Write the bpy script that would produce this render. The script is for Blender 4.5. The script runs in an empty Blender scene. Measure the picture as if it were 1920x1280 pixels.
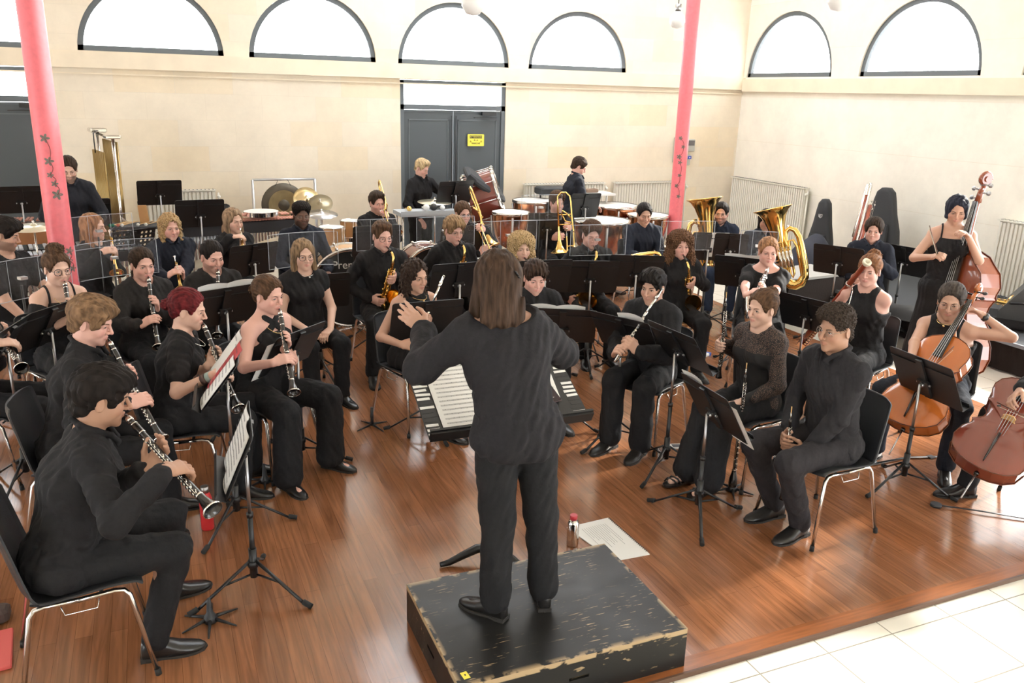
import bpy, math, random
import numpy as np
from mathutils import Matrix, Vector
random.seed(7)
C = bpy.context.scene.collection
SC = bpy.context.scene
H = 2.47                                   # height of the photographer's eye (a gallery or stair)
FPX, YAW, PITCH, ROLL = 1543.155, 0.411407, 0.293066, -0.0285527
_cy, _sy, _cp, _sp = math.cos(YAW), math.sin(YAW), math.cos(PITCH), math.sin(PITCH)
_F = np.array([_sy*_cp, _cy*_cp, -_sp]); _r = np.array([_cy, -_sy, 0.]); _d = np.cross(_F, _r)
_cr, _sr = math.cos(ROLL), math.sin(ROLL)
_r, _d = _cr*_r+_sr*_d, -_sr*_r+_cr*_d
def at(x, y, z):                            # the place at height z that the photo shows at x, y
    v = _F+_r*(x-960)/FPX+_d*(y-640)/FPX
    return np.array([0, 0, H])+(z-H)/v[2]*v
def aty(x, y, Y):                           # the place at depth Y
    v = _F+_r*(x-960)/FPX+_d*(y-640)/FPX
    return np.array([0, 0, H])+Y/v[1]*v
def atx(x, y, X):
    v = _F+_r*(x-960)/FPX+_d*(y-640)/FPX
    return np.array([0, 0, H])+X/v[0]*v
# ---------------------------------------------------------------- camera, sky, light
cam = bpy.data.objects.new('camera', bpy.data.cameras.new('camera')); C.objects.link(cam); SC.camera = cam
cam.data.sensor_width = 36; cam.data.lens = FPX/1920*36; cam.data.clip_end = 200
mw = Matrix.Identity(4)
for i in range(3):
    mw[i][0] = _r[i]; mw[i][1] = -_d[i]; mw[i][2] = -_F[i]
mw[2][3] = H; cam.matrix_world = mw
w = bpy.data.worlds.new('world'); SC.world = w; w.use_nodes = True
bg = w.node_tree.nodes['Background']; bg.inputs[0].default_value = (.93, .965, 1, 1); bg.inputs[1].default_value = 11.0
def area(name, loc, rot, sx, sy, e, col=(1, .98, .95)):
    l = bpy.data.lights.new(name, 'AREA'); l.shape = 'RECTANGLE'; l.size = sx; l.size_y = sy; l.energy = e; l.color = col
    o = bpy.data.objects.new(name, l); C.objects.link(o); o.location = loc; o.rotation_euler = rot; return o
SC.cycles.sample_clamp_indirect = 5; SC.cycles.blur_glossy = 1.0
SC.view_settings.view_transform = 'Standard'; SC.view_settings.look = 'None'
SC.view_settings.gamma = 1; SC.view_settings.use_curve_mapping = False
SC.view_settings.exposure = -0.15
sl = bpy.data.lights.new('sun', 'SUN'); sl.energy = 17; sl.angle = .07; sl.color = (1, .95, .86); so_ = bpy.data.objects.new('sun', sl); C.objects.link(so_)
so_.rotation_euler = Vector((-.86, -.13, -.44)).to_track_quat('-Z', 'Y').to_euler()
# ---------------------------------------------------------------- materials
MATS = {}
def mat(name, col, rough=.5, metal=0., bump=0., bscale=40., var=0., tint=False, spec=.5, stretch=None, coat=0., alpha=1.):
    if name in MATS: return MATS[name]
    m = bpy.data.materials.new(name); m.use_nodes = True; nt = m.node_tree; N = nt.nodes; L = nt.links
    b = N['Principled BSDF']; b.inputs['Base Color'].default_value = (*col, 1); b.inputs['Roughness'].default_value = rough
    b.inputs['Metallic'].default_value = metal; b.inputs['Specular IOR Level'].default_value = spec; b.inputs['Coat Weight'].default_value = coat
    b.inputs['Alpha'].default_value = alpha
    tc = N.new('ShaderNodeTexCoord'); mp = N.new('ShaderNodeMapping'); L.new(tc.outputs['Object'], mp.inputs[0])
    if stretch: mp.inputs['Scale'].default_value = stretch
    nz = N.new('ShaderNodeTexNoise'); nz.inputs['Scale'].default_value = bscale; nz.inputs['Detail'].default_value = 3; L.new(mp.outputs[0], nz.inputs[0])
    if bump:
        bp = N.new('ShaderNodeBump'); bp.inputs['Strength'].default_value = min(1, bump*2); bp.inputs['Distance'].default_value = .004
        L.new(nz.outputs['Fac'], bp.inputs['Height']); L.new(bp.outputs[0], b.inputs['Normal'])
    if var or tint:
        mx = N.new('ShaderNodeMix'); mx.data_type = 'RGBA'; mx.blend_type = 'MULTIPLY'; mx.inputs[0].default_value = 1
        mx.inputs[6].default_value = (*col, 1)
        rp = N.new('ShaderNodeMapRange'); rp.inputs[1].default_value = .3; rp.inputs[2].default_value = .7; rp.inputs[3].default_value = 1-var; rp.inputs[4].default_value = 1+var
        L.new(nz.outputs['Fac'], rp.inputs[0])
        if tint:
            at_ = N.new('ShaderNodeAttribute'); at_.attribute_name = 'tint'; L.new(at_.outputs['Color'], mx.inputs[7])
        else: L.new(rp.outputs[0], mx.inputs[7])
        L.new(mx.outputs[2], b.inputs['Base Color'])
    MATS[name] = m; return m
def nodes_mat(name):
    m = bpy.data.materials.new(name); m.use_nodes = True; MATS[name] = m
    return m, m.node_tree.nodes, m.node_tree.links, m.node_tree.nodes['Principled BSDF']
# ---------------------------------------------------------------- tagging
def tag(o, label=None, cat=None, group=None, kind=None):
    if label: o['label'] = label
    if cat: o['category'] = cat
    if group: o['group'] = group
    if kind: o['kind'] = kind
    return o
def empty(name, loc=(0, 0, 0), rz=0., label=None, cat=None, group=None):
    o = bpy.data.objects.new(name, None); o.empty_display_size = .1; C.objects.link(o); o.location = loc; o.rotation_euler = (0, 0, rz)
    return tag(o, label, cat, group)
def dup(o, parent=None):
    c = o.copy(); C.objects.link(c); c.parent = parent
    for ch in KIDS.get(o.name, []): KIDS.setdefault(c.name, []).append(dup(ch, c))
    return c
KIDS = {}
# ---------------------------------------------------------------- mesh building
def nrm(v): v = np.asarray(v, float); return v/(np.linalg.norm(v)+1e-12)
def perp(d):
    d = nrm(d); a = np.array([0, 0, 1.]) if abs(d[2]) < .9 else np.array([1., 0, 0]); u = nrm(np.cross(a, d)); return u, np.cross(d, u)
class MB:
    def __init__(s): s.v = []; s.f = []; s.m = []; s.sm = []; s.n = 0
    def add(s, V, F, m=0, smooth=False, M=None):
        V = np.asarray(V, float)
        if M is not None: V = V@np.array(M)[:3, :3].T+np.array(M)[:3, 3]
        s.v.append(V); s.f += [tuple(i+s.n for i in f) for f in F]; s.m += [m]*len(F); s.sm += [smooth]*len(F); s.n += len(V); return s
    def box(s, c, sz, m=0, R=None, bev=0):
        x, y, z = [k/2 for k in sz]
        if bev:
            b = bev; P = []
            for zz, k in ((-z, b), (-z+b, 0), (z-b, 0), (z, b)):
                for a, c2 in ((-1, -1), (1, -1), (1, 1), (-1, 1)):
                    X, Y = x-k, y-k
                    for dx, dy in (((0, b), (b, 0)) if (a, c2) in ((-1, -1), (1, 1)) else ((b, 0), (0, b))):
                        P.append((a*(X-dx), c2*(Y-dy), zz))
            V = np.array(P); F = [tuple(range(7, -1, -1)), tuple(range(24, 32))]
            for r in range(3):
                for i in range(8): j = (i+1) % 8; F.append((r*8+i, r*8+j, r*8+8+j, r*8+8+i))
        else:
            V = np.array([(a*x, b*y, c2*z) for a in (-1, 1) for b in (-1, 1) for c2 in (-1, 1)])
            F = [(0, 1, 3, 2), (4, 6, 7, 5), (0, 4, 5, 1), (2, 3, 7, 6), (0, 2, 6, 4), (1, 5, 7, 3)]
        if R is not None: V = V@np.array(R)[:3, :3].T
        return s.add(V+np.array(c), F, m)
    def tube(s, pts, r, n=10, m=0, cap=True, closed=False, flat=None):
        P = np.array(pts, float); K = len(P); rr = np.full(K, r) if np.isscalar(r) else np.array(r, float)
        T = np.gradient(P, axis=0) if not closed else np.roll(P, -1, 0)-np.roll(P, 1, 0)
        T /= np.linalg.norm(T, axis=1)[:, None]+1e-12
        u, w_ = perp(T[0]); V = []; a = np.arange(n)*2*math.pi/n
        for i in range(K):
            u = nrm(u-T[i]*np.dot(u, T[i])); w_ = np.cross(T[i], u)
            V.append(P[i]+rr[i]*(np.cos(a)[:, None]*u+np.sin(a)[:, None]*w_*(flat or 1)))
        F = []
        for i in range(K if closed else K-1):
            k = (i+1) % K
            for j in range(n): F.append((i*n+j, i*n+(j+1) % n, k*n+(j+1) % n, k*n+j))
        if cap and not closed: F += [tuple(range(n-1, -1, -1)), tuple(range((K-1)*n, K*n))]
        return s.add(np.concatenate(V), F, m, True)
    def lathe(s, prof, a=(0, 0, 0), b=(0, 0, 1), n=20, m=0, smooth=True, cap=False):
        a = np.array(a, float); d = nrm(np.array(b, float)-a); u, w_ = perp(d); t = np.arange(n)*2*math.pi/n; V = []
        ring = np.cos(t)[:, None]*u+np.sin(t)[:, None]*w_
        for r, h in prof: V.append(a+d*h+ring*max(r, 1e-5))
        F = []
        for i in range(len(prof)-1):
            for j in range(n): F.append((i*n+j, i*n+(j+1) % n, (i+1)*n+(j+1) % n, (i+1)*n+j))
        if cap: F += [tuple(range(n-1, -1, -1)), tuple(range((len(prof)-1)*n, len(prof)*n))]
        return s.add(np.concatenate(V), F, m, smooth)
    def cyl(s, a, b, r, n=12, m=0, r2=None):
        a = np.array(a, float); b = np.array(b, float); L = np.linalg.norm(b-a)
        s.lathe([(r, 0), (r2 if r2 is not None else r, L)], a, b, n, m, True); k = s.n-2*n
        s.f += [tuple(range(k+n-1, k-1, -1)), tuple(range(k+n, k+2*n))]; s.m += [m]*2; s.sm += [False]*2; return s
    def ball(s, c, r, m=0, n=12, R=None):
        r = np.array([r]*3 if np.isscalar(r) else r, float); V = []; k = n//2
        for i in range(k+1):
            p = math.pi*i/k
            for j in range(n): t = 2*math.pi*j/n; V.append((math.sin(p)*math.cos(t), math.sin(p)*math.sin(t), math.cos(p)))
        V = np.array(V)*r
        if R is not None: V = V@np.array(R)[:3, :3].T
        F = [(i*n+j, (i+1)*n+j, (i+1)*n+(j+1) % n, i*n+(j+1) % n) for i in range(k) for j in range(n)]
        return s.add(V+np.array(c), F, m, True)
    def prism(s, poly, h, m=0, M=None, smooth=False, z0=0.):   # polygon in xy, thickness z
        n = len(poly); V = [(x, y, z0) for x, y in poly]+[(x, y, z0+h) for x, y in poly]
        F = [tuple(range(n-1, -1, -1)), tuple(range(n, 2*n))]+[(i, (i+1) % n, n+(i+1) % n, n+i) for i in range(n)]
        return s.add(V, F, m, smooth, M)
    def grid(s, fn, nu, nv, m=0, smooth=True):
        V = [fn(i/(nu-1), j/(nv-1)) for i in range(nu) for j in range(nv)]
        F = [(i*nv+j, (i+1)*nv+j, (i+1)*nv+j+1, i*nv+j+1) for i in range(nu-1) for j in range(nv-1)]
        return s.add(V, F, m, smooth)
    def build(s, name, mats, parent=None, **kw):
        V = np.concatenate(s.v) if s.v else np.zeros((0, 3))
        me = bpy.data.meshes.new(name); me.from_pydata(V.tolist(), [], s.f)
        for m_ in (mats if isinstance(mats, (list, tuple)) else [mats]): me.materials.append(m_)
        me.polygons.foreach_set('material_index', s.m); me.polygons.foreach_set('use_smooth', s.sm); me.update()
        return link(name, me, parent, **kw)
def link(name, me, parent=None, label=None, cat=None, group=None, kind=None):
    o = bpy.data.objects.new(name, me); C.objects.link(o)
    if parent is not None: o.parent = parent; KIDS.setdefault(parent.name, []).append(o)
    return tag(o, label, cat, group, kind)
def frame(o, z, x=None):                     # matrix with local z along z, local x near x
    z = nrm(z); x = np.array([1., 0, 0]) if x is None else np.array(x, float)
    x = nrm(x-z*np.dot(x, z)); y = np.cross(z, x); M = Matrix.Identity(4)
    for i in range(3): M[i][0] = x[i]; M[i][1] = y[i]; M[i][2] = z[i]; M[i][3] = o[i]
    return M
def rotz(a): c, s_ = math.cos(a), math.sin(a); return np.array([[c, -s_, 0], [s_, c, 0], [0, 0, 1]])
def rotx(a): c, s_ = math.cos(a), math.sin(a); return np.array([[1, 0, 0], [0, c, -s_], [0, s_, c]])
def roty(a): c, s_ = math.cos(a), math.sin(a); return np.array([[c, 0, s_], [0, 1, 0], [-s_, 0, c]])
def rrect(w_, h, r, n=4):
    P = []
    for cx, cy, a0 in ((w_/2-r, h/2-r, 0), (-w_/2+r, h/2-r, 90), (-w_/2+r, -h/2+r, 180), (w_/2-r, -h/2+r, 270)):
        for i in range(n+1): a = math.radians(a0+90*i/n); P.append((cx+r*math.cos(a), cy+r*math.sin(a)))
    return P
def arc(c, r, a0, a1, n, u=(1, 0, 0), v=(0, 0, 1)):
    c, u, v = np.array(c, float), np.array(u, float), np.array(v, float)
    return [c+r*(math.cos(math.radians(a0+(a1-a0)*i/n))*u+math.sin(math.radians(a0+(a1-a0)*i/n))*v) for i in range(n+1)]
# ---------------------------------------------------------------- implicit surfaces for bodies, clothes and hair
f32 = np.float32
def smin(a, b, k): h = np.maximum(k-np.abs(a-b), 0)/k; return np.minimum(a, b)-h*h*k*f32(.25)
def smax(a, b, k): return -smin(-a, -b, k)
def cone(a, b, ra, rb):
    a = np.array(a, f32); b = np.array(b, f32); ab = b-a; L = float(ab@ab)+1e-9
    def f(P):
        q = P-a; t = np.clip(q@ab/L, 0, 1); q = q-t[:, None]*ab
        return np.sqrt((q*q).sum(1))-(ra+(rb-ra)*t)
    f.bb = (np.minimum(a-ra, b-rb), np.maximum(a+ra, b+rb)); return f
def econe(a, b, ra, rb, u):                   # elliptical section: ra=(along u, across)
    a = np.array(a, f32); b = np.array(b, f32); ab = b-a; L = float(ab@ab)+1e-9; ax = ab/math.sqrt(L)
    u = np.array(u, f32); u = u-ax*(u@ax); u = u/np.linalg.norm(u); w_ = np.cross(ax, u).astype(f32)
    ra = np.array(ra, f32); rb = np.array(rb, f32)
    def f(P):
        q = P-a; t = np.clip(q@ab/L, 0, 1); q = q-t[:, None]*ab
        r0 = ra[0]+(rb[0]-ra[0])*t; r1 = ra[1]+(rb[1]-ra[1])*t
        x = q@u/r0; y = q@w_/r1; z = q@ax/np.minimum(r0, r1)
        return (np.sqrt(x*x+y*y+z*z)-1)*np.minimum(r0, r1)
    m = max(ra.max(), rb.max()); f.bb = (np.minimum(a, b)-m, np.maximum(a, b)+m); return f
def ell(c, r, R=None):
    c = np.array(c, f32); r = np.array(r, f32); Rm = None if R is None else np.array(R, f32)
    def f(P):
        q = P-c
        if Rm is not None: q = q@Rm
        return (np.sqrt(((q/r)**2).sum(1))-1)*float(r.min())
    m = float(r.max()); f.bb = (c-m, c+m); return f
class Grp:
    def __init__(s, fs, k=.02, post=None, pad=.05):
        s.fs = fs; s.k = k; s.post = post
        s.lo = np.min([f.bb[0] for f in fs], 0)-pad; s.hi = np.max([f.bb[1] for f in fs], 0)+pad
    def __call__(s, P):
        out = np.full(len(P), .12, f32); m = ((P > s.lo) & (P < s.hi)).all(1)
        if m.any():
            Q = P[m]; d = s.fs[0](Q)
            for f in s.fs[1:]: d = smin(d, f(Q), s.k)
            if s.post: d = s.post(Q, d)
            out[m] = np.minimum(d, .12)
        return out
def union(gs, k=.02):
    def f(P):
        d = gs[0](P)
        for g in gs[1:]: d = smin(d, g(P), k)
        return d
    f.lo = np.min([g.lo for g in gs], 0); f.hi = np.max([g.hi for g in gs], 0); return f
def nets(fn, lo, hi, v):
    """surface of fn=0 as quads, sampled finely only near the surface"""
    B = 4; lo = np.array(lo, float)-2*v; nb = np.maximum(2, np.ceil((np.array(hi)-lo+2*v)/(B*v)).astype(int))
    ax = [lo[i]+(np.arange(nb[i])+.5)*B*v-v/2 for i in range(3)]
    Cc = np.stack(np.meshgrid(*ax, indexing='ij'), -1).reshape(-1, 3).astype(f32)
    fc = fn(Cc); act = (np.abs(fc) < 6.2*v); D = np.repeat(np.repeat(np.repeat((fc.reshape(nb)), B, 0), B, 1), B, 2)
    bi = np.stack(np.unravel_index(np.nonzero(act)[0], nb), 1)
    if not len(bi): return np.zeros((0, 3)), np.zeros((0, 4), int)
    off = np.stack(np.meshgrid(*[np.arange(B)]*3, indexing='ij'), -1).reshape(-1, 3)
    idx = (bi[:, None]*B+off[None]).reshape(-1, 3)
    P = (lo+idx*v).astype(f32); vals = np.concatenate([fn(P[i:i+400000]) for i in range(0, len(P), 400000)])
    D[idx[:, 0], idx[:, 1], idx[:, 2]] = vals
    S = D < 0; n = np.array(S.shape)
    c8 = [S[i:n[0]-1+i, j:n[1]-1+j, k:n[2]-1+k] for i in (0, 1) for j in (0, 1) for k in (0, 1)]
    an = c8[0].copy(); al = c8[0].copy()
    for c in c8[1:]: an |= c; al &= c
    cell = np.stack(np.nonzero(an & ~al), 1)
    if not len(cell): return np.zeros((0, 3)), np.zeros((0, 4), int)
    ids = np.full(n-1, -1, np.int32); ids[cell[:, 0], cell[:, 1], cell[:, 2]] = np.arange(len(cell))
    cr = [(i, j, k) for i in (0, 1) for j in (0, 1) for k in (0, 1)]
    vs = {c: D[cell[:, 0]+c[0], cell[:, 1]+c[1], cell[:, 2]+c[2]] for c in cr}
    acc = np.zeros((len(cell), 3)); cnt = np.zeros(len(cell))
    for a in cr:
        for d in range(3):
            if a[d] == 0:
                b = list(a); b[d] = 1; b = tuple(b); va, vb = vs[a], vs[b]; m = (va < 0) != (vb < 0)
                t = np.where(m, va/(va-vb+1e-20), 0); p = np.tile(np.array(a, float), (len(cell), 1)); p[:, d] += t
                acc += p*m[:, None]; cnt += m
    V = lo+(cell+acc/np.maximum(cnt, 1)[:, None])*v
    Q = []
    for d in range(3):
        e1, e2 = [(1, 2), (2, 0), (0, 1)][d]
        sl0 = [slice(1, -1)]*3; sl0[d] = slice(0, n[d]-1); sl1 = [slice(1, -1)]*3; sl1[d] = slice(1, n[d])
        A = S[tuple(sl0)]; Bm = S[tuple(sl1)]; ch = np.stack(np.nonzero(A != Bm), 1)
        if not len(ch): continue
        o = np.ones(3, int); o[d] = 0; ch = ch+o; inside = S[ch[:, 0], ch[:, 1], ch[:, 2]]
        u = np.zeros(3, int); u[e1] = 1; w_ = np.zeros(3, int); w_[e2] = 1
        q = np.stack([ids[tuple((ch-x).T)] for x in (u+w_, w_, 0*u, u)], 1)
        q[~inside] = q[~inside][:, ::-1]; Q.append(q[(q >= 0).all(1)])
    return V, np.concatenate(Q)
def mesh_np(name, parts, mats, parent=None, tint=None, **kw):
    Vs = []; Fs = []; k = 0
    for V, F in parts: Vs.append(V); Fs.append(F+k); k += len(V)
    V = np.concatenate(Vs); F = np.concatenate(Fs)
    me = bpy.data.meshes.new(name); me.vertices.add(len(V)); me.vertices.foreach_set('co', V.astype(f32).ravel())
    me.loops.add(F.size); me.loops.foreach_set('vertex_index', F.ravel().astype(np.int32))
    me.polygons.add(len(F)); me.polygons.foreach_set('loop_start', np.arange(0, F.size, 4, dtype=np.int32))
    me.polygons.foreach_set('use_smooth', np.ones(len(F), bool))
    for m_ in (mats if isinstance(mats, (list, tuple)) else [mats]): me.materials.append(m_)
    if tint is not None:
        a = me.color_attributes.new('tint', 'FLOAT_COLOR', 'POINT'); c = np.ones((len(V), 4), f32); c[:, :3] = tint(V); a.data.foreach_set('color', c.ravel())
    me.update(); me.validate(); return link(name, me, parent, **kw)
_rs = np.random.RandomState(3)
_WV = [(_rs.randn(3).astype(f32), float(_rs.rand()*6.28)) for _ in range(10)]
def wob(P, fr, sd=0.):                        # cheap smooth noise, about -1..1
    o = np.zeros(len(P), f32)
    for i, (w_, p) in enumerate(_WV[:6]): o += np.sin((P@w_)*f32(fr*(1+.35*i))+p+sd*(i+1)+f32(1.3)*np.sin((P@_WV[(i+3) % 10][0])*f32(fr*.8)+sd))
    return o/3.2
# ---------------------------------------------------------------- people
def SKIN(c): return mat('skin_%02d%02d%02d' % tuple(int(x*99) for x in c), c, .5, tint=True, spec=.4)
SK = dict(fair=(.62, .39, .30), mid=(.50, .29, .21), tan=(.40, .22, .145), dark=(.15, .075, .05), rosy=(.66, .38, .31))
def hairmat(c, curly=False): return mat('hair_%02d%02d%02d%d' % (*[int(x*99) for x in c], curly), c, .62, bump=.5, bscale=150 if curly else 85, var=.6, stretch=(1, 1, .8) if curly else (1, .30, .12), spec=.12)
HC = dict(black=(.012, .009, .008), dark=(.03, .018, .012), brown=(.075, .04, .022), light=(.17, .10, .055), blond=(.36, .24, .12), red=(.10, .012, .014), auburn=(.12, .05, .025), ginger=(.20, .08, .03))
def CLOTH(c, b=.35): return mat('cloth_%02d%02d%02d' % tuple(int(x*999) for x in c), c, .85, bump=b, bscale=55, var=.12, spec=.25)
BLK = (.013, .0125, .014)
def LACE():
    if 'black_lace' in MATS: return MATS['black_lace']
    m, N, L, b = nodes_mat('black_lace'); tc = N.new('ShaderNodeTexCoord'); vo = N.new('ShaderNodeTexVoronoi'); vo.feature = 'DISTANCE_TO_EDGE'; vo.inputs['Scale'].default_value = 105; L.new(tc.outputs['Object'], vo.inputs['Vector'])
    r = N.new('ShaderNodeMapRange'); r.inputs[1].default_value = .10; r.inputs[2].default_value = .22; L.new(vo.outputs['Distance'], r.inputs[0]); sx = N.new('ShaderNodeSeparateXYZ'); L.new(tc.outputs['Object'], sx.inputs[0])
    z = N.new('ShaderNodeMath'); z.operation = 'GREATER_THAN'; z.inputs[1].default_value = .90; L.new(sx.outputs[2], z.inputs[0]); ab = N.new('ShaderNodeMath'); ab.operation = 'ABSOLUTE'; L.new(sx.outputs[0], ab.inputs[0])
    a2 = N.new('ShaderNodeMath'); a2.operation = 'GREATER_THAN'; a2.inputs[1].default_value = .175; L.new(ab.outputs[0], a2.inputs[0]); mx_ = N.new('ShaderNodeMath'); mx_.operation = 'MAXIMUM'; L.new(z.outputs[0], mx_.inputs[0]); L.new(a2.outputs[0], mx_.inputs[1])
    mu = N.new('ShaderNodeMath'); mu.operation = 'MULTIPLY'; L.new(mx_.outputs[0], mu.inputs[0]); L.new(r.outputs[0], mu.inputs[1]); mx = N.new('ShaderNodeMix'); mx.data_type = 'RGBA'; mx.inputs[6].default_value = (.012, .011, .012, 1); mx.inputs[7].default_value = (.12, .075, .06, 1); L.new(mu.outputs[0], mx.inputs[0]); L.new(mx.outputs[2], b.inputs['Base Color']); b.inputs['Roughness'].default_value = .85; return m
EYEM = [mat('eye_white', (.72, .68, .65), .25), mat('iris', (.05, .03, .02), .2), mat('lash', (.02, .012, .01), .6)]
SHOE = mat('shoe_leather', (.012, .011, .011), .28, bump=.1); SOLE = mat('shoe_sole', (.02, .017, .015), .7)
LENS = None
def lensmat():
    global LENS
    if LENS is None:
        LENS = mat('spectacle_lens', (.9, .9, .93), .05, alpha=.06, spec=.6)
    return LENS
WIRE = mat('wire_frame', (.35, .30, .24), .3, 1.); DARKF = mat('dark_frame', (.02, .015, .015), .3)
def headf(Q, p):
    """signed distance of a head; Q in head space: x right, y forward, z up, origin between the ears"""
    jw = p.get('jaw', 1.); d = ell((0, -.014, .036), (.0745, .094, .082))(Q)
    d = smin(d, ell((0, .018, -.03), (.060*jw, .066, .072))(Q), .03)
    d = smin(d, ell((0, .045, -.078), (.036*jw, .040, .034))(Q), .03)
    d = smin(d, ell((0, .074, -.100), (.017*jw, .014, .013))(Q), .018)
    X = Q.copy(); X[:, 0] = np.abs(X[:, 0])
    d = smin(d, ell((.036, .056, -.030), (.024, .024, .024))(X), .02)
    d = smin(d, cone((0, .086, .022), (.036, .073, .020), .009, .007)(X), .014)
    d = smin(d, ell((.050*jw, .006, -.060), (.014, .026, .022))(X), .03)
    d = smax(d, -ell((.031, .098, .003), (.017, .020, .012))(X), .012)
    d = smin(d, ell((.031, .072, .003), (.0145, .0115, .0125))(X), .006)
    nl = p.get('nose', 1.)
    d = smin(d, cone((0, .086, .014), (0, .090+.019*nl, -.027), .0065, .0095)(Q), .008)
    d = smin(d, ell((.0105, .094, -.031), (.0085, .011, .0075))(X), .006)
    d = smax(d, -cone((.006, .101, -.040), (.007, .099, -.034), .003, .003)(X), .004)
    d = smin(d, cone((0, .0915, -.0535), (.019, .081, -.0575), .0056, .003)(X), .006)
    d = smin(d, cone((0, .0895, -.0655), (.017, .080, -.0605), .0062, .003)(X), .006)
    d = smax(d, -cone((0, .1015, -.0595), (.022, .089, -.0595), .0022, .0016)(X), .003)
    e = ell((.077, -.008, -.008), (.009, .019, .031), R=rotz(-.35))(X)
    e = smax(e, -ell((.086, -.004, -.006), (.006, .011, .019))(X), .006)
    return smin(d, e, .008)
def hairf(p):
    st = p['hair']; L = p.get('hlen', .2); sd = p.get('seed', 0)
    def f(Q):
        X = Q.copy(); X[:, 0] = np.abs(X[:, 0]); t = p.get('hvol', .012)
        d = ell((0, -.016, .038), (.076+t, .096+t, .084+t))(Q)
        face = ell((0, .118, -.030+p.get('hline', 0)), (.084, .092, .115))(Q)
        ear = ell((.084, .004, -.014), (.028, .024, .036))(X)
        if st in ('short', 'quiff', 'mop', 'curlytop'):
            if st == 'quiff': d = smin(d, ell((0, .035, .105), (.062, .058, .034))(Q), .02)
            S_ = Q*np.array([1, .3, .45], f32)
            if st == 'mop': d = smin(d, ell((0, .012, .082), (.084, .100, .062))(Q), .02); d = smin(d, cone((.02, .078, .084), (.060, .060, .066), .019, .018)(X), .02)
            if st == 'curlytop': d = smin(d, ell((0, .008, .085), (.090, .102, .066))(Q), .02)
            d = smax(d, -face if st != 'mop' else -ell((0, .125, -.036), (.078, .092, .107))(Q), .012); d = smax(d, -ear, .01)
            d = smin(d, ell((0, -.056, -.040), (.060, .046+t*.5, .052))(Q), .02) if st != 'curlytop' or 1 else d; d = smax(d, (-.052 if st == 'mop' else -.036)+Q[:, 1]*.55-Q[:, 2], .01)
            d = smax(d, -ell((0, .05, -.085), (.075, .075, .075))(Q), .01)
            d = d-(wob(Q, 130, sd)*.0048 if st == 'curlytop' else wob(S_, 95, sd)*(.0040 if st == 'mop' else .0024))
        elif st in ('bun', 'pony', 'tied'):
            d = smax(d, -ell((0, .120, -.026+p.get('hline', 0)), (.094, .096, .116))(Q), .012); d = smax(d, -ear, .008); d = smin(d, ell((0, -.058, -.030), (.056, .042, .045))(Q), .02); d = smax(d, -.038-Q[:, 2]+Q[:, 1]*.5, .012)
            if st == 'bun':
                b = ell(p.get('bun', (0, -.075, .115)), p.get('bunr', (.043, .043, .038)))(Q)-wob(Q, 110, sd)*.005; d = smin(d, b, .012)
            if st == 'tied': d = smin(d, ell((0, -.125, .0), (.030, .032, .032))(Q)-wob(Q, 110, sd)*.004, .012)
            if st == 'pony': d = smin(d, smin(ell((0, -.118, .03), (.027, .03, .03))(Q), cone((0, -.14, .01), (.02, -.12, -.15), .026, .018)(Q), .03)-wob(Q, 90, sd)*.005, .012)
            d = d-wob(Q*np.array([1, .22, 1], f32), 105, sd)*.0022
        else:                                   # long, bob, bigcurl
            d = smax(d, -ell((0, .127, -.014), (.073, .095, .112))(Q), .012)
            bg_ = {'long': .036, 'bob': .034, 'bigcurl': .062, 'wavy': .045}[st]; sp = p.get('spread', .0)
            c = econe((.066, -.022, .04), (.082+sp, .012, -L), (bg_*.75, bg_), (bg_*.8, bg_*1.05), (1, 0, 0))(X)
            c = smin(c, econe((0, -.072, .03), (0, -.078, -L*1.05), (.075, bg_), (.085+sp, bg_*1.0), (1, 0, 0))(Q), .03)
            if st == 'bigcurl': c = smin(c, ell((0, -.02, .06), (.112, .115, .085))(Q), .04)
            c = smax(c, -ell((0, .132, -.040), (.066, .095, .135))(Q), .01); c = smax(c, -cone((0, .03, -.10), (0, .06, -.35), .05, .07)(Q), .015)
            d = smin(d, c, .02); am = {'long': .004, 'bob': .004, 'bigcurl': .0085, 'wavy': .0075}[st]
            fr = {'long': 45, 'bob': 45, 'bigcurl': 95, 'wavy': 60}[st]; S = Q.copy()
            if st in ('long', 'bob'): S[:, 2] *= .25
            d = d-wob(S, fr, sd)*am
        return smax(d, -(ell((0, -.014, .036), (.070, .089, .077))(Q)), .004)
    return f
def ik(S, W, a, b, pole):
    S, W, pole = map(lambda q: np.array(q, float), (S, W, pole)); d = W-S; L = np.linalg.norm(d); n = d/L
    if L > (a+b)*.995: W = S+n*(a+b)*.995; L = (a+b)*.995
    x = (a*a-b*b+L*L)/(2*L); h = math.sqrt(max(a*a-x*x, 0)); q = nrm(pole-n*np.dot(pole, n)); return S+n*x+q*h, W
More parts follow.
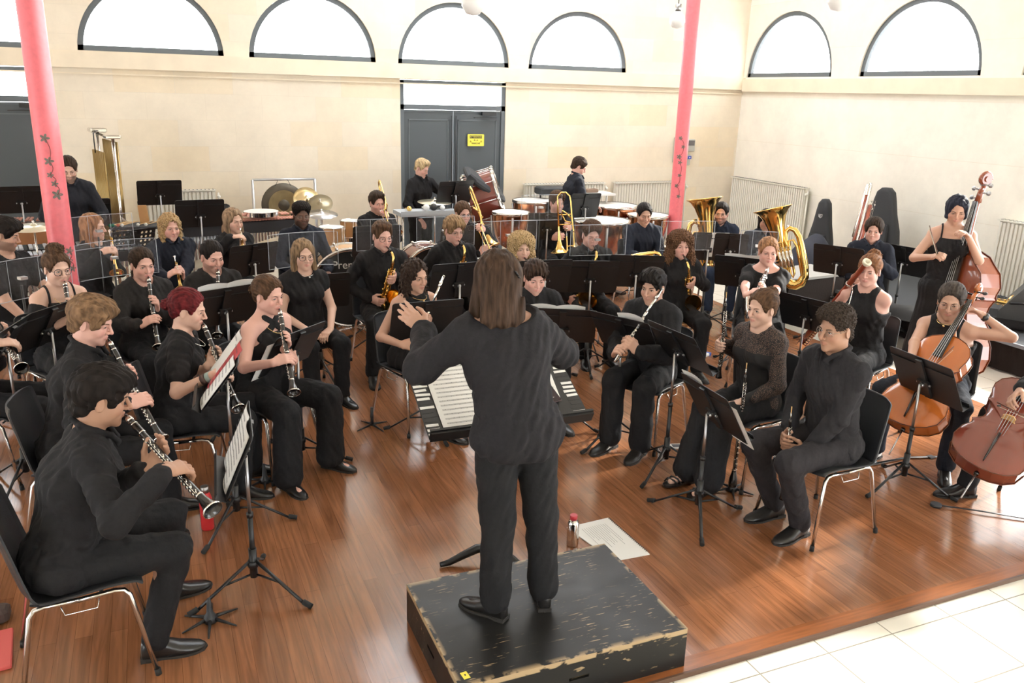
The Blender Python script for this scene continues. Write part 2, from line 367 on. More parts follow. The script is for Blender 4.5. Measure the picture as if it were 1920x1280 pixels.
def handp(W, D, N, side, curl=.6, s=1., spread=.12, g=0.):
    D = nrm(D); N = nrm(np.array(N, float)-D*np.dot(N, D)); u = np.cross(D, N)*(1 if side > 0 else -1); W = np.array(W, float); fs = []
    pc = W+D*.045*s
    fs.append(econe(W, W+D*.03*s, (.026*s, .02*s), (.034*s, .017*s), u)); fs.append(econe(W+D*.028*s, W+D*.082*s, (.036*s, .0155*s), (.041*s, .013*s), u))
    cs = curl if isinstance(curl, (list, tuple)) else [curl]*4
    for i, (o, l) in enumerate(((.029, .92), (.0098, 1.), (-.0098, .94), (-.0285, .76))):
        p = W+D*(.086-abs(i-1.2)*.003)*s+u*o*s; th = 0; c = cs[i]; dirn = nrm(D+u*spread*(1.3-i)*.6)
        for ln, k, r0, r1 in ((.043, .75, .0096, .0088), (.027, 1.05, .0088, .008), (.022, .7, .008, .0068)):
            th += k*c; e = p+(dirn*math.cos(th)+N*math.sin(th))*ln*l*s; fs.append(cone(p, e, (r0+g)*s, (r1+g)*s)); p = e
    t0 = W+D*.022*s+u*.024*s; t1 = t0+nrm(D*.62+u*.62+N*.35)*.042*s; t2 = t1+nrm(D*.85+u*.15+N*(.3+.4*cs[0]))*.034*s; t3 = t2+nrm(D*.85-u*.1+N*(.4+.5*cs[0]))*.026*s
    fs += [cone(t0, t1, .0145*s, .0112*s), cone(t1, t2, .0112*s, .0098*s), cone(t2, t3, .0098*s, .008*s)]
    return fs
def shoe_mesh(kind='shoe'):
    st = [(-.062, .018, .060), (-.055, .032, .098), (-.03, .038, .108), (.02, .038, .104), (.06, .041, .076), (.10, .046, .054), (.15, .044, .040), (.185, .034, .032), (.205, .018, .024), (.212, .006, .018)]
    mb = MB(); n = 14; V = []
    for y, w_, h in st:
        for j in range(n):
            a = -math.pi/2+2*math.pi*j/n; x = math.cos(a); z = math.sin(a)
            V.append((w_*np.sign(x)*abs(x)**.7, y, max(0., h*.5+h*.5*np.sign(z)*abs(z)**.8)))
    F = [(i*n+j, i*n+(j+1) % n, (i+1)*n+(j+1) % n, (i+1)*n+j) for i in range(len(st)-1) for j in range(n)]+[tuple(range(n-1, -1, -1)), tuple(range((len(st)-1)*n, len(st)*n))]
    mb.add(V, F, 0, True)
    so = [(x*1.06, y) for x, y in [(0, -.068), (.030, -.058), (.036, -.03), (.033, .02), (.044, .08), (.048, .12), (.043, .165), (.028, .2), (0, .216)]]
    mb.prism(so+[(-x, y) for x, y in so[-2:0:-1]], .012, 1)
    mb.prism([(x, y) for x, y in [(-.034, -.066), (.034, -.066), (.036, -.005), (-.036, -.005)]], .02, 1, z0=-.0)
    return mb
FOLD = (rotz(.6)@rotx(.5)@np.diag([1., .9, .32])).astype(f32)
def person(name_label, hp, hz, face, lean=.06, sit=True, sex='m', skin='fair', top=None, bottom='trousers', hands=None, legs=None, vox=None,
           hyaw=0., hpit=12., hroll=0., glasses=None, zf=0., seat=.45, eyes='open', hs=1., extras=None, pel=None, twist=0., shadj=0, fat=1., short=1., wscale=1., **hp_):
    C0 = at(hp[0], hp[1], hz); phi = math.radians(face); fw = np.array([math.cos(phi), math.sin(phi), 0]); rt = np.array([math.sin(phi), -math.cos(phi), 0])
    B = C0-fw*lean; 
    if pel is not None: B = B-rt*pel
    root = empty('person', (B[0], B[1], zf), phi-math.pi/2, name_label, 'person', None)
    hx = (pel or 0.)
    dist = float(np.linalg.norm(C0-np.array([0, 0, H]))); v = vox or min(max(dist*.00088, .0036), .0085)
    z0 = hz-zf; pz = seat+.085 if sit else .93*short; Hc = np.array([hx, lean, z0]); P0 = np.array([0, 0, pz]); sp = Hc-P0
    up = nrm(sp); nb = P0+sp*np.array([.8, .72, .775]); ch = P0+sp*np.array([.5, .45, .52]); wa = P0+sp*np.array([.25, .2, .24])
    f_ = sex == 'f'; sw = (.142 if f_ else .164)*wscale; tw = math.radians(twist); ux = np.array([math.cos(tw), math.sin(tw), 0])
    sh = {s: nb+ux*sw*s+np.array([0, -.005, -.060+(shadj if s > 0 else -shadj)]) for s in (1, -1)}
    nax = nrm(Hc+np.array([0, -.03, -.02])-nb)
    X = (1, 0, 0); fb = fat*(1 if f_ else 1.06)
    def torso(t, bust=True, upper=True):
        fs = [ell(P0+(0, 0, .0), (.172*fb+t, .125*fb+t, .115+t)), econe(P0+(0, 0, .03), wa, (.148*fb+t, .108*fb+t), (.125*fb+t, .092*fb+t), X),
              econe(wa, ch, (.125*fb+t, .092*fb+t), (.150*fb+t, .108*fb+t), ux), econe(ch, nb-up*.06, (.150*fb+t, .108*fb+t), (.130*fb+t, .078+t), ux)]
        if f_ and bust:
            for s in (1, -1): fs.append(ell(ch+ux*s*.068+np.array([0, .082, .0]), (.055+t, .05+t*1.15, .055+t)))
        if upper:
            for s in (1, -1): fs.append(cone(nb+ux*s*.028+nax*.012+(0, -.010, 0), sh[s], .044+t*.7, .050+t))
        return fs
    if hands is None: hands = {}
    el = {}; wr = {}; hd = {}
    for s in (1, -1):
        h = hands.get(s) or dict(p=(s*.17, .33, pz+.10), D=(-s*.25, 1, -.15), N=(0, 0, -1), c=.35)
        hd[s] = h; w0 = np.array(h['p'], float); a_, b_ = (.272, .248) if f_ else (.29, .262)
        el[s], wr[s] = ik(sh[s], w0, a_*h.get('k', 1), b_*h.get('k', 1), h.get('pole', (s*.75, -.35, -1)))
    def arms(t, lo=0., hi=2., r=1.):
        fs = []
        for s in (1, -1):
            a, b, c = sh[s], el[s], wr[s]; mb_ = .92 if f_ else 1.
            def seg(p, q, r0, r1, u0, u1):
                u1 = min(u1, hi); 
                if u1 <= u0: return
                k = u1-u0 if u0 < 1 else u1-1; e = p+(q-p)*k; fs.append(cone(p, e, r0*mb_*r+t, (r0+(r1-r0)*k)*mb_*r+t))
            seg(a, b, .050, .039, 0., 1.); seg(b, c, .040, .0265, 1., 2.)
            if hi >= 1: fs.append(ell(b, (.031+t,)*3))
        return fs
    lg = legs or {}; kn = {}; an = {}; to = {}; hipj = {}
    for s in (1, -1):
        l = lg.get(s, {}); hipj[s] = P0+np.array([s*.088, .02, -.01])
        if sit: kn[s] = np.array(l.get('k', (s*.135, .43, seat+.055))); an[s] = np.array(l.get('a', (s*.12, .44, .085)))
        else: kn[s] = np.array(l.get('k', (s*.10, .035, .50*short))); an[s] = np.array(l.get('a', (s*.105, -.01, .085)))
        to[s] = np.array(l.get('t', (s*.22, 1, 0)), float)
    def legf(t, flare=0., cut=1., foot=True):
        fs = []
        for s in (1, -1):
            fs.append(cone(hipj[s], kn[s], .083*fb+t, .057+t+flare*.3)); e = kn[s]+(an[s]-kn[s])*cut
            if cut > 0: fs += [cone(kn[s], e, .056+t+flare*.3, .038+t+flare)]
            if flare == 0 and t == 0: fs.append(ell(kn[s]+(an[s]-kn[s])*.3+(0, -.012, 0), (.052, .052, .1)))
            if foot: fs += [cone(an[s]+(0, 0, -.045), an[s]+nrm(to[s])*.13+(0, 0, -.058), .028, .020)]
        return fs
    hr, hpi, hyw = math.radians(hroll), math.radians(-hpit), math.radians(hyaw)
    R = rotz(hyw)@rotx(hpi)@roty(hr); Rf = R.astype(f32); hsz = hs*(1. if f_ else 1.04); Hf = Hc.astype(f32)
    def toH(P): return ((P-Hf)@Rf)/f32(hsz)
    def fromH(q): return Hc+R@(np.array(q, float)*hsz)
    def head(P): return headf(toH(P), hp_)*f32(hsz)
    rr = .15*hsz; m_ = R@np.array([0, 0, 0]); 
    class HG: lo = Hc-rr; hi = Hc+rr
    def headg(P):
        out = np.full(len(P), .12, f32); m = ((P > HG.lo-.01) & (P < HG.hi+.01)).all(1)
        if m.any(): out[m] = np.minimum(head(P[m]), .12)
        return out
    headg.lo, headg.hi = HG.lo, HG.hi
    nt = fromH((0, -.022, -.05)); nr = .049 if f_ else .056
    neck = Grp([cone(nb+(0, -.012, -.03), nt, nr+.006, nr-.002)])
    hg = [Grp(handp(wr[s], hd[s].get('D', (0, 1, 0)), hd[s].get('N', (0, 0, -1)), s, hd[s].get('c', .5), .93 if f_ else 1.02, g=.0008 if dist > 7 else 0), k=.007, pad=.03) for s in (1, -1)]
    gb = [headg, neck, Grp(torso(0)), Grp(arms(0), .012)]+hg
    bodyf = lambda P: _u(P, gb)
    def _u(P, gs):
        d = smin(gs[0](P), gs[1](P), .025); d2 = smin(gs[2](P), gs[3](P), .03); d2 = smin(d2, smin(gs[4](P), gs[5](P), .001), .012)
        return smin(d, d2, .03)
    lo = np.min([g.lo for g in gb], 0); hi = np.max([g.hi for g in gb], 0)
    # head part finely, the rest a little coarser, legs (under cloth) coarsest; all in one body mesh
    lo2 = lo.copy(); lo2[2] = pz-.12; parts = []
    zc = nb[2]+.045
    vh = v*.62; V, F = nets(bodyf, np.maximum(HG.lo, (-9, -9, zc-.02)), HG.hi, vh); parts.append((V, F))
    V, F = nets(lambda P: np.maximum(bodyf(P), -(np.maximum(0, 1)*0+1)*9.), lo2, hi, v)
    c = V[F].mean(1); inh = (c[:, 2] > zc) & (np.abs(c[:, 0]-Hc[0]) < rr) & (np.abs(c[:, 1]-Hc[1]) < rr)
    nearhand = np.zeros(len(c), bool)
    for g in hg: nearhand |= ((c > g.lo) & (c < g.hi)).all(1)
    parts.append((V, F[~inh | nearhand]))
    bare = bottom in ('dress', 'skirt', 'bare'); gl = Grp(legf(0)); parts.append(nets(gl, gl.lo, gl.hi, max(v, .006) if bare else .014))
    base = SK[skin] if isinstance(skin, str) else skin; beard = hp_.get('beard', 0.)
    hcol = np.array(HC[hp_['hcol']] if isinstance(hp_['hcol'], str) else hp_['hcol'])
    def tint(V):
        Q = ((V-Hc)@R)/hsz; c = np.ones((len(V), 3)); ax = np.abs(Q[:, 0])
        lip = np.exp(-((ax/.021)**4+((Q[:, 2]+.0595)/.0095)**4))*(Q[:, 1] > .07); c *= 1-lip[:, None]*np.array([.05, .38, .32])*(.8 if f_ else .55)
        ck = np.exp(-(((ax-.042)/.02)**2+((Q[:, 2]+.03)/.02)**2))*(Q[:, 1] > .03)+.8*np.exp(-((ax/.013)**2+((Q[:, 2]+.028)/.014)**2))*(Q[:, 1] > .09); c *= 1-ck[:, None]*np.array([0, .13, .12])
        if beard:
            b = ((Q[:, 2] < -.035-.0*ax) & (Q[:, 1] > -.02) & (Q[:, 2] > -.14)).astype(float)*(1-lip)
            b *= np.clip((-.046-Q[:, 2]+ax*.5)/.012, 0, 1)*np.clip((Q[:, 1]+.02)/.02, 0, 1); b = np.maximum(b, np.exp(-((ax/.026)**4+((Q[:, 2]+.047)/.006)**2))*(Q[:, 1] > .07)*.9)*np.where(Q[:, 2] < -.11, .3, 1)
            bc = (hcol+.01)/np.array(base)*1.6; c = c*(1-b[:, None]*beard*.85)+bc*b[:, None]*beard*.85
        m = (np.abs(Q) < .2).all(1); c[~m] = 1
        if bottom in ('trousers', 'jeans') and hp_.get('shoe') != 'sandal' and not hp_.get('noso'): c[V[:, 2] < .26] = np.array(hp_.get('sock', (.015, .015, .016)))/np.array(base)
        return c
    body = mesh_np('body', parts, SKIN(base), root, tint)
    # hair
    hf = hairf(hp_); L = hp_.get('hlen', .2) if hp_['hair'] in ('long', 'bob', 'bigcurl', 'wavy') else .1
    curly = hp_['hair'] in ('bigcurl', 'curlytop', 'wavy')
    V, F = nets(hf, (-.19, -.20, -L-.07), (.19, .16, .19), vh*.95/hsz); 
    if len(V):
        o = mesh_np('hair', [((V*hsz)@R.T+Hc, F)], hairmat(tuple(hcol), curly), root)
    # eyes, brows
    def surf(x, z, y0=.13):
        ys = np.linspace(.13, .03, 120); q = np.stack([np.full(120, x), ys, np.full(120, z)], 1).astype(f32); d = headf(q, hp_); i = np.argmax(d < 0); return float(ys[i])
    cz = {'open': .0054, 'down': .0032, 'shut': .0010}[eyes]
    for s in (1, -1):
        y = surf(s*.031, .003); mb = MB()
        mb.ball(fromH((s*.031, y-.006, .003)), (.0130*hsz, .0075*hsz, cz*hsz), 0, 12, R)
        if eyes != 'shut': mb.ball(fromH((s*.031+hp_.get('gaze', 0.)*.001, y-.0016, .003-(.001 if eyes == 'down' else 0))), (.0060*hsz, .0040*hsz, cz*.98*hsz), 1, 10, R)
        lid = [fromH((s*.031+a*.0135, y+.0012-abs(a)**2*.0045, .003+cz*(1-a*a)*1.05)) for a in np.linspace(-1, 1, 7)]
        mb.tube(lid, .0017*hsz, 5, 2); mb.build('eye', EYEM, root)
        mb = MB(); bw = [(s*(.014+.030*t), .0185+.006*math.sin(t*2.2)-.002*t) for t in np.linspace(0, 1, 6)]
        mb.tube([fromH((x, surf(x, z)+.0008, z)) for x, z in bw], [.0026, .0040, .0040, .0036, .0026, .0014], 6, 0, flat=.6); mb.build('eyebrow', hairmat(tuple(hcol*.45)), root)
    if hp_.get('beard', 0) > .75:
        def bf(Q):
            d = headf(Q, hp_)-.0035-wob(Q, 120)*.0012; X_ = Q.copy(); X_[:, 0] = np.abs(X_[:, 0])
            d = smax(d, Q[:, 2]+.047-X_[:, 0]*.55, .006); d = smax(d, -.015-Q[:, 1]+.0, .01)
            return smax(d, -ell((0, .1, -.060), (.019, .03, .0075))(Q), .004)
        V, F = nets(bf, (-.09, -.04, -.14), (.09, .14, .02), vh); mesh_np('beard', [((V*hsz)@R.T+Hc, F)], hairmat(tuple(hcol)), root)
    if glasses:
        rims = []; mb = MB(); fm = {'wire': WIRE, 'dark': DARKF}.get(glasses.split('_')[0], WIRE); big = 'round' in glasses; yl = max(surf(.031, .018), surf(.031, -.012))+.004
        w_, h_ = (.0245, .0225) if big else (.0235, .0165)
        for s in (1, -1):
            rim = [fromH((s*.034+w_*math.copysign(abs(math.cos(a))**.8, math.cos(a)), yl-.004*(abs(math.cos(a)) if s*math.cos(a) > 0 else 0), .001+h_*math.copysign(abs(math.sin(a))**.85, math.sin(a)))) for a in np.linspace(0, 2*math.pi, 20, endpoint=False)]
            mb.tube(rim, .0019 if 'dark' in glasses else .0012, 6, 0, closed=True)
            rims.append(rim)
            mb.tube([fromH((s*.057, yl-.004, .006)), fromH((s*.074, .055, .008)), fromH((s*.079, .0, .008)), fromH((s*.078, -.02, -.004))], .0014, 5, 0)
        mb.tube([fromH((-.010, yl, .004)), fromH((0, yl+.002, .006)), fromH((.010, yl, .004))], .0014, 5, 0); go = mb.build('glasses', fm, root)
        for rim in rims: MB().add(rim, [tuple(range(20))]).build('lens', lensmat(), go)
    # clothes
    tp = dict(sleeve='long', neck='shirt', col=BLK, t=.012, hem=pz-.07); tp.update(top or {}); tp['t'] = tp['t'] if 't' in (top or {}) else (.017 if tp['sleeve'] == 'long' and not f_ else .013); cm = LACE() if tp.get('lace') else CLOTH(tp['col']); t = tp['t']; sl = tp['sleeve']
    fs = torso(t, True, sl not in ('strap', 'tank', 'halter', 'off')); gs = [Grp(fs, .035)]
    if sl == 'long': gs.append(Grp(arms(t+.001, hi=1.93), .018))
    elif sl == 'three': gs.append(Grp(arms(t+.004, hi=1.8), .03))
    elif sl == 'roll': gs.append(Grp(arms(t+.004, hi=1.3), .03))
    elif sl == 'short': gs.append(Grp(arms(t+.008, hi=.62), .03))
    elif sl == 'cap': gs.append(Grp(arms(t+.003, hi=.22), .03))
    if sl in ('tank', 'halter', 'strap', 'off'):
        gs.append(Grp([cone(nb+ux*s*.055+(0, -.01, -.02), nb+ux*s*.088+(0, .0, -.08), .036+t, .05+t) for s in (1, -1)], .02) if sl == 'tank' else Grp([ell(ch, (.05, .05, .05))]))
    cuts = []; nf = nb+np.array([0, .05, .0])
    if tp['neck'] in ('shirt', 'v'):
        cuts.append(cone(nb+nax*.045, nb+nax*.13, nr+.010, nr+.02)); cuts.append(cone(nb+nax*.03+(0, .085, .0), nb+(0, .125, -tp.get('vd', .09)), .036, .006))
    elif tp['neck'] == 'crew': cuts.append(cone(nb+(0, .012, .012), nb+(0, .02, .12), .066, .09))
    elif tp['neck'] == 'wide': cuts.append(ell(nb+(0, .03, .035), (.125, .11, .075)))
    elif tp['neck'] == 'scoop': cuts.append(ell(nb+(0, .07, .01), (.078, .11, .105)))
    elif tp['neck'] == 'high': cuts.append(cone(nb+(0, .0, .05), nb+(0, .0, .2), .06, .08))
    if sl in ('tank', 'strap', 'halter', 'off'): cuts += [ell(sh[s]+ux*s*.018+(0, .0, .0), (.066, .17, .105)) for s in (1, -1)]
    if sl in ('strap', 'halter', 'off'): cuts.append(ell(nb+(0, .0, .045), (.3, .3, .135)))
    if tp['neck'] == 'back': cuts.append(ell(nb+(0, -.02, .035), (.135, .115, .062)))
    hemz = tp['hem']; sd = hp_.get('seed', 0)+hp[0]*.01
    coll = None
    if tp['neck'] == 'shirt' and sl not in ('tank', 'strap'):
        a, b = nr+.017, .0125; ay = nrm(np.cross(nax, (1., 0, 0))); pts = [nb+nax*(.022+z)+np.array([x*a, 0, 0])+ay*(y*a+.002+(0.012 if y > .5 else 0)) for x, y, z in ((-.42, 1.3, -.035), (-.75, .85, .0), (-1.02, .2, .022), (-.8, -.6, .036), (0, -1.0, .042), (.8, -.6, .036), (1.02, .2, .022), (.75, .85, .0), (.42, 1.3, -.035))]
        coll = Grp([cone(pts[i], pts[i+1], b, b) for i in range(8)]+[cone(pts[0], pts[0]+np.array([-.022, -.004, -.012]), b*.9, .005), cone(pts[8], pts[8]+np.array([.022, -.004, -.012]), b*.9, .005)], .008)
    def topf(P):
        d = gs[0](P)
        for g in gs[1:]: d = smin(d, g(P), .03)
        W = P.copy(); W[:, 2] *= .55; W2 = P@FOLD; d = d-wob(W, 15, sd)*f32(.0050)-wob(W2, 34, sd+3)*f32(.0042)-np.sin(P[:, 2]*f32(70)+wob(P, 8, sd)*4)*f32(.0032)*np.clip(1-np.abs(P[:, 2]-f32(pz+.10))/.13, 0, 1)
        for c in cuts: d = smax(d, -c(P), .006)
        if coll: d = smin(d, coll(P), .008)
        return smax(d, f32(hemz)-P[:, 2], .01)
    lo = np.min([g.lo for g in gs], 0); hi = np.max([g.hi for g in gs], 0)
    if bottom == 'dress' or bottom == 'skirt': pass
    V, F = nets(topf, lo, hi, v*1.05); top_o = mesh_np({'dress': 'dress'}.get(bottom, 'shirt' if tp['neck'] == 'shirt' else 'top'), [(V, F)], cm, root)
    if sl in ('strap', 'halter', 'off'):
        tg = Grp(torso(.0075)+[cone(nb+(0, -.012, -.03), nt, nr+.012, nr+.005)]+arms(.0075, hi=.3), .03)
        for s_ in (1, -1):
            def band_(P, s_=s_):
                x = (P-nb.astype(f32))@ux.astype(f32); z = P[:, 2]-f32(nb[2])
                if sl == 'halter':
                    A2 = np.array([s_*.105, ch[2]-nb[2]+.05]); B2 = np.array([-s_*.052, .01]); u2 = (B2-A2); L2 = u2@u2; q = np.stack([x, z], 1)-A2; t2 = np.clip(q@u2/L2, 0, 1); d2 = np.sqrt(((q-t2[:, None]*u2)**2).sum(1))-(.026-.008*t2)
                    return np.maximum(d2, f32(-.02)-P[:, 1]+f32(nb[1]))
                return np.maximum(np.abs(x-s_*.088)-.0065, f32(ch[2]-nb[2]+.045)-z)
            lo_, hi_ = tg.lo+.03, tg.hi-.03
            V, F = nets(lambda P: smax(tg(P), band_(P), .002), (nb[0]-.15, nb[1]-.2, ch[2]), (nb[0]+.15, nb[1]+.22, nb[2]+.07), min(v, .0045))
            if len(V): mesh_np('strap', [(V, F)], cm, root)
        if sl == 'off':
            g2 = Grp(arms(.014, hi=1.9)); c2 = [ell(sh[s]+(0, 0, .03), (.09, .12, .085)) for s in (1, -1)]
            V, F = nets(lambda P: smax(smax(g2(P)-wob(P, 20)*.003, -c2[0](P), .005), -c2[1](P), .005), g2.lo, g2.hi, v*1.05); mesh_np('sleeve', [(V, F)], cm, root)
    if bottom in ('trousers', 'wide', 'jeans'):
        fl = .045 if bottom == 'wide' else hp_.get('flare', .010); pc = hp_.get('pcol', (.012, .012, .0135)); g1 = Grp(legf(.013, fl, .97 if bottom != 'short' else .7, False), .02)
        g0 = Grp([ell(P0, (.178*fb, .132*fb, .12)), econe(P0+(0, 0, .02), P0+(0, 0, .15 if not sit else .08), (.155*fb, .115*fb), (.14*fb, .105*fb), X)]+([cone(hipj[1], hipj[-1], .09, .09)]), .03)
        def tf(P):
            W = P.copy(); d = smin(g1(P), g0(P), .035); W2 = P@FOLD; d = d-wob(W, 14, sd+5)*f32(.0045)-wob(W2, 36, sd)*f32(.003)
            return smax(smax(d, f32(.03)-P[:, 2], .008), P[:, 2]-f32(pz+.13), .01)
        lo = np.minimum(g1.lo, g0.lo); hi = np.maximum(g1.hi, g0.hi); V, F = nets(tf, lo, hi, v*1.2); mesh_np('trousers', [(V, F)], CLOTH(pc), root)
    elif bottom in ('dress', 'skirt'):
        g1 = Grp(legf(.03, .02, hp_.get('skl', .6), False)+[econe((kn[1]+kn[-1])/2*np.array([1, 1, 1])+(0, -.02, -.02), (an[1]+an[-1])/2+(0, 0, .12), (.15, .11), (.15, .10), X)] if sit else
                 [econe(P0, (0, .02, hp_.get('skz', .12)), (.17, .13), (.26, .22), X)], .06)
        g0 = Grp([ell(P0, (.185*fb, .14*fb, .13))]+([econe(P0+(0, .05, -.02), (kn[1]+kn[-1])/2, (.17, .095), (.16, .075), X)] if sit else []), .04)
        def df(P):
            d = smin(g1(P), g0(P), .05); W = P.copy(); W[:, 2] *= .25; d = d-wob(W, 24, sd)*f32(.006); return smax(d, P[:, 2]-f32(pz+.12), .01)
        V, F = nets(df, np.minimum(g1.lo, g0.lo), np.maximum(g1.hi, g0.hi), v*1.2); mesh_np('skirt', [(V, F)], CLOTH(hp_.get('pcol', BLK)), root)
    for s in (1, -1):
        dv = to[s]; o = link('shoe', SHOE_ME if hp_.get('shoe') != 'sandal' else SANDAL_ME, root); o.location = (an[s][0], an[s][1], an[s][2]-.085); o.rotation_euler = (0, 0, math.atan2(dv[1], dv[0])-math.pi/2)
        if f_: o.scale = (.9, .92, .95)
    if extras: extras(root, dict(fromH=fromH, nb=nb, wr=wr, el=el, sh=sh, ch=ch, R=R, up=up, surf=surf, hsz=hsz))
    M = Matrix.Translation((B[0], B[1], zf))@Matrix.Rotation(phi-math.pi/2, 4, 'Z')
    return root, (lambda q: np.array(M@Vector(q))), fromH
_t = shoe_mesh().build('shoe', [SHOE, SOLE]); SHOE_ME = _t.data; bpy.data.objects.remove(_t)
def _sandal():
    mb = MB(); so = [(0, -.068), (.028, -.058), (.033, -.03), (.028, .02), (.040, .08), (.044, .12), (.038, .165), (.024, .19), (0, .2)]
    mb.prism(so+[(-x, y) for x, y in so[-2:0:-1]], .016, 0); mb.box((0, -.045, -.0), (.045, .04, .03), 0)
    for y, h in ((.13, .045), (.10, .052)): mb.tube([(-.045, y-.02, .015), (-.03, y, h), (.03, y+.015, h), (.045, y+.03, .015)], .007, 6, 0)
    mb.tube([(.036*math.cos(a), -.01+.04*math.sin(a), .085) for a in np.linspace(0, 6.28, 12, endpoint=False)], .006, 6, 0, closed=True)
    return mb
_t = _sandal().build('shoe', [SHOE]); SANDAL_ME = _t.data; bpy.data.objects.remove(_t)
# ---------------------------------------------------------------- shared materials for props
BLKP = mat('black_plastic', (.022, .024, .028), .42, bump=.15, bscale=300); BLKM = mat('black_painted_metal', (.010, .010, .011), .38, var=.1)
CHROME = mat('chrome', (.72, .70, .68), .12, 1.); SILVER = mat('silver', (.80, .78, .74), .16, 1.); BRASS = mat('brass', (.78, .50, .16), .16, 1.)
GOLD = mat('gold_lacquer', (.85, .58, .20), .14, 1.); STEEL = mat('brushed_steel', (.45, .45, .46), .35, 1.); COPPER = mat('copper', (.55, .24, .12), .2, 1.)
EBONY = mat('grenadilla', (.014, .011, .010), .22, coat=.3); RED = mat('red_plastic', (.45, .02, .03), .35); WHITEP = mat('drum_head', (.82, .82, .80), .35)
PAPER = mat('paper', (.80, .79, .76), .8); INK = mat('ink', (.10, .10, .11), .8); BEECH = mat('beech_wood', (.50, .25, .10), .4, var=.15, bscale=6, stretch=(1, 8, 1))
MAPLE = mat('maple_shell', (.55, .30, .13), .3, var=.1, bscale=8); ROSEW = mat('rosewood_bars', (.33, .13, .09), .35, var=.15, bscale=20); ALU = mat('aluminium', (.62, .64, .67), .3, .9)
MAHOG = mat('mahogany_shell', (.16, .035, .025), .2, var=.15, bscale=5, coat=.5); RUBBER = mat('rubber', (.015, .015, .015), .8)
VARN = mat('orange_varnish', (.48, .13, .025), .18, var=.18, bscale=5, stretch=(1, 1, .3), coat=.6); VARN2 = mat('dark_red_varnish', (.18, .035, .02), .2, var=.2, bscale=5, stretch=(1, 1, .3), coat=.6)
IVORY = mat('ivory', (.78, .72, .56), .35); MAPBAS = mat('bassoon_maple', (.22, .035, .015), .2, var=.15, bscale=10, coat=.5); REED = mat('cane', (.62, .38, .16), .5)
CARPET = mat('stage_carpet', (.055, .06, .07), .9, bump=.4, bscale=300); SKIRT = mat('stage_skirt', (.022, .014, .012), .9, bump=.3); FABBAG = mat('bag_fabric', (.035, .037, .042), .8, bump=.3, bscale=200)
def acryl():
    m, N, L, b = nodes_mat('acrylic'); b.inputs['Base Color'].default_value = (.93, .95, 1, 1); b.inputs['Roughness'].default_value = .06; b.inputs['Alpha'].default_value = .045; b.inputs['Specular IOR Level'].default_value = .9
    return m
ACR = acryl(); ACRE = mat('acrylic_edge', (.75, .80, .88), .2, alpha=.5)
PROTO = {}
def inst(kind, fn, M, label, cat, group=None, **kw):
    """first use places the prototype itself, later uses copy it with its parts"""
    key = kind+str(sorted(kw.items()))
    if key not in PROTO: PROTO[key] = r = fn(**kw)
    else: r = dup(PROTO[key])
    r.matrix_world = Matrix(M) if not isinstance(M, Matrix) else M
    for k in ('label', 'category', 'group'):
        if k in r.keys(): del r[k]
    return tag(r, label, cat, group)
def TR(loc, ang=0., s=1.): return Matrix.Translation(loc)@Matrix.Rotation(ang, 4, 'Z')@Matrix.Scale(s, 4)
# ---------------------------------------------------------------- chairs
def plastic_chair():
    r = empty('plastic_chair'); W = .235
    pr = [(.235, .435), (.21, .452), (.12, .455), (0, .445), (-.12, .438), (-.185, .455), (-.215, .50), (-.235, .58), (-.262, .70), (-.285, .80), (-.292, .835)]
    def sh(off, scale=1.):
        def f(u, v):
            k = u*(len(pr)-1); i = min(int(k), len(pr)-2); t = k-i; y = pr[i][0]*(1-t)+pr[i+1][0]*t; z = pr[i][1]*(1-t)+pr[i+1][1]*t
            x = (v-.5)*2; w_ = W*(1-.10*max(0, (u-.55))/.45); e = abs(x)**3
            if u < .5: z += e*.022; 
            else: y += e*.045
            if u > .93: w_ *= 1-((u-.93)/.07)**2*.13
            ty = pr[min(i+1, len(pr)-1)][0]-pr[i][0]; tz = pr[min(i+1, len(pr)-1)][1]-pr[i][1]; L = math.hypot(ty, tz)
            return (x*w_, y+off*tz/L, z-off*ty/L*1.)
        return f
    mb = MB(); nu, nv = 34, 17; mb.grid(sh(0), nu, nv); mb.grid(sh(.008), nu, nv); n0 = nu*nv
    rim = [i*nv for i in range(nu)]+[(nu-1)*nv+j for j in range(1, nv)]+[i*nv+nv-1 for i in range(nu-2, -1, -1)]+[j for j in range(nv-2, 0, -1)]
    mb.f += [(rim[i], rim[(i+1) % len(rim)], rim[(i+1) % len(rim)]+n0, rim[i]+n0) for i in range(len(rim))]; mb.m += [0]*len(rim); mb.sm += [False]*len(rim)
    mb.build('shell', BLKP, r)
    for s in (1, -1):
        for f in (1, -1):
            top = [(s*.19, 0, .425), (s*.19, f*.13, .43), (s*.193, f*.165, .425), (s*.197, f*.185, .40), (s*.235, f*.255, .02)]
            m2 = MB(); lg_ = m2.tube(top, .011, 10).build('leg', CHROME, r); MB().cyl((s*.237, f*.258, .0), (s*.235, f*.255, .03), .0135, 10).build('foot_cap', RUBBER, lg_)
    m2 = MB(); m2.tube([(-.19, .08, .425), (.19, .08, .425)], .009, 8).tube([(-.19, -.08, .425), (.19, -.08, .425)], .009, 8)
    for s in (1, -1): m2.tube([(s*.205, -.07, .42), (s*.215, -.06, .385), (s*.215, .06, .385), (s*.205, .07, .42)], .003, 6)
    m2.build('cross_bar', CHROME, r); return r
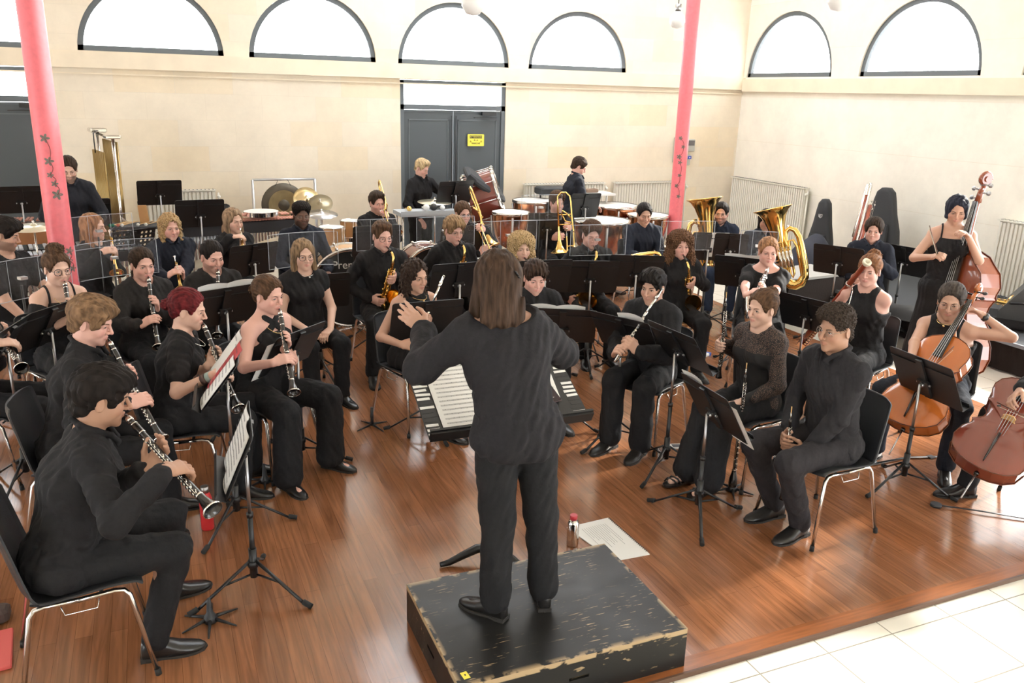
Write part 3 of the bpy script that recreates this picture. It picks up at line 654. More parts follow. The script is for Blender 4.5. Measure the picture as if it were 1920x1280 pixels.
def wooden_chair():
    r = empty('wooden_chair')
    MB().box((0, 0, .45), (.42, .42, .025), 0, None, .008).build('seat', BEECH, r); MB().box((0, -.235, .78), (.38, .02, .12), 0, rotx(.12), .008).build('backrest', BEECH, r)
    for s in (1, -1):
        MB().tube([(s*.20, -.20, .0), (s*.20, -.20, .45), (s*.20, -.25, .86)], [.018, .024, .017], 8).build('leg', BEECH, r)
        MB().tube([(s*.20, .19, .0), (s*.20, .19, .44), (s*.20, .15, .455), (s*.20, -.2, .455)], .02, 8).build('leg', BEECH, r)
    return r
def plastic_chair_at(x, y, ang, label, group='plastic shell chairs of the players'):
    return inst('plastic_chair', plastic_chair, TR((x, y, 0), ang-math.pi/2), label, 'chair', group)
# ---------------------------------------------------------------- music stands
def _desk(w_, h, kind):
    mb = MB(); P = rrect(w_, h, .022); P = [(x, y if y > 0 else max(y, -h/2)) for x, y in P]
    if kind == 'holes':
        nx, ny = 9, 6; xs = np.linspace(-w_/2+.03, w_/2-.03, nx+1); ys = np.linspace(-h/2+.03, h/2-.02, ny+1); t = .003
        mb.box((0, -h/2+.015, 0), (w_, .03, t)).box((0, h/2-.01, 0), (w_, .02, t)).box((-w_/2+.015, .005, 0), (.03, h-.05, t)).box((w_/2-.015, .005, 0), (.03, h-.05, t))
        for i in range(nx):
            for j in range(ny):
                cx, cy = (xs[i]+xs[i+1])/2, (ys[j]+ys[j+1])/2; a, b = (xs[1]-xs[0])/2, (ys[1]-ys[0])/2; n = 16; V = []
                for z in (-t/2, t/2):
                    for k in range(n):
                        th = 2*math.pi*k/n; c, s_ = math.cos(th), math.sin(th); q = 1/max(abs(c), abs(s_))
                        V.append((cx+a*c*q, cy+b*s_*q, z)); V.append((cx+.013*c, cy+.013*s_, z))
                solid = 3 <= i <= 5
                F = []
                for k in range(n):
                    m = (k+1) % n; F += [(2*k, 2*k+1, 2*m+1, 2*m), (2*n+2*k, 2*n+2*m, 2*n+2*m+1, 2*n+2*k+1), (2*k+1, 2*n+2*k+1, 2*n+2*m+1, 2*m+1)]
                if solid: mb.box((cx, cy, 0), (2*a, 2*b, t))
                else: mb.add(V, F)
    else: mb.prism(P, .0035, 0)
    mb.box((0, -h/2+.003, .028), (w_, .004, .055)); mb.box((0, -h/2+.018, .055), (w_, .03, .003))
    mb.box((0, h*.30, -.004), (w_*.98, .012, .008)).box((0, 0, -.010), (.05, h*.9, .016)).box((0, -h*.1, -.02), (.09, .05, .02))
    return mb
DM = {}
def music_stand(p, tilt=65., yaw=0., hz=1., label='', group='black music stands', kind='solid', w_=.50, h=.335, leg='tripod', legrot=0., zb=0., legr=.30):
    """p: foot of the pole; hz: height of the middle of the desk; yaw: the way the desk faces (world angle); tilt from the floor"""
    r = empty('music_stand', (p[0], p[1], zb), math.radians(yaw)-math.pi/2, label, 'music stand', group)   # local +y is the player's side
    key = (kind, w_, h)
    if key not in DM:
        o = _desk(w_, h, kind).build('desk', [BLKM, STEEL], r); DM[key] = o.data
    else: o = link('desk', DM[key], r)
    if ('knob', h) not in DM: DM[('knob', h)] = MB().ball((0, -h*.1, -.035), .016).cyl((-.055, -h*.1, -.02), (.055, -h*.1, -.02), .007, 8).build('tilt_knob', STEEL, o).data
    else: link('tilt_knob', DM[('knob', h)], o)
    t = math.radians(tilt); o.rotation_euler = (t, 0, math.pi); o.location = (0, .03, hz-zb)
    # desk: local y = up the desk, z = its face; rotated so the face looks at the player
    MB().cyl((0, 0, .12), (0, 0, (hz-zb)*.55), .013, 10, 0).cyl((0, 0, (hz-zb)*.55), (0, 0, hz-zb-.04), .009, 10, 1).cyl((0, 0, (hz-zb)*.54), (0, 0, (hz-zb)*.57), .017, 10, 0).cyl((0, 0, hz-zb-.05), (0, .02, hz-zb-.025), .012, 8, 0).build('pole', [BLKM, STEEL], r)
    if 'hub'+leg not in DM:
        m = MB(); 
        if leg == 'tripod': m.cyl((0, 0, .10), (0, 0, .26), .020, 10).cyl((0, 0, .16), (0, 0, .19), .028, 10)
        else: m.cyl((0, 0, .05), (0, 0, .22), .024, 12)
        DM['hub'+leg] = m.build('hub', BLKM, r).data
    else: link('hub', DM['hub'+leg], r)
    for i in range(3):
        if 'leg'+leg not in DM:
            m = MB()
            if leg == 'tripod': m.tube([(0, .02, .19), (0, legr*.55, .10), (0, legr*1.02, .012)], [.010, .010, .010], 8, flat=.7).tube([(0, .02, .115), (0, legr*.5, .105)], .006, 6)
            else: m.tube([(0, .02, .07), (0, .08, .075), (0, .16, .05), (0, .24, .022), (0, .29, .018)], [.022, .026, .022, .018, .014], 10)
            DM['leg'+leg] = m.build('leg', [BLKM, RUBBER], r).data; o = C.objects[-1]
            o = [c for c in KIDS[r.name] if c.name.startswith('leg')][-1]
        else: o = link('leg', DM['leg'+leg], r)
        if leg == 'tripod':
            if 'rf' not in DM: DM['rf'] = MB().cyl((0, legr*.96, .028), (0, legr*1.12, .014), .014, 8).build('rubber_foot', RUBBER, o).data
            else: link('rubber_foot', DM['rf'], o)
        o.rotation_euler = (0, 0, math.radians(legrot+120*i))
    Mw = Matrix.Translation((p[0], p[1], zb))@Matrix.Rotation(math.radians(yaw)-math.pi/2, 4, 'Z')@Matrix.Translation((0, .03, hz-zb))@Matrix.Rotation(math.pi, 4, 'Z')@Matrix.Rotation(t, 4, 'X')
    return r, Mw                             # Mw: desk plane, y up the desk, z out of its face
def sheet(Mw, w_=.23, h=.30, off=(0, 0), z=.008, label='', name='sheet_music', staves=9, pages=1, rot=0., curl=0., group='sheet music on the stands', red=False):
    mb = MB(); R = rotz(rot)
    for pgi in range(pages):
        ox = off[0]+(pgi-(pages-1)/2)*w_
        def f(u, v): x = (u-.5)*w_; y = (v-.5)*h; return tuple(R@np.array([x, y, 0])+np.array([ox, off[1], z+curl*math.sin(u*math.pi)]))
        mb.grid(f, 9, 2, 1 if red and pgi == 1 else 0, True); 
        def g(u, v): q = f(1-u, v); return (q[0], q[1], q[2]-.002)
        mb.grid(g, 9, 2, 0, True)
        for s in range(staves):
            y = h*.40-s*h*.82/max(staves-1, 1)
            for k in range(3): 
                a = R@np.array([0, y-k*.0035, 0]); mb.box((ox+a[0], off[1]+a[1], z+curl*.9+.0012), (w_*.86, .0008, .0004), 2, R)
            for k in range(9): a = R@np.array([-w_*.38+k*w_*.093+random.random()*.006, y-.004+random.uniform(-.004, .004), 0]); mb.box((ox+a[0], off[1]+a[1], z+curl*.9+.0014), (.0035, .0028, .0004), 2, R)
    o = mb.build(name, [PAPER, RED, INK]); o.matrix_world = Mw; return tag(o, label, 'sheet music', group)
def shield(p, yaw, z, label, w_=.60, h=.28, bend=.35, group='clear acrylic sound shields'):
    r = empty('sound_shield', (p[0], p[1], 0), math.radians(yaw)-math.pi/2, label, 'sound shield', group)
    def f(u, v): a = (u-.5)*2; return (math.sin(a*bend)*w_/2/math.sin(bend), -.05+(math.cos(a*bend)-1)*w_*.9, z+(v-.5)*h)
    if 'sh%.2f%.2f%.2f%.2f' % (w_, h, bend, z) not in DM:
        mb = MB(); mb.grid(f, 13, 2, 0, True); e = [f(i/12, 0) for i in range(13)]+[f(1-i/12, 1) for i in range(13)]
        mb.tube(e, .0028, 6, 1, closed=True)
        for u in (.33, .67): mb.tube([f(u, 0), f(u, 1)], .0016, 5, 1)
        mb.build('acrylic_panel', [ACR, ACRE], r)
    m = MB(); m.cyl((0, 0, .18), (0, 0, z-h*.2), .009, 8, 0).box((0, -.03, z), (.05, .05, .02), 1); m.build('pole', [BLKM, STEEL], r)
    for i in range(3):
        a = math.radians(30+120*i); MB().tube([(0, 0, .20), (.25*math.cos(a), .25*math.sin(a), .012)], .008, 6).build('leg', BLKM, r)
    return r
# ---------------------------------------------------------------- woodwinds (tip of the mouthpiece at 0, bell along +z, keys towards +y)
def _keys(mb, z0, z1, n, r, m, sz=.0055, side=.010, yy=1):
    rd = random.Random(int(z0*1000)+n)
    for i in range(n):
        z = z0+(z1-z0)*i/(n-1); mb.cyl((0, yy*r*.9, z), (0, yy*(r+.005), z), sz*1.1, 10, m)
        if i % 2 == 0: mb.ball((side*(1 if i % 4 else -1), yy*r*.7, z+.01), (sz*.8, sz*.6, sz*1.6), m, 8)
    for sx in (1, -1): mb.tube([(sx*side*.95, yy*r*.75, z0-.01), (sx*side*.95, yy*r*.75, z1+.01)], .0018, 6, m)
    for i in range(5): z = z0+(z1-z0)*(i+.5)/5; mb.tube([(side, yy*r*.7, z), (side*1.6, yy*r*.2, z+.015), (side*1.3, yy*r*.6, z+.03)], .0022, 6, m)
def clarinet():
    r = empty('clarinet')
    MB().lathe([(.003, 0), (.007, .01), (.0125, .05), (.0135, .075)], cap=True).cyl((0, 0, .028), (0, 0, .052), .0145, 16, 1).build('mouthpiece', [EBONY, SILVER], r)
    MB().lathe([(.0145, .078), (.0165, .10), (.0155, .14)]).cyl((0, 0, .074), (0, 0, .081), .0158, 16, 1).cyl((0, 0, .137), (0, 0, .144), .0158, 16, 1).build('barrel', [EBONY, SILVER], r)
    MB().lathe([(.0138, .144), (.0132, .25), (.0132, .36)]).build('upper_joint', EBONY, r); MB().lathe([(.0138, .36), (.0140, .48), (.0155, .565)]).cyl((0, 0, .356), (0, 0, .366), .0152, 16, 1).build('lower_joint', [EBONY, SILVER], r)
    MB().lathe([(.0165, .572), (.0185, .60), (.024, .63), (.034, .655), (.0395, .664), (.037, .664), (.022, .63), (.010, .58)], n=24).cyl((0, 0, .566), (0, 0, .576), .0172, 16, 1).lathe([(.0405, .660), (.0408, .6655), (.039, .666)], n=24, m=1).build('bell', [EBONY, SILVER], r)
    mb = MB(); _keys(mb, .175, .345, 9, .0132, 0); _keys(mb, .375, .55, 9, .014, 0, .0065); mb.build('keywork', SILVER, r); return r
def flute():
    r = empty('flute')
    MB().cyl((0, 0, 0), (0, 0, .22), .0095, 14).lathe([(.0135, .05), (.0135, .09)], cap=True).cyl((0, 0, -.004), (0, 0, 0), .0105, 14).build('head_joint', SILVER, r)
    MB().cyl((0, 0, .22), (0, 0, .67), .0098, 14).cyl((0, 0, .218), (0, 0, .26), .0108, 14).cyl((0, 0, .56), (0, 0, .57), .011, 14).build('body_joint', SILVER, r)
    mb = MB()
    for i in range(14): z = .285+i*.026; mb.cyl((0, .009, z), (0, .0135, z), .0078, 12)
    mb.tube([(.010, .006, .27), (.010, .006, .65)], .002, 6); mb.tube([(-.008, .008, .36), (-.010, .009, .5)], .002, 6); mb.build('keywork', SILVER, r); return r
def oboe(L=.60, bulb=False):
    r = empty('english_horn' if bulb else 'oboe')
    MB().lathe([(.0035, -.02), (.0022, .03)], m=0).cyl((0, 0, .02), (0, 0, .065), .0035, 8, 1).build('reed', [REED, SILVER], r)
    MB().lathe([(.0085, .06), (.0095, .075), (.0075, .09), (.0080, .25), (.0095, .40), (.0115, L-.09)], cap=True).build('body_joint', EBONY, r)
    if bulb: MB().lathe([(.0125, L-.09), (.016, L-.07), (.026, L-.03), (.029, L), (.026, L+.025), (.019, L+.045), (.022, L+.05)], n=22, cap=True).cyl((0, 0, L-.095), (0, 0, L-.087), .0135, 14, 1).build('bell', [EBONY, SILVER], r)
    else: MB().lathe([(.0125, L-.09), (.014, L-.05), (.020, L-.01), (.023, L), (.021, L)], n=20).cyl((0, 0, L-.095), (0, 0, L-.087), .0135, 14, 1).build('bell', [EBONY, SILVER], r)
    mb = MB(); _keys(mb, .12, .30, 11, .008, 0, .005, .010); _keys(mb, .32, L-.1, 11, .010, 0, .0055, .012); mb.build('keywork', SILVER, r); return r
def peg_stand(n=5, label='', loc=(0, 0, 0), cat='instrument stand', h=.13, straight=False):
    r = empty('instrument_stand', loc, 0, label, cat); MB().lathe([(.034, .006), (.030, .03), (.016, .05), (.011, h*.8), (.006, h)], cap=True).build('peg', BLKP, r) if not straight else MB().cyl((0, 0, .012), (0, 0, h), .012, 10).build('peg', BLKP, r)
    for i in range(n):
        a = 2*math.pi*i/n+.4; MB().tube([(.015*math.cos(a), .015*math.sin(a), .022), (.14*math.cos(a), .14*math.sin(a), .006)], [.010, .004], 6).build('foot', BLKM, r)
    return r
def bassoon():
    r = empty('bassoon')                   # bell end at +z top; z=0 is the boot
    MB().cyl((0, 0, 0), (0, 0, .42), .020, 14).cyl((.036, 0, 0), (.036, 0, .42), .024, 14).box((.018, 0, .03), (.07, .052, .06), 1).cyl((.018, 0, .40), (.018, 0, .43), .043, 14, 1).build('boot_joint', [MAPBAS, SILVER], r)
    MB().lathe([(.024, .43), (.022, .95)], (.036, 0, 0), (.036, 0, 1), 14).build('bass_joint', MAPBAS, r); MB().lathe([(.019, .43), (.014, .90)], (0, 0, 0), (0, 0, 1), 14, cap=True).build('wing_joint', MAPBAS, r)
    MB().lathe([(.023, .95), (.024, .97), (.020, 1.10), (.022, 1.22)], (.036, 0, 0), (.036, 0, 1), 16).cyl((.036, 0, .94), (.036, 0, .96), .027, 16, 1).lathe([(.026, 1.22), (.033, 1.235), (.034, 1.25), (.029, 1.255), (.017, 1.25), (.015, 1.15)], (.036, 0, 0), (.036, 0, 1), 20, m=2).build('bell', [MAPBAS, SILVER, IVORY], r)
    MB().tube([(0, 0, .90), (0, .02, .96), (-.02, .10, 1.0), (-.05, .20, .985), (-.06, .25, .95)], [.005, .004, .004, .003, .0025], 8).build('bocal', SILVER, r)
    mb = MB(); _keys(mb, .08, .38, 10, .022, 0, .009, .018); _keys(mb, .48, .85, 10, .019, 0, .008, .016); mb.build('keywork', SILVER, r); return r
def contrabassoon():
    r = empty('contrabassoon')
    for nm, x, y, z0, z1, ra in (('outer_tube', 0, 0, 0, 1.0, .030), ('inner_tube', .075, 0, .1, 1.15, .026)): MB().cyl((x, y, z0), (x, y, z1), ra, 14).build(nm, MAPBAS, r)
    MB().tube([(.045, .02, .2), (.045, .02, 1.28), (.06, .02, 1.33), (.085, .02, 1.33), (.10, .02, 1.28), (.10, .02, .5)], .015, 10).build('metal_tube', SILVER, r)
    MB().lathe([(.027, 1.15), (.030, 1.24), (.036, 1.28)], (.075, 0, 0), (.075, 0, 1)).build('bell', SILVER, r)
    mb = MB(); _keys(mb, .25, 1.1, 20, .032, 0, .012, .03, -1); _keys(mb, .25, 1.1, 14, .045, 0, .010, .05, -1); mb.build('keywork', SILVER, r); return r
def bass_clarinet():
    r = empty('bass_clarinet')
    MB().tube([(0, -.13, .05), (0, -.10, .03), (0, -.075, -.005)], [.006, .011, .014], 12).build('mouthpiece', EBONY, r)
    MB().tube([(0, -.075, -.005), (0, -.055, -.03), (0, -.035, -.035), (0, -.02, -.01), (0, -.012, .03), (0, 0, .045), (0, .003, .0), (0, 0, -.04)], [.013, .014, .014, .014, .014, .014, .014, .015], 12).build('neck', SILVER, r)
    MB().cyl((0, 0, -.04), (0, 0, -.80), .019, 16).cyl((0, 0, -.42), (0, 0, -.44), .022, 16, 1).build('body_joint', [EBONY, SILVER], r)
    MB().tube([(0, 0, -.80), (0, .02, -.87), (0, .08, -.88), (0, .12, -.82), (0, .15, -.75)], [.02, .024, .032, .045, .065], 18, cap=False).build('bell', SILVER, r)
    mb = MB(); _keys(mb, -.75, -.12, 18, .019, 0, .010, .018); mb.build('keywork', SILVER, r); return r
def sax(k=1.):
    """mouthpiece tip at 0, neck rises forward, body goes down -z, bell opens towards +y"""
    r = empty('saxophone')
    MB().tube([(0, -.0, 0), (0, .05*k, .006), (0, .085*k, .005)], [.006, .011, .012], 12).build('mouthpiece', EBONY, r)
    MB().tube([(0, .085*k, .005), (0, .12*k, .002), (0, .15*k, -.02), (0, .165*k, -.06), (0, .167*k, -.09)], [.0085, .010, .012, .0135, .014], 12).build('neck', GOLD, r)
    P = [(0, .167, -.09), (0, .166, -.25), (0, .164, -.45), (0, .165, -.58), (0, .180, -.645), (0, .215, -.675), (0, .250, -.655), (0, .268, -.60), (0, .272, -.50), (0, .280, -.42), (0, .300, -.355), (0, .325, -.325)]
    MB().tube([(a*k, b*k, c*k) for a, b, c in P], [x*k for x in (.014, .020, .028, .033, .035, .037, .038, .039, .043, .050, .064, .078)], 20, cap=False).tube([(0, .325*k, -.325*k), (0, .3262*k, -.3235*k)], [.0795*k, .0795*k], 20, cap=False).tube([(0, .3255*k, -.3245*k), (0, .29*k, -.40*k), (0, .275*k, -.5*k)], [.077*k, .048*k, .03*k], 20, 1, cap=False).build('body_tube', [GOLD, BRASS], r)
    mb = MB()
    for i in range(11): z = -(.14+i*.041)*k; rr = .013+.018*i/11; mb.cyl((0, (.164-.0)*k+rr*k, z), (0, .164*k+(rr+.012)*k, z), (.009+.0008*i)*k, 10)
    for i in range(7): z = -(.16+i*.06)*k; mb.cyl(((.02+.001*i)*k, .165*k, z), ((.034+.002*i)*k, .165*k, z), .011*k, 10); mb.ball((-.03*k, .155*k, z), (.006, .006, .014), 0, 8)
    for x in (.03, -.03): mb.tube([(x*k, .175*k, -.12*k), (x*1.15*k, .178*k, -.56*k)], .003*k, 6)
    for z in (-.45, -.53, -.6): mb.cyl((.04*k, .27*k, z*k), (.056*k, .275*k, z*k), .022*k, 14)
    mb.tube([(.0, .2*k, -.45*k), (0, .235*k, -.45*k)], .006*k, 8); mb.build('keywork', GOLD, r); return r
# ---------------------------------------------------------------- brass
def trumpet():
    r = empty('trumpet')                   # mouthpiece at 0, bell towards +z, valves up along +y
    MB().lathe([(.013, 0), (.0135, .004), (.010, .012), (.004, .03), (.005, .08)]).build('mouthpiece', SILVER, r)
    MB().tube([(0, 0, .07), (0, 0, .40), (0, -.006, .425), (0, -.03, .44), (0, -.055, .425), (0, -.06, .40), (0, -.06, .22)], .0058, 10).tube([(.0, -.06, .20), (.01, -.06, .10), (.01, -.05, .075), (.01, -.025, .065), (.012, 0, .09), (.012, 0, .30)], .006, 10).build('tubing', GOLD, r)
    MB().lathe([(.006, .28), (.008, .36), (.013, .42), (.025, .46), (.045, .483), (.061, .49), (.0605, .492), (.044, .486), (.022, .46), (.009, .40)], (.012, 0, 0), (.012, 0, 1), 24).build('bell', GOLD, r)
    for i in range(3): z = .19+i*.028; MB().cyl((.006, -.085, z), (.006, .035, z), .011, 12).cyl((.006, .035, z), (.006, .055, z), .003, 6, 1).cyl((.006, .055, z), (.006, .058, z), .008, 10, 1).build('valve', [SILVER, SILVER], r)
    return r
def trombone():
    r = empty('trombone')                  # mouthpiece at 0, slide forward along +z, bell section to the -x side going back
    MB().lathe([(.016, 0), (.0165, .005), (.012, .016), (.005, .035), (.006, .10)]).build('mouthpiece', SILVER, r)
    MB().tube([(0, 0, .09), (0, 0, .70), (0, -.01, .735), (0, -.04, .76), (0, -.07, .735), (0, -.08, .70), (0, -.08, .05)], .0075, 10).tube([(0, 0, .20), (0, -.08, .20)], .005, 8).tube([(0, 0, .30), (0, -.08, .30)], .005, 8).build('slide', GOLD, r)
    MB().tube([(0, -.08, .05), (-.03, -.08, .0), (-.06, -.075, -.10), (-.07, -.07, -.30), (-.075, -.06, -.36), (-.09, -.02, -.40), (-.10, .03, -.40), (-.11, .07, -.36), (-.11, .075, -.30), (-.11, .075, .0)], .009, 10).tube([(-.07, -.07, -.15), (-.11, .075, -.15)], .006, 8).tube([(-.07, -.07, -.04), (-.11, .075, -.04)], .006, 8).tube([(-.065, -.07, -.1), (-.04, -.02, -.16), (-.05, .03, -.2), (-.09, .04, -.16), (-.09, -.0, -.08), (-.065, -.06, -.06)], .008, 10).build('tuning_section', GOLD, r)
    MB().lathe([(.010, -.02), (.015, .06), (.022, .14), (.035, .20), (.060, .245), (.098, .27), (.108, .274), (.106, .277), (.058, .25), (.030, .20)], (-.11, .075, 0), (-.11, .075, 1), 28).build('bell', GOLD, r); return r
def tuba(k=1.):
    """stands on its bottom bow at 0, bell up +z, player behind (-y)"""
    r = empty('tuba' if k > .8 else 'euphonium')
    MB().lathe([(.045*k, .10*k), (.055*k, .30*k), (.070*k, .50*k), (.095*k, .68*k), (.125*k, .78*k), (.165*k, .845*k), (.205*k, .875*k), (.212*k, .88*k), (.209*k, .885*k), (.16*k, .855*k), (.115*k, .79*k), (.06*k, .6*k)], (.09*k, 0, 0), (.09*k, 0, 1), 32).build('bell', GOLD, r)
    MB().tube([np.array(q)*k for q in [(.09, 0, .12), (.085, 0, .06), (.05, 0, .02), (0, 0, .005), (-.06, 0, .02), (-.11, 0, .08), (-.13, 0, .18), (-.135, 0, .40), (-.13, 0, .52), (-.10, 0, .60), (-.05, 0, .63), (0, 0, .60), (.01, .03, .52), (.0, .05, .3)]], [x*k for x in (.047, .052, .055, .055, .053, .048, .043, .036, .033, .030, .028, .026, .024, .022)], 16).build('main_tube', GOLD, r)
    MB().tube([np.array(q)*k for q in [(-.09, .04, .10), (-.095, .04, .42), (-.07, .04, .50), (-.03, .04, .50), (-.02, .05, .42), (-.02, .05, .14), (.0, .05, .1), (.02, .05, .14), (.02, .05, .4)]], .014*k, 12).tube([np.array(q)*k for q in [(.12, .07, .5), (.04, .08, .5), (.03, .08, .25), (.06, .08, .2), (.10, .08, .25), (.10, .08, .42)]], .011*k, 10).tube([np.array(q)*k for q in [(.02, -.05, .56), (.0, -.14, .60), (.01, -.22, .63)]], .006*k, 8).build('small_tubing', GOLD, r)
    for i in range(4): x = (-.03+i*.038)*k; MB().cyl((x, .10*k, .22*k), (x, .10*k, .40*k), .016*k, 12).cyl((x, .10*k, .40*k), (x, .10*k, .44*k), .004*k, 6).cyl((x, .10*k, .44*k), (x, .10*k, .445*k), .011*k, 10).build('valve', SILVER, r)
    MB().lathe([(.016, 0), (.017, .006), (.010, .03), (.006, .06)], (.01*k, -.26*k, .65*k), (.01*k, -.2*k, .62*k)).build('mouthpiece', SILVER, r); return r
# ---------------------------------------------------------------- bowed strings: L body length; z up, front towards +y
def viol(L=.755, name='cello', vm=None, neck=.62, dp=.16, shoulder=0.):
    r = empty(name); vm = vm or VARN
    K = [(0, .0), (.01, .10), (.04, .19), (.10, .262), (.20, .291), (.30, .270), (.375, .222), (.40, .225), (.41, .238), (.43, .215), (.47, .172), (.53, .158), (.59, .168), (.645, .196), (.66, .216), (.675, .204), (.70, .205), (.76, .226), (.83, .232), (.90, .205), (.95, .150), (.985, .07), (1.0, .03)]
    if shoulder: K = [(a, b) for a, b in K if a < .80]+[(.86, .19), (.92, .115), (.97, .06), (1., .035)]
    half = [(b*L, a*L) for a, b in K]; loop = half+[(-x, z) for x, z in half[-2:0:-1]]; n = len(loop); cx, cz = 0, .45*L
    d = dp*L/.755*.115/.16/2*1.0; mb = MB(); V = []; F = []
    for s in (1, -1):
        for (sc, h) in ((1.0, d), (.93, d+.008*s*s), (.75, d+.018), (.45, d+.026), (.02, d+.030)):
            V += [(x*sc, s*(h), cz+(z-cz)*sc) for x, z in loop]
    for si in (0, 1):
        o = si*5*n
        for rg in range(4):
            for j in range(n):
                q = (o+rg*n+j, o+rg*n+(j+1) % n, o+(rg+1)*n+(j+1) % n, o+(rg+1)*n+j); F.append(q if si == 0 else q[::-1])
    mb.add(V, F, 0, True); e = MB()
    V2 = [(x*.985, d, cz+(z-cz)*.99) for x, z in loop]+[(x*.985, -d, cz+(z-cz)*.99) for x, z in loop]; mb.add(V2, [(j, (j+1) % n, n+(j+1) % n, n+j) for j in range(n)], 0, False)
    for s in (1, -1): mb.tube([(x, s*(d+.001), z) for x, z in loop], .0032*L/.755, 6, 1, closed=True)
    for s in (1, -1):
        mb.tube([(s*L*q[0], d+.0215+q[2], L*q[1]) for q in ((.075, .60, .001), (.085, .61, .0), (.088, .59, .0), (.095, .53, -.002), (.105, .47, -.006), (.118, .44, -.009), (.125, .455, -.011), (.115, .465, -.009))], .0032*L/.755, 6, 2)
    mb.build('sound_box', [vm, mat('purfling', (.12, .03, .01), .3), EBONY], r)
    nt = L+neck*L*.62; MB().tube([(0, d*.2, L*.99), (0, d+.01, L*1.05), (0, d+.005, nt)], [.03*L/.755, .018*L/.755, .015*L/.755], 10, flat=1.).build('neck', vm, r)
    MB().add([(s*w_*L, y, z) for z, w_, y in ((L*.72, .042, d+.062*L), (nt+.01, .020, d+.028*L)) for s, in ((1,), (-1,))]+[(s*w_*L, y-.02*L, z) for z, w_, y in ((L*.72, .036, d+.062*L), (nt+.01, .018, d+.028*L)) for s in (1, -1)], [(0, 1, 3, 2), (4, 6, 7, 5), (0, 2, 6, 4), (1, 5, 7, 3), (0, 4, 5, 1), (2, 3, 7, 6)]).build('fingerboard', EBONY, r)
    ph = .17*L; sp = [(0, d+.0, nt), (0, d-.01, nt+ph*.5), (0, d-.035*L, nt+ph*.9)]
    sc = MB(); sc.tube(sp, [.020*L/.755, .017*L/.755, .013*L/.755], 10); c = np.array([0, d-.02*L, nt+ph*1.05]); pts = []
    for i in range(30): a = i/29*3.6*math.pi; rr = .056*L*(1-i/29*.85); pts.append(c+np.array([0, -rr*math.cos(a)*1.0, rr*math.sin(a)]))
    sc.tube(pts, [.0125*L*(1-.3*i/29) for i in range(30)], 10); sc.cyl(c-(.03*L, 0, 0), c+(.03*L, 0, 0), .022*L, 14).cyl(c-(.02*L, 0, 0), c+(.02*L, 0, 0), .045*L, 18); sc.build('scroll', [vm], r)
    for i, (zz, s) in enumerate(((.2, 1), (.45, -1), (.6, 1), (.8, -1))):
        z = nt+ph*zz; MB().cyl((-s*.02*L, d-.01, z), (s*.055*L, d-.01, z), .006*L/.755, 8, 0).ball((s*.075*L, d-.01, z), (.018*L/.755, .007, .014*L/.755), 0, 10).build('peg', EBONY if name == 'cello' else STEEL, r)
    MB().prism([(-.06*L, 0), (-.045*L, .02*L), (-.05*L, .06*L), (-.03*L, .095*L), (.03*L, .085*L), (.05*L, .06*L), (.045*L, .02*L), (.06*L, 0), (.02*L, .02*L), (-.02*L, .02*L)], .008, 0, Matrix.Translation((0, d+.022, L*.50))@Matrix.Rotation(0, 4, 'Z')@Matrix(((1, 0, 0, 0), (0, 0, 1, 0), (0, -0, 0, 0), (0, 0, 0, 1)))if 0 else Matrix(((1, 0, 0, 0), (0, 1, 0, d+.022), (0, 0, 1, L*.50), (0, 0, 0, 1)))).build('bridge', REED, r)
    MB().tube([(0, d+.03, L*.06), (0, d+.045*L, L*.20), (0, d+.06*L, L*.33)], [.012*L/.755, .024*L/.755, .032*L/.755], 10, flat=.35).build('tailpiece', EBONY, r)
    st = MB()
    for x in (-1, -.33, .33, 1): st.tube([(x*.028*L, d+.062*L, L*.33), (x*.034*L, d+.115*L, L*.505), (x*.012*L, d+.030*L, nt+.01)], .0012*L/.755+.0004, 5)
    st.build('strings', STEEL, r); MB().cyl((0, 0, 0), (0, 0, -.28*L if name == 'cello' else -.12*L), .005, 8).cyl((0, 0, 0), (0, 0, -.02), .015, 10, 1).build('endpin', [STEEL, EBONY], r)
    return r
def bow(a, b, label, up=(0, 0, 1)):
    r = empty('bow', (0, 0, 0), 0, label, 'bow'); a, b = np.array(a, float), np.array(b, float); u = nrm(up); L = np.linalg.norm(b-a); m = (a+b)/2
    MB().tube([a+u*.022, a+(b-a)*.5+u*.012, b+u*.022], [.005, .004, .003], 8).build('stick', mat('pernambuco', (.09, .025, .012), .3), r)
    MB().tube([a+(b-a)*.03, b-(b-a)*.01], .0032, 4, flat=.4).build('hair', mat('horsehair', (.6, .56, .45), .6), r); MB().tube([a+(b-a)*.02+u*.004, a+(b-a)*.09+u*.010], .010, 8, flat=.6).build('frog', EBONY, r); return r
# ---------------------------------------------------------------- percussion
def drum(rad, h, shell, name='drum', label='', loc=(0, 0, 0), cat='drum', legs=3, zt=.9, group=None, lugs=8):
    r = empty(name, loc, 0, label, cat, group)
    MB().lathe([(rad, zt-h), (rad, zt)], n=28).build('shell', shell, r); MB().lathe([(0, 0), (rad*.99, 0)], (0, 0, zt+.002), (0, 0, zt+1), 28).build('head', WHITEP, r)
    for z in (zt, zt-h): MB().tube([(rad*1.02*math.cos(a), rad*1.02*math.sin(a), z) for a in np.linspace(0, 2*math.pi, 28, endpoint=False)], .007, 6, closed=True).build('hoop', CHROME, r)
    m = MB()
    for i in range(lugs): a = 2*math.pi*i/lugs; m.cyl((rad*1.03*math.cos(a), rad*1.03*math.sin(a), zt-h), (rad*1.03*math.cos(a), rad*1.03*math.sin(a), zt), .005, 6)
    m.build('tension_rods', CHROME, r)
    for i in range(legs): a = 2*math.pi*i/legs+.5; MB().tube([(rad*.8*math.cos(a), rad*.8*math.sin(a), zt-h*.6), (rad*1.1*math.cos(a), rad*1.1*math.sin(a), .01)], .010, 8).build('leg', CHROME, r)
    return r
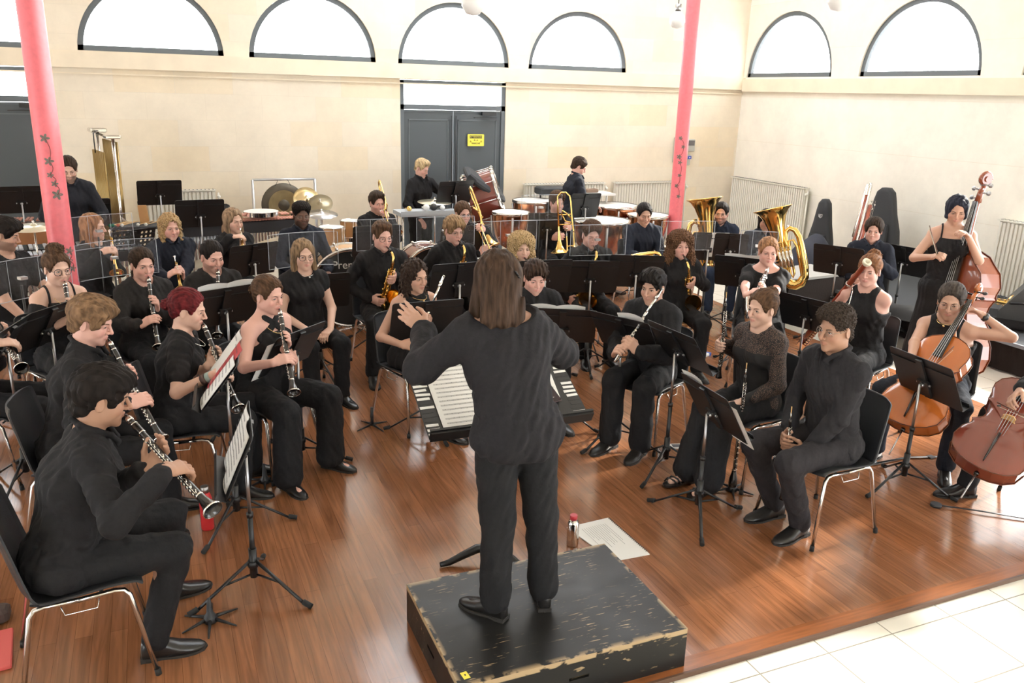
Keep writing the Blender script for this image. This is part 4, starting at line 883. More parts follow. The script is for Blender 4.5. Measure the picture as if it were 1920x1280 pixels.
def timpano(rad=.36, zt=.86):
    r = empty('timpani'); MB().lathe([(rad*.15, zt-.50), (rad*.55, zt-.44), (rad*.85, zt-.30), (rad*.97, zt-.12), (rad*.97, zt-.02)], n=36).build('bowl', COPPER, r)
    MB().lathe([(0, 0), (rad, 0)], (0, 0, zt), (0, 0, zt+1), 36).build('head', WHITEP, r); MB().lathe([(rad*.98, -.03), (rad*1.05, -.03), (rad*1.05, .006), (rad*.99, .006)], (0, 0, zt), (0, 0, zt+1), 36).build('hoop', CHROME, r)
    for i in range(4):
        a = math.pi/4+i*math.pi/2; MB().tube([(rad*1.02*math.cos(a), rad*1.02*math.sin(a), zt-.05), (rad*.95*math.cos(a), rad*.95*math.sin(a), zt-.35), (rad*.5*math.cos(a), rad*.5*math.sin(a), .12)], .014, 8).build('strut', STEEL, r)
    MB().cyl((0, 0, .02), (0, 0, .14), rad*.6, 24).box((0, -rad*.8, .04), (.10, .25, .03)).build('base', BLKM, r); return r
def cymbal(rad=.22, z=.95, tilt=0., m=None, loc=(0, 0, 0), ang=0., label='', group=None, name='cymbal'):
    r = empty(name, loc, ang, label, 'cymbal', group); R = rotx(math.radians(tilt)); V = MB().lathe([(.001, .030), (.022, .026), (.034, .010), (.05, .008), (rad, -.012), (rad, -.014), (.04, .004)], n=36)
    V.v = [np.concatenate(V.v)@R.T+np.array([0, 0, z])]; V.build('plate', m or BRASS, r)
    MB().cyl((0, 0, .25), (0, 0, z+.05), .009, 8).ball((0, 0, z+.045), .012).build('pole', CHROME, r)
    for i in range(3): a = 2*math.pi*i/3; MB().tube([(0, 0, .35), (.24*math.cos(a), .24*math.sin(a), .01)], .008, 6).build('leg', CHROME, r)
    return r
def bars(name, label, A, B, z, n, w0, w1, bm, frm, loc_h=.0, tubes=True, cat='percussion', fasc=.12, depth_side=1):
    """a keyboard percussion instrument from A to B (floor points), bars across"""
    A = np.array([*A[:2], 0.]); B = np.array([*B[:2], 0.]); L = np.linalg.norm(B-A); ang = math.atan2(B[1]-A[1], B[0]-A[0])
    r = empty(name, tuple(A), ang, label, cat); pw = L/n
    bme = {}
    for row, (yy, zz) in enumerate(((0, 0), (1, .03))):
        for i in range(n):
            if row and i % 7 in (2, 6): continue
            k = i/(n-1); ww = w0+(w1-w0)*k; key = round(ww, 2)
            if (row, i//4) not in bme: o = MB().box((0, 0, 0), (pw*.86, ww*.62, .018), 0, None, .004).build('bar', bm, r); bme[(row, i//4)] = o.data
            else: o = link('bar', bme[(row, i//4)], r)
            o.location = ((i+.5+.5*row)*pw, (-1 if row == 0 else 1)*ww*.30+0, z+zz)
    m = MB()
    m.add([(0, -w0*.62, z-.02), (L, -w1*.62, z-.02), (L, -w1*.62, z-.02-fasc), (0, -w0*.62, z-.02-fasc), (0, -w0*.62+.02, z-.02), (L, -w1*.62+.02, z-.02), (L, -w1*.62+.02, z-.02-fasc), (0, -w0*.62+.02, z-.02-fasc)], [(0, 3, 2, 1), (4, 5, 6, 7), (0, 1, 5, 4), (3, 7, 6, 2)])
    m.add([(0, w0*.62, z-.02), (L, w1*.62, z-.02), (L, w1*.62, z-.02-fasc), (0, w0*.62, z-.02-fasc)], [(0, 1, 2, 3)])
    m.box((-.03, 0, z-.04), (.05, w0*1.3, .10)).box((L+.03, 0, z-.04), (.05, w1*1.3, .10)); m.build('frame', frm, r)
    for x, ww in ((.02, w0), (L-.02, w1)):
        for s in (1, -1): MB().tube([(x, s*ww*.55, z-.08), (x, s*ww*.55, .04)], .016, 8).ball((x, s*ww*.55, .035), .035).build('leg', BLKM if bm is not ALU else CHROME, r)
    if tubes:
        q = None
        for i in range(0, n, 1):
            k = i/(n-1); l = .42-.30*k
            MB().cyl((pw*(i+.5), -.10*(w0/.4), z-.05), (pw*(i+.5), -.10*(w0/.4), z-.05-l), pw*.36, 10).build('resonator', ALU, r)
    return r
# ---------------------------------------------------------------- the hall
def stone(name, c1, c2, mort, rot=(0, 0, 0)):
    m, N, L, b = nodes_mat(name); tc = N.new('ShaderNodeTexCoord'); mp = N.new('ShaderNodeMapping'); mp.inputs['Rotation'].default_value = rot; L.new(tc.outputs['Object'], mp.inputs[0])
    br = N.new('ShaderNodeTexBrick'); br.inputs['Scale'].default_value = 1; br.inputs['Brick Width'].default_value = .72; br.inputs['Row Height'].default_value = .335; br.inputs['Mortar Size'].default_value = .004; br.inputs['Mortar Smooth'].default_value = .6
    br.inputs['Color1'].default_value = (*c1, 1); br.inputs['Color2'].default_value = (*c2, 1); br.inputs['Mortar'].default_value = (*mort, 1); br.inputs['Bias'].default_value = -.55; L.new(mp.outputs[0], br.inputs[0])
    nz = N.new('ShaderNodeTexNoise'); nz.inputs['Scale'].default_value = 1.4; nz.inputs['Detail'].default_value = 8; nz.inputs['Roughness'].default_value = .7; L.new(tc.outputs['Object'], nz.inputs[0])
    mx = N.new('ShaderNodeMix'); mx.data_type = 'RGBA'; mx.blend_type = 'MULTIPLY'; mx.inputs[0].default_value = 1; rp = N.new('ShaderNodeMapRange'); rp.inputs[1].default_value = .3; rp.inputs[2].default_value = .7; rp.inputs[3].default_value = .90; rp.inputs[4].default_value = 1.06
    L.new(nz.outputs['Fac'], rp.inputs[0]); L.new(br.outputs['Color'], mx.inputs[6]); L.new(rp.outputs[0], mx.inputs[7]); L.new(mx.outputs[2], b.inputs['Base Color'])
    b.inputs['Roughness'].default_value = .9; b.inputs['Specular IOR Level'].default_value = .2
    bp = N.new('ShaderNodeBump'); bp.inputs['Strength'].default_value = .25; bp.inputs['Distance'].default_value = .01; L.new(nz.outputs['Fac'], bp.inputs['Height']); L.new(bp.outputs[0], b.inputs['Normal']); return m
ST1 = stone('limestone', (.83, .745, .61), (.82, .66, .42), (.78, .70, .57), (math.pi/2, 0, 0)); ST2 = stone('glare_limestone', (.92, .88, .78), (.90, .84, .70), (.84, .78, .66), (math.pi/2, 0, math.pi/2))  # second stone is whitened to carry the right wall's glare in its colour
BAND = mat('stone_band', (.84, .74, .58), .9, var=.06, bscale=3); CEIL = mat('ceiling_paint', (.80, .76, .68), .9)
DGREY = mat('door_grey', (.065, .078, .088), .45); FRM = mat('window_frame_grey', (.11, .128, .142), .5)
def wood_floor():
    m, N, L, b = nodes_mat('oak_parquet'); tc = N.new('ShaderNodeTexCoord'); mp = N.new('ShaderNodeMapping'); mp.inputs['Rotation'].default_value = (0, 0, math.pi/2); L.new(tc.outputs['Object'], mp.inputs[0])
    br = N.new('ShaderNodeTexBrick'); br.inputs['Scale'].default_value = 1; br.inputs['Brick Width'].default_value = 1.25; br.inputs['Row Height'].default_value = .075; br.inputs['Mortar Size'].default_value = .0009; br.offset = .37
    br.inputs['Color1'].default_value = (.205, .080, .034, 1); br.inputs['Color2'].default_value = (.275, .115, .052, 1); br.inputs['Mortar'].default_value = (.11, .04, .016, 1); L.new(mp.outputs[0], br.inputs[0])
    m2 = N.new('ShaderNodeMapping'); m2.inputs['Scale'].default_value = (22, 1.3, 1); L.new(tc.outputs['Object'], m2.inputs[0]); nz = N.new('ShaderNodeTexNoise'); nz.inputs['Scale'].default_value = 1.5; nz.inputs['Detail'].default_value = 7; nz.inputs['Distortion'].default_value = 1.2; L.new(m2.outputs[0], nz.inputs[0])
    rp = N.new('ShaderNodeMapRange'); rp.inputs[1].default_value = .3; rp.inputs[2].default_value = .7; rp.inputs[3].default_value = .72; rp.inputs[4].default_value = 1.25; L.new(nz.outputs['Fac'], rp.inputs[0])
    mx = N.new('ShaderNodeMix'); mx.data_type = 'RGBA'; mx.blend_type = 'MULTIPLY'; mx.inputs[0].default_value = 1; L.new(br.outputs['Color'], mx.inputs[6]); L.new(rp.outputs[0], mx.inputs[7]); L.new(mx.outputs[2], b.inputs['Base Color'])
    n3 = N.new('ShaderNodeTexNoise'); n3.inputs['Scale'].default_value = 2.2; n3.inputs['Detail'].default_value = 5; L.new(tc.outputs['Object'], n3.inputs[0]); r3 = N.new('ShaderNodeMapRange'); r3.inputs[1].default_value = .3; r3.inputs[2].default_value = .7; r3.inputs[3].default_value = .13; r3.inputs[4].default_value = .25
    L.new(n3.outputs['Fac'], r3.inputs[0]); L.new(r3.outputs[0], b.inputs['Roughness']); b.inputs['Specular IOR Level'].default_value = .75
    bp = N.new('ShaderNodeBump'); bp.inputs['Strength'].default_value = .12; bp.inputs['Distance'].default_value = .002; L.new(nz.outputs['Fac'], bp.inputs['Height']); L.new(bp.outputs[0], b.inputs['Normal']); return m
def tile_floor():
    m, N, L, b = nodes_mat('floor_tiles'); tc = N.new('ShaderNodeTexCoord'); mp = N.new('ShaderNodeMapping'); mp.inputs['Location'].default_value = (-2.33+.403*20, -.0, 0); L.new(tc.outputs['Object'], mp.inputs[0])
    br = N.new('ShaderNodeTexBrick'); br.offset = 0; br.inputs['Scale'].default_value = 1; br.inputs['Brick Width'].default_value = .403; br.inputs['Row Height'].default_value = .403; br.inputs['Mortar Size'].default_value = .0035
    br.inputs['Color1'].default_value = (.76, .73, .65, 1); br.inputs['Color2'].default_value = (.73, .69, .60, 1); br.inputs['Mortar'].default_value = (.26, .24, .20, 1); L.new(mp.outputs[0], br.inputs[0]); L.new(br.outputs['Color'], b.inputs['Base Color'])
    b.inputs['Roughness'].default_value = .2; b.inputs['Specular IOR Level'].default_value = .7; return m
WOODF = wood_floor(); TILEF = tile_floor(); BORD = mat('oak_border', (.25, .085, .028), .26, var=.2, bscale=3, stretch=(1.5, 20, 1))
YW, XW, ZC = 12.0, 9.4, 6.2; X0, Y0 = -7.0, -4.0
mb = MB().box(((X0+XW)/2, (Y0+YW)/2, -.06), (XW-X0+1, YW-Y0+1, .08)); mb.build('floor', TILEF, kind='structure')
wx0, wx1, wy0, wy1 = -6.2, 6.45, 2.52, 11.0
MB().box(((wx0+wx1)/2, (wy0+wy1)/2, -.01), (wx1-wx0-.2, wy1-wy0-.2, .02)).build('floor', WOODF, kind='structure')
mb = MB().box(((wx0+wx1)/2, wy0+.05, -.0095), (wx1-wx0, .10, .021)).box(((wx0+wx1)/2, wy0+.004, -.008), (wx1-wx0, .012, .026), 1)
mb.build('trim_1', [BORD, mat('trim_dark', (.10, .05, .03), .4)], kind='structure')
MB().box((wx1-.05, (wy0+wy1)/2, -.0095), (.10, wy1-wy0-.2, .021)).build('trim_2', BORD, kind='structure'); MB().box(((wx0+wx1)/2, wy1-.05, -.0095), (wx1-wx0, .10, .021)).build('trim_3', BORD, kind='structure')
def arch_wall(name, M, lo, hi, wins, doors, m, zt=ZC, zs=2.83, th=.38):
    """wall in local x-z plane at y=0 facing -y, thickness behind"""
    mb = MB(); F = lambda V, f, k=0: mb.add(V, f, k, False, M)
    def panel(x0, x1, z0, z1):
        if x1-x0 < 1e-4: return
        F([(x0, 0, z0), (x1, 0, z0), (x1, 0, z1), (x0, 0, z1)], [(0, 1, 2, 3)]); F([(x0, th, z0), (x1, th, z0), (x1, th, z1), (x0, th, z1)], [(3, 2, 1, 0)])
    xs = lo
    for a, b in sorted(doors)+[(hi, hi)]:
        panel(xs, a, 0, 2.62); 
        if a < hi: F([(a, 0, 0), (a, th, 0), (a, th, 2.62), (a, 0, 2.62), (b, 0, 0), (b, th, 0), (b, th, 2.62), (b, 0, 2.62)], [(0, 1, 2, 3), (7, 6, 5, 4), (3, 2, 6, 7)])
        xs = b
    panel(lo, hi, 2.62, zs); xs = lo
    for a, b in sorted(wins)+[(hi, hi)]:
        panel(xs, a, zs, zt)
        if a < hi:
            n = 24; r = (b-a)/2; c = (a+b)/2; P = [(c-r*math.cos(math.pi*i/n), zs+r*math.sin(math.pi*i/n)) for i in range(n+1)]
            for i in range(n):
                (x0, z0), (x1, z1) = P[i], P[i+1]; F([(x0, 0, z0), (x1, 0, z1), (x1, 0, zt), (x0, 0, zt)], [(0, 1, 2, 3)]); F([(x0, th, z0), (x1, th, z1), (x1, th, zt), (x0, th, zt)], [(3, 2, 1, 0)])
                F([(x0, 0, z0), (x1, 0, z1), (x1, th, z1), (x0, th, z0)], [(3, 2, 1, 0)])
            F([(a, 0, zs), (b, 0, zs), (b, th, zs), (a, th, zs)], [(0, 1, 2, 3)])
        xs = b
    return mb.build(name, m, kind='structure')
GLASS = mat('window_glass', (.95, .98, 1), .05, alpha=.08)
NW = [0, 0]
def arch_window(M, a, b, zs=2.83, y=.03):
    NW[0] += 1; r = (b-a)/2; c = (a+b)/2; n = 28; fw_ = .065; mb = MB(); q = []
    for rr in (r-.001, r-fw_):
        for yy in (y, y+.06): q.append([(c-rr*math.cos(math.pi*i/n), yy, zs+(0 if rr > r-.01 else 0)+rr*math.sin(math.pi*i/n)) for i in range(n+1)])
    V = sum(q, []); k = n+1
    for i in range(n): mb.add([V[i], V[i+1], V[2*k+i+1], V[2*k+i], V[k+i], V[k+i+1], V[3*k+i+1], V[3*k+i]], [(0, 1, 2, 3), (7, 6, 5, 4), (3, 2, 6, 7)], 0, False, M)
    mb.add([(a, y, zs), (b, y, zs), (b, y, zs+fw_), (a, y, zs+fw_), (a, y+.06, zs), (b, y+.06, zs), (b, y+.06, zs+fw_), (a, y+.06, zs+fw_)], [(0, 1, 2, 3), (7, 6, 5, 4), (3, 2, 6, 7)], 0, False, M)
    o = mb.build('window_%d' % NW[0], FRM, kind='structure')
    P = [(c-(r-.02)*math.cos(math.pi*i/n), y+.03, zs+.02+(r-.02)*math.sin(math.pi*i/n)) for i in range(n+1)]; MB().add(P, [tuple(range(n+1))], 0, False, M).build('pane', GLASS, o); return o
I4 = np.eye(4); MBk = np.eye(4); MBk[1, 3] = YW
per = 2.033; BW = [(-.72+per*k, .995+per*k) for k in range(-3, 4)]; BD = [(-2.75, -1.04), (3.37, 5.02)]
arch_wall('wall_back', MBk, X0, XW, BW, BD, ST1)
# right wall: local x runs along -Y
MR = np.array([[0, 1, 0, XW], [-1, 0, 0, YW], [0, 0, 1, 0], [0, 0, 0, 1.]])
RW = [(.07+2.495*k, 2.03+2.495*k) for k in range(0, 6)]; RD = [(5.6, 7.4), (7.8, 9.8), (10.2, 12.2), (12.6, 14.6)]  # lower openings beyond view, added to throw light on the right floor
arch_wall('wall_right', MR, 0, YW-Y0, RW, RD, ST2)
ML = np.array([[0, -1, 0, X0], [1, 0, 0, Y0], [0, 0, 1, 0], [0, 0, 0, 1.]])
LW = [(1.+2.5*k, 2.95+2.5*k) for k in range(0, 6)]
arch_wall('wall_left', ML, 0, YW-Y0, LW, [(3.6, 5.4), (8.6, 10.4)], ST2)
for k in range(1, 7): arch_window(MBk, *BW[k])
for a in RW: arch_window(MR, *a)
for a in LW: arch_window(ML, *a)
MF = np.array([[-1, 0, 0, XW], [0, -1, 0, Y0], [0, 0, 1, 0], [0, 0, 0, 1.]]); FW = [(1.2+2.5*k, 3.1+2.5*k) for k in (0, 2, 4)]; arch_wall('wall_front', MF, 0, XW-X0, FW, [(6.2, 8.2)], ST2)  # rear wall behind the camera, added to keep light off the near floor
for a in FW: arch_window(MF, *a)
sx0, sx1, sy0, sy1 = 2.4, 7.6, 8.2, 11.4  # unseen skylight opening, added to brighten the back of the hall
cm = MB()
for (a, b, c_, d_) in ((X0-.5, XW+.5, Y0-.5, sy0), (X0-.5, XW+.5, sy1, YW+.5), (X0-.5, sx0, sy0, sy1), (sx1, XW+.5, sy0, sy1)): cm.box(((a+b)/2, (c_+d_)/2, ZC+.1), (b-a, d_-c_, .2))
cm.build('ceiling', CEIL, kind='structure'); sk = MB()
for k in range(6): sk.box((sx0+k*(sx1-sx0)/5, (sy0+sy1)/2, ZC+.12), (.06, sy1-sy0, .08))
sk.box(((sx0+sx1)/2, (sy0+sy1)/2, ZC+.12), (sx1-sx0, .06, .08)); o = sk.build('window_40', FRM, kind='structure'); MB().box(((sx0+sx1)/2, (sy0+sy1)/2, ZC+.18), (sx1-sx0, sy1-sy0, .01)).build('pane', GLASS, o)
# string courses under the windows
mb = MB().box(((X0+XW)/2, YW-.03, 2.725), (XW-X0, .06, .20)).box(((X0+XW)/2, YW-.012, 2.56), (XW-X0, .024, .018))
mb.build('trim_4', BAND, kind='structure'); MB().box((XW-.03, (Y0+YW-.06)/2, 2.70), (.06, YW-Y0-.06, .20)).build('trim_5', BAND, kind='structure')
for y0, y1 in ((10.05, 12.0), (7.35, 9.3), (4.9, 6.85)): pass
def double_door(n, x0, x1, sign=False):
    mb = MB(); y = YW+.02; d = .06; zt = 2.61; bx = lambda a, b, c, e, k=0, yy=y, dd=d: mb.box(((a+b)/2, yy+dd/2, (c+e)/2), (b-a, dd, e-c), k)
    bx(x0, x0+.06, 0, zt); bx(x1-.06, x1, 0, zt); bx(x0, x1, zt-.05, zt); bx(x0, x1, 2.20, 2.27); o = mb.build('door_%d' % n, FRM, kind='structure')
    MB().box(((x0+x1)/2, y+.03, 2.41), (x1-x0-.12, .01, .28)).build('pane', GLASS, o); c = (x0+x1)/2
    for s, (a, b) in enumerate(((x0+.06, c-.005), (c+.005, x1-.06))):
        mb = MB().box(((a+b)/2, y+.045, 1.10), (b-a, .04, 2.19)); w_ = b-a
        for (p, q, r_, t) in ((a+.07, b-.07, 2.05, 2.065), (a+.07, b-.07, .2, .215), (a+.07, a+.085, .2, 2.065), (b-.085, b-.07, .2, 2.065), (a, b, 2.17, 2.185)): mb.box(((p+q)/2, y+.022, (r_+t)/2), (q-p, .010, t-r_), 1)
        lf = mb.build('leaf', [DGREY, FRM], o)
        MB().tube([((b if s == 0 else a)+(-.03 if s == 0 else .03), y-.02, .15), ((b if s == 0 else a)+(-.03 if s == 0 else .03), y-.02, 2.12)], .011, 8).build('rod', BLKM, lf)
    MB().box((x1-.28, y-.03, 2.16), (.22, .05, .05)).box((x1-.34, y-.05, 2.10), (.36, .02, .012)).build('door_closer', BLKM, o)
    MB().box((c+.09, y-.035, 1.05), (.04, .05, .16)).tube([(c+.09, y-.06, 1.10), (c+.25, y-.06, 1.10)], .010, 8).build('handle', BLKM, o); MB().tube([(x1-.1, y-.04, 1.05), (x1-.12, y-.08, 1.12), (x1-.12, y-.08, .9)], .010, 6).build('handle', BLKM, o)
    return o
double_door(1, BD[0][0], BD[0][1]); double_door(2, BD[1][0], BD[1][1])
def text(s, size, M, m, parent=None, name='lettering', ex=.0008):
    c = bpy.data.curves.new(name, 'FONT'); c.body = s; c.size = size; c.extrude = ex; c.align_x = 'CENTER'; c.align_y = 'CENTER'; t = bpy.data.objects.new('t', c); C.objects.link(t)
    me = bpy.data.meshes.new_from_object(t.evaluated_get(bpy.context.evaluated_depsgraph_get())); bpy.data.objects.remove(t); me.materials.clear(); me.materials.append(m); me.transform(M); return link(name, me, parent)
YEL = mat('yellow_sign', (.85, .72, .08), .5); BLK1 = mat('sign_black', (.03, .03, .03), .6)
SM = lambda x, y, z: Matrix.Translation((x, y, z))@Matrix.Rotation(math.pi/2, 4, 'X')
s = MB().prism(rrect(.265, .175, .012), .004, 0, np.array(SM(4.545, YW-.012+.02, 1.77))).box((4.545, YW+.003, 1.817), (.20, .003, .040), 1).build('warning_sign', [YEL, BLK1]); tag(s, 'yellow sign with black words on the right leaf of the grey double door', 'sign')
text('ATTENTION', .036, SM(4.545, YW-.0005, 1.817), YEL, s); text('A LA', .034, SM(4.545, YW+.002, 1.768), BLK1, s); text('MARCHE', .034, SM(4.545, YW+.002, 1.722), BLK1, s)
for sx in (-.085, .085): MB().prism([(-.018, -.015), (.018, -.015), (0, .016)], .002, 0, np.array(SM(4.545+sx, YW+.002, 1.755))).build('triangle_mark', mat('sign_triangle', (.45, .36, .03), .6), s)
# iron columns, painted pink with ivy
PINK = mat('pink_paint', (.72, .15, .175), .42, bump=.08, bscale=25, var=.06); IVY = mat('painted_ivy', (.16, .14, .12), .7); IVYR = mat('painted_stem', (.22, .04, .04), .7)
def column(x, y, rad, label, leaves):
    r = empty('iron_column', (x, y, 0), 0, label, 'column'); MB().lathe([(rad*1.7, 0), (rad*1.7, .12), (rad*1.25, .18), (rad*1.15, .24), (rad*1.02, .30), (rad*.98, 3), (rad*.96, ZC)], n=32).build('shaft', PINK, r)
    MB().lathe([(rad*1.9, ZC-.12), (rad*1.9, ZC)], n=32, cap=True).build('capital', PINK, r)
    va = math.atan2(-y, -x); mb = MB(); pr = 0
    for z, da, sz in leaves:
        a = va+da; c = np.array([math.cos(a)*(rad+.001), math.sin(a)*(rad+.001), z]); t = np.array([-math.sin(a), math.cos(a), 0]); nn = np.array([math.cos(a), math.sin(a), 0]); n = 30
        for i in range(n):
            b0 = 2*math.pi*i/n; b1 = 2*math.pi*(i+1)/n; R0 = sz*(.42+.68*abs(math.cos(2.5*b0))**1.4); R1 = sz*(.42+.68*abs(math.cos(2.5*b1))**1.4)
            def pt(R_, b): x_ = R_*math.cos(b); aa = a+x_/rad; return (math.cos(aa)*(rad+.002), math.sin(aa)*(rad+.002), z+R_*math.sin(b))
            mb.add([pt(0, 0), pt(R0, b0), pt(R1, b1)], [(0, 1, 2)], 0)
    mb.build('painted_leaves', IVY, r); mb = MB()
    zs = [l[0] for l in leaves]
    for i in range(len(leaves)-1):
        if abs(zs[i]-zs[i+1]) < .22: mb.tube([(math.cos(va+da)*(rad+.001), math.sin(va+da)*(rad+.001), z) for z, da in [(leaves[i][0]+(leaves[i+1][0]-leaves[i][0])*u, leaves[i][1]+(leaves[i+1][1]-leaves[i][1])*u+.25*math.sin(u*3.1)) for u in np.linspace(0, 1, 7)]], .003, 5)
    if mb.v: mb.build('painted_stem', IVYR, r)
    return r
colL = aty(106, 390, 7.8); colR = aty(1271, 350, 10.2)
column(colL[0], 7.8, .098, 'pink iron column with painted ivy leaves, left of the hall', [(2.02, -.2, .035), (1.84, -.1, .035), (1.73, -.15, .024), (1.66, .1, .026), (1.57, .2, .04), (1.10, .6, .035), (1.02, .4, .035), (.95, .7, .03)])
column(colR[0], 10.2, .098, 'pink iron column with painted ivy, right, in front of the wall box', [(1.92, -.2, .03), (1.8, .3, .03), (1.66, -.2, .035), (1.58, .0, .03), (1.40, .1, .028), (1.25, -.2, .03), (1.1, .2, .03)])
# radiators
RADW = mat('radiator_enamel', (.80, .78, .70), .4)
def radiator(M, L, label, z0=.15, z1=1.12, group='white panel radiators'):
    r = empty('radiator', (0, 0, 0), 0, label, 'radiator', group); r.matrix_world = Matrix(M); mb = MB().box((L/2, .06, (z0+z1)/2), (L, .06, z1-z0-.04)).build('panel', RADW, r)
    n = int(L/.05); mb = MB()
    for i in range(n): x = (i+.5)*L/n; mb.box((x, .022, (z0+z1)/2), (.030, .022, z1-z0-.06), 0, None, .004)
    mb.build('front_fins', RADW, r); mb = MB().box((L/2, .05, z1-.01), (L+.02, .11, .015))
    for i in range(n): mb.box(((i+.5)*L/n, .05, z1-.001), (.012, .07, .004), 1)
    mb.build('top_grille', [RADW, BLKM], r); MB().tube([(L+.04, .05, .02), (L+.04, .05, z1-.05)], .012, 8).ball((L+.04, .02, z1-.1), .025).build('valve', [RADW], r)
def RM(x, y, a=0): return TR((x, y, 0), a)
radiator(RM(5.32, YW-.16), 1.42, 'white radiator right of the double door, behind the timpani'); radiator(RM(6.95, YW-.16), 1.35, 'white radiator behind the right pink column'); radiator(RM(-.1, YW-.16), .85, 'white radiator on the back wall right of the tubular bells')
for yy, ll, lb in ((11.85, 1.8, 'white radiator on the right wall behind the tubas'), (6.75, 1.9, 'white radiator on the right wall behind the black wedge speaker')):
    radiator(TR((XW-.16, yy, 0), -math.pi/2), ll, lb, z1=1.19)
# wall box behind the right column
b_ = aty(1277, 281, YW); r = empty('wall_box', (b_[0], YW, b_[2]), 0, 'grey electrical box with blue labels on the back wall behind the pink column', 'electrical box')
MB().box((-.12, -.04, 0), (.09, .08, .42), 0, None, .01).box((.10, -.05, .08), (.22, .10, .20), 0, None, .01).box((.08, -.04, -.16), (.16, .07, .18), 0, None, .01).build('casing', mat('box_grey', (.42, .42, .38), .5), r)
MB().box((.10, -.102, .12), (.18, .006, .08)).build('display', mat('box_dark', (.12, .12, .12), .3), r); MB().box((.13, -.08, -.12), (.07, .006, .05)).box((-.13, -.085, -.05), (.04, .006, .06)).box((.13, -.084, -.12), (.02, .004, .02), 1).build('label_plate', [mat('box_blue', (.05, .09, .45), .4), PAPER], r)
# hanging lamps
LAMPM = mat('lamp_glass', (.9, .9, .88), .3)
def lamp(px, py, Y, rad, label):
    p = aty(px, py, Y); r = empty('pendant_lamp', (p[0], Y, p[2]), 0, label, 'lamp', None); MB().lathe([(.0, -rad), (rad*.6, -rad*.85), (rad, -rad*.2), (rad*.9, rad*.5), (rad*.45, rad)], n=24).build('globe', LAMPM, r)
    MB().cyl((0, 0, rad), (0, 0, rad*1.9), rad*.38, 14).build('socket', STEEL, r); MB().cyl((0, 0, rad*1.9), (0, 0, ZC-p[2]), .006, 6).build('cord', BLKM, r)
lamp(1270, 38, 9.4, .10, 'white globe lamp hanging beside the right pink column'); lamp(887, 6, 8.5, .12, 'white globe lamp hanging in front of the arched window over the double door'); lamp(1574, -2, 7.0, .12, 'white globe lamp hanging before the right wall')
# low stage along the right wall
mb = MB().box(((7.43+XW)/2, 6.65, .285), (XW-7.47, 4.7, .03)).box((7.462, 6.65, .286), (.028, 4.7, .034), 1).build('stage_top', [CARPET, mat('stage_edge', (.16, .18, .21), .5)])
st = empty('low_stage', (0, 0, 0), 0, 'low black stage platform with dark skirting along the right wall', 'stage'); mb.parent = st
def skf(u, v): return (7.47+.012*math.sin(u*4.7*28), 4.3+u*4.7, .27*v)
MB().grid(skf, 420, 2).grid(lambda u, v: skf(1-u, v), 420, 2).box(((7.46+XW)/2, 8.99, .14), (XW-7.54, .02, .27)).box(((7.46+XW)/2, 4.31, .14), (XW-7.54, .02, .27)).build('skirting', SKIRT, st)
# ---------------------------------------------------------------- the band
def ray(x, y): return _F+_r*(x-960)/FPX+_d*(y-640)/FPX
O3 = np.array([0, 0, H])
def aim(A, px, L, near=True):                 # end of a rod of length L from A that the photo shows at px
    v = nrm(ray(*px)); q = O3-np.array(A); b = q@v; c = q@q-L*L; D = b*b-c
    t = -b+(-1 if near else 1)*math.sqrt(D) if D > 0 else -b
    P = O3+t*v; return np.array(A)+nrm(P-A)*L
class Fr:
    def __init__(s, hp, hz, face, lean=.06, pel=0., hyaw=0., hpit=12., hroll=0., sex='m', hs=1., zf=0., **k):
        ph = math.radians(face); s.fw = np.array([math.cos(ph), math.sin(ph), 0]); s.rt = np.array([math.sin(ph), -math.cos(ph), 0])
        s.H = at(hp[0], hp[1], hz); s.B = s.H-s.fw*lean-s.rt*(pel or 0); s.B[2] = zf; s.ph = ph; s.R = rotz(math.radians(hyaw))@rotx(math.radians(-hpit))@roty(math.radians(hroll))
        s.hs = hs*(1. if sex == 'f' else 1.04); s.Hl = np.array([pel or 0., lean, hz-zf])
    def w(s, q): return s.B+s.rt*q[0]+s.fw*q[1]+np.array([0, 0, q[2]])
    def l(s, P): d = np.array(P)-s.B; return np.array([d@s.rt, d@s.fw, d[2]])
    def lv(s, d): return np.array([np.dot(d, s.rt), np.dot(d, s.fw), d[2]])
    def mouth(s, fwd=.108): return s.w(s.Hl+s.R@np.array([0, fwd, -.0595])*s.hs)
def grip(fr, G, d, s, front=None, c=.6, back=.036, up=.15, rev=False, **k):
    """hand s (+1 right) round a rod through world point G with world direction d; front = the rod's side the fingers cover"""
    g = fr.l(G); dl = nrm(fr.lv(d)); f = np.array([0, 1., 0]) if front is None else nrm(fr.lv(front)); f = nrm(f-dl*(f@dl)); l = nrm(np.cross(f, dl)); l = l*(1 if l[0]*s > 0 else -1)
    if rev: l = -l
    D = nrm(-l*.42+f*.85+np.array([0, 0, up])); N = -l*.85-f*.42; K = g+l*back+f*.014; return dict(p=K-D*.086, D=D, N=N, c=c, **k)
def hand_at(fr, px, Y, D, N, c=.5, **k): return dict(p=fr.l(aty(px[0], px[1], Y)), D=D, N=N, c=c, **k)
CX, CY = 1.42, 3.2
def chair_for(fr, label, kind='plastic', off=.045, group='black plastic shell chairs with chrome legs under the players'):
    p = fr.w((0, off, 0)); fn = plastic_chair if kind == 'plastic' else wooden_chair
    inst(kind+'_chair', fn, TR((p[0], p[1], 0), fr.ph-math.pi/2), label, 'chair', group if kind == 'plastic' else 'wooden chairs')
def put(kind, fn, A, d, x, label, cat, group=None, **kw): return inst(kind, fn, frame(A, d, x), label, cat, group, **kw)
LOCKS = {}
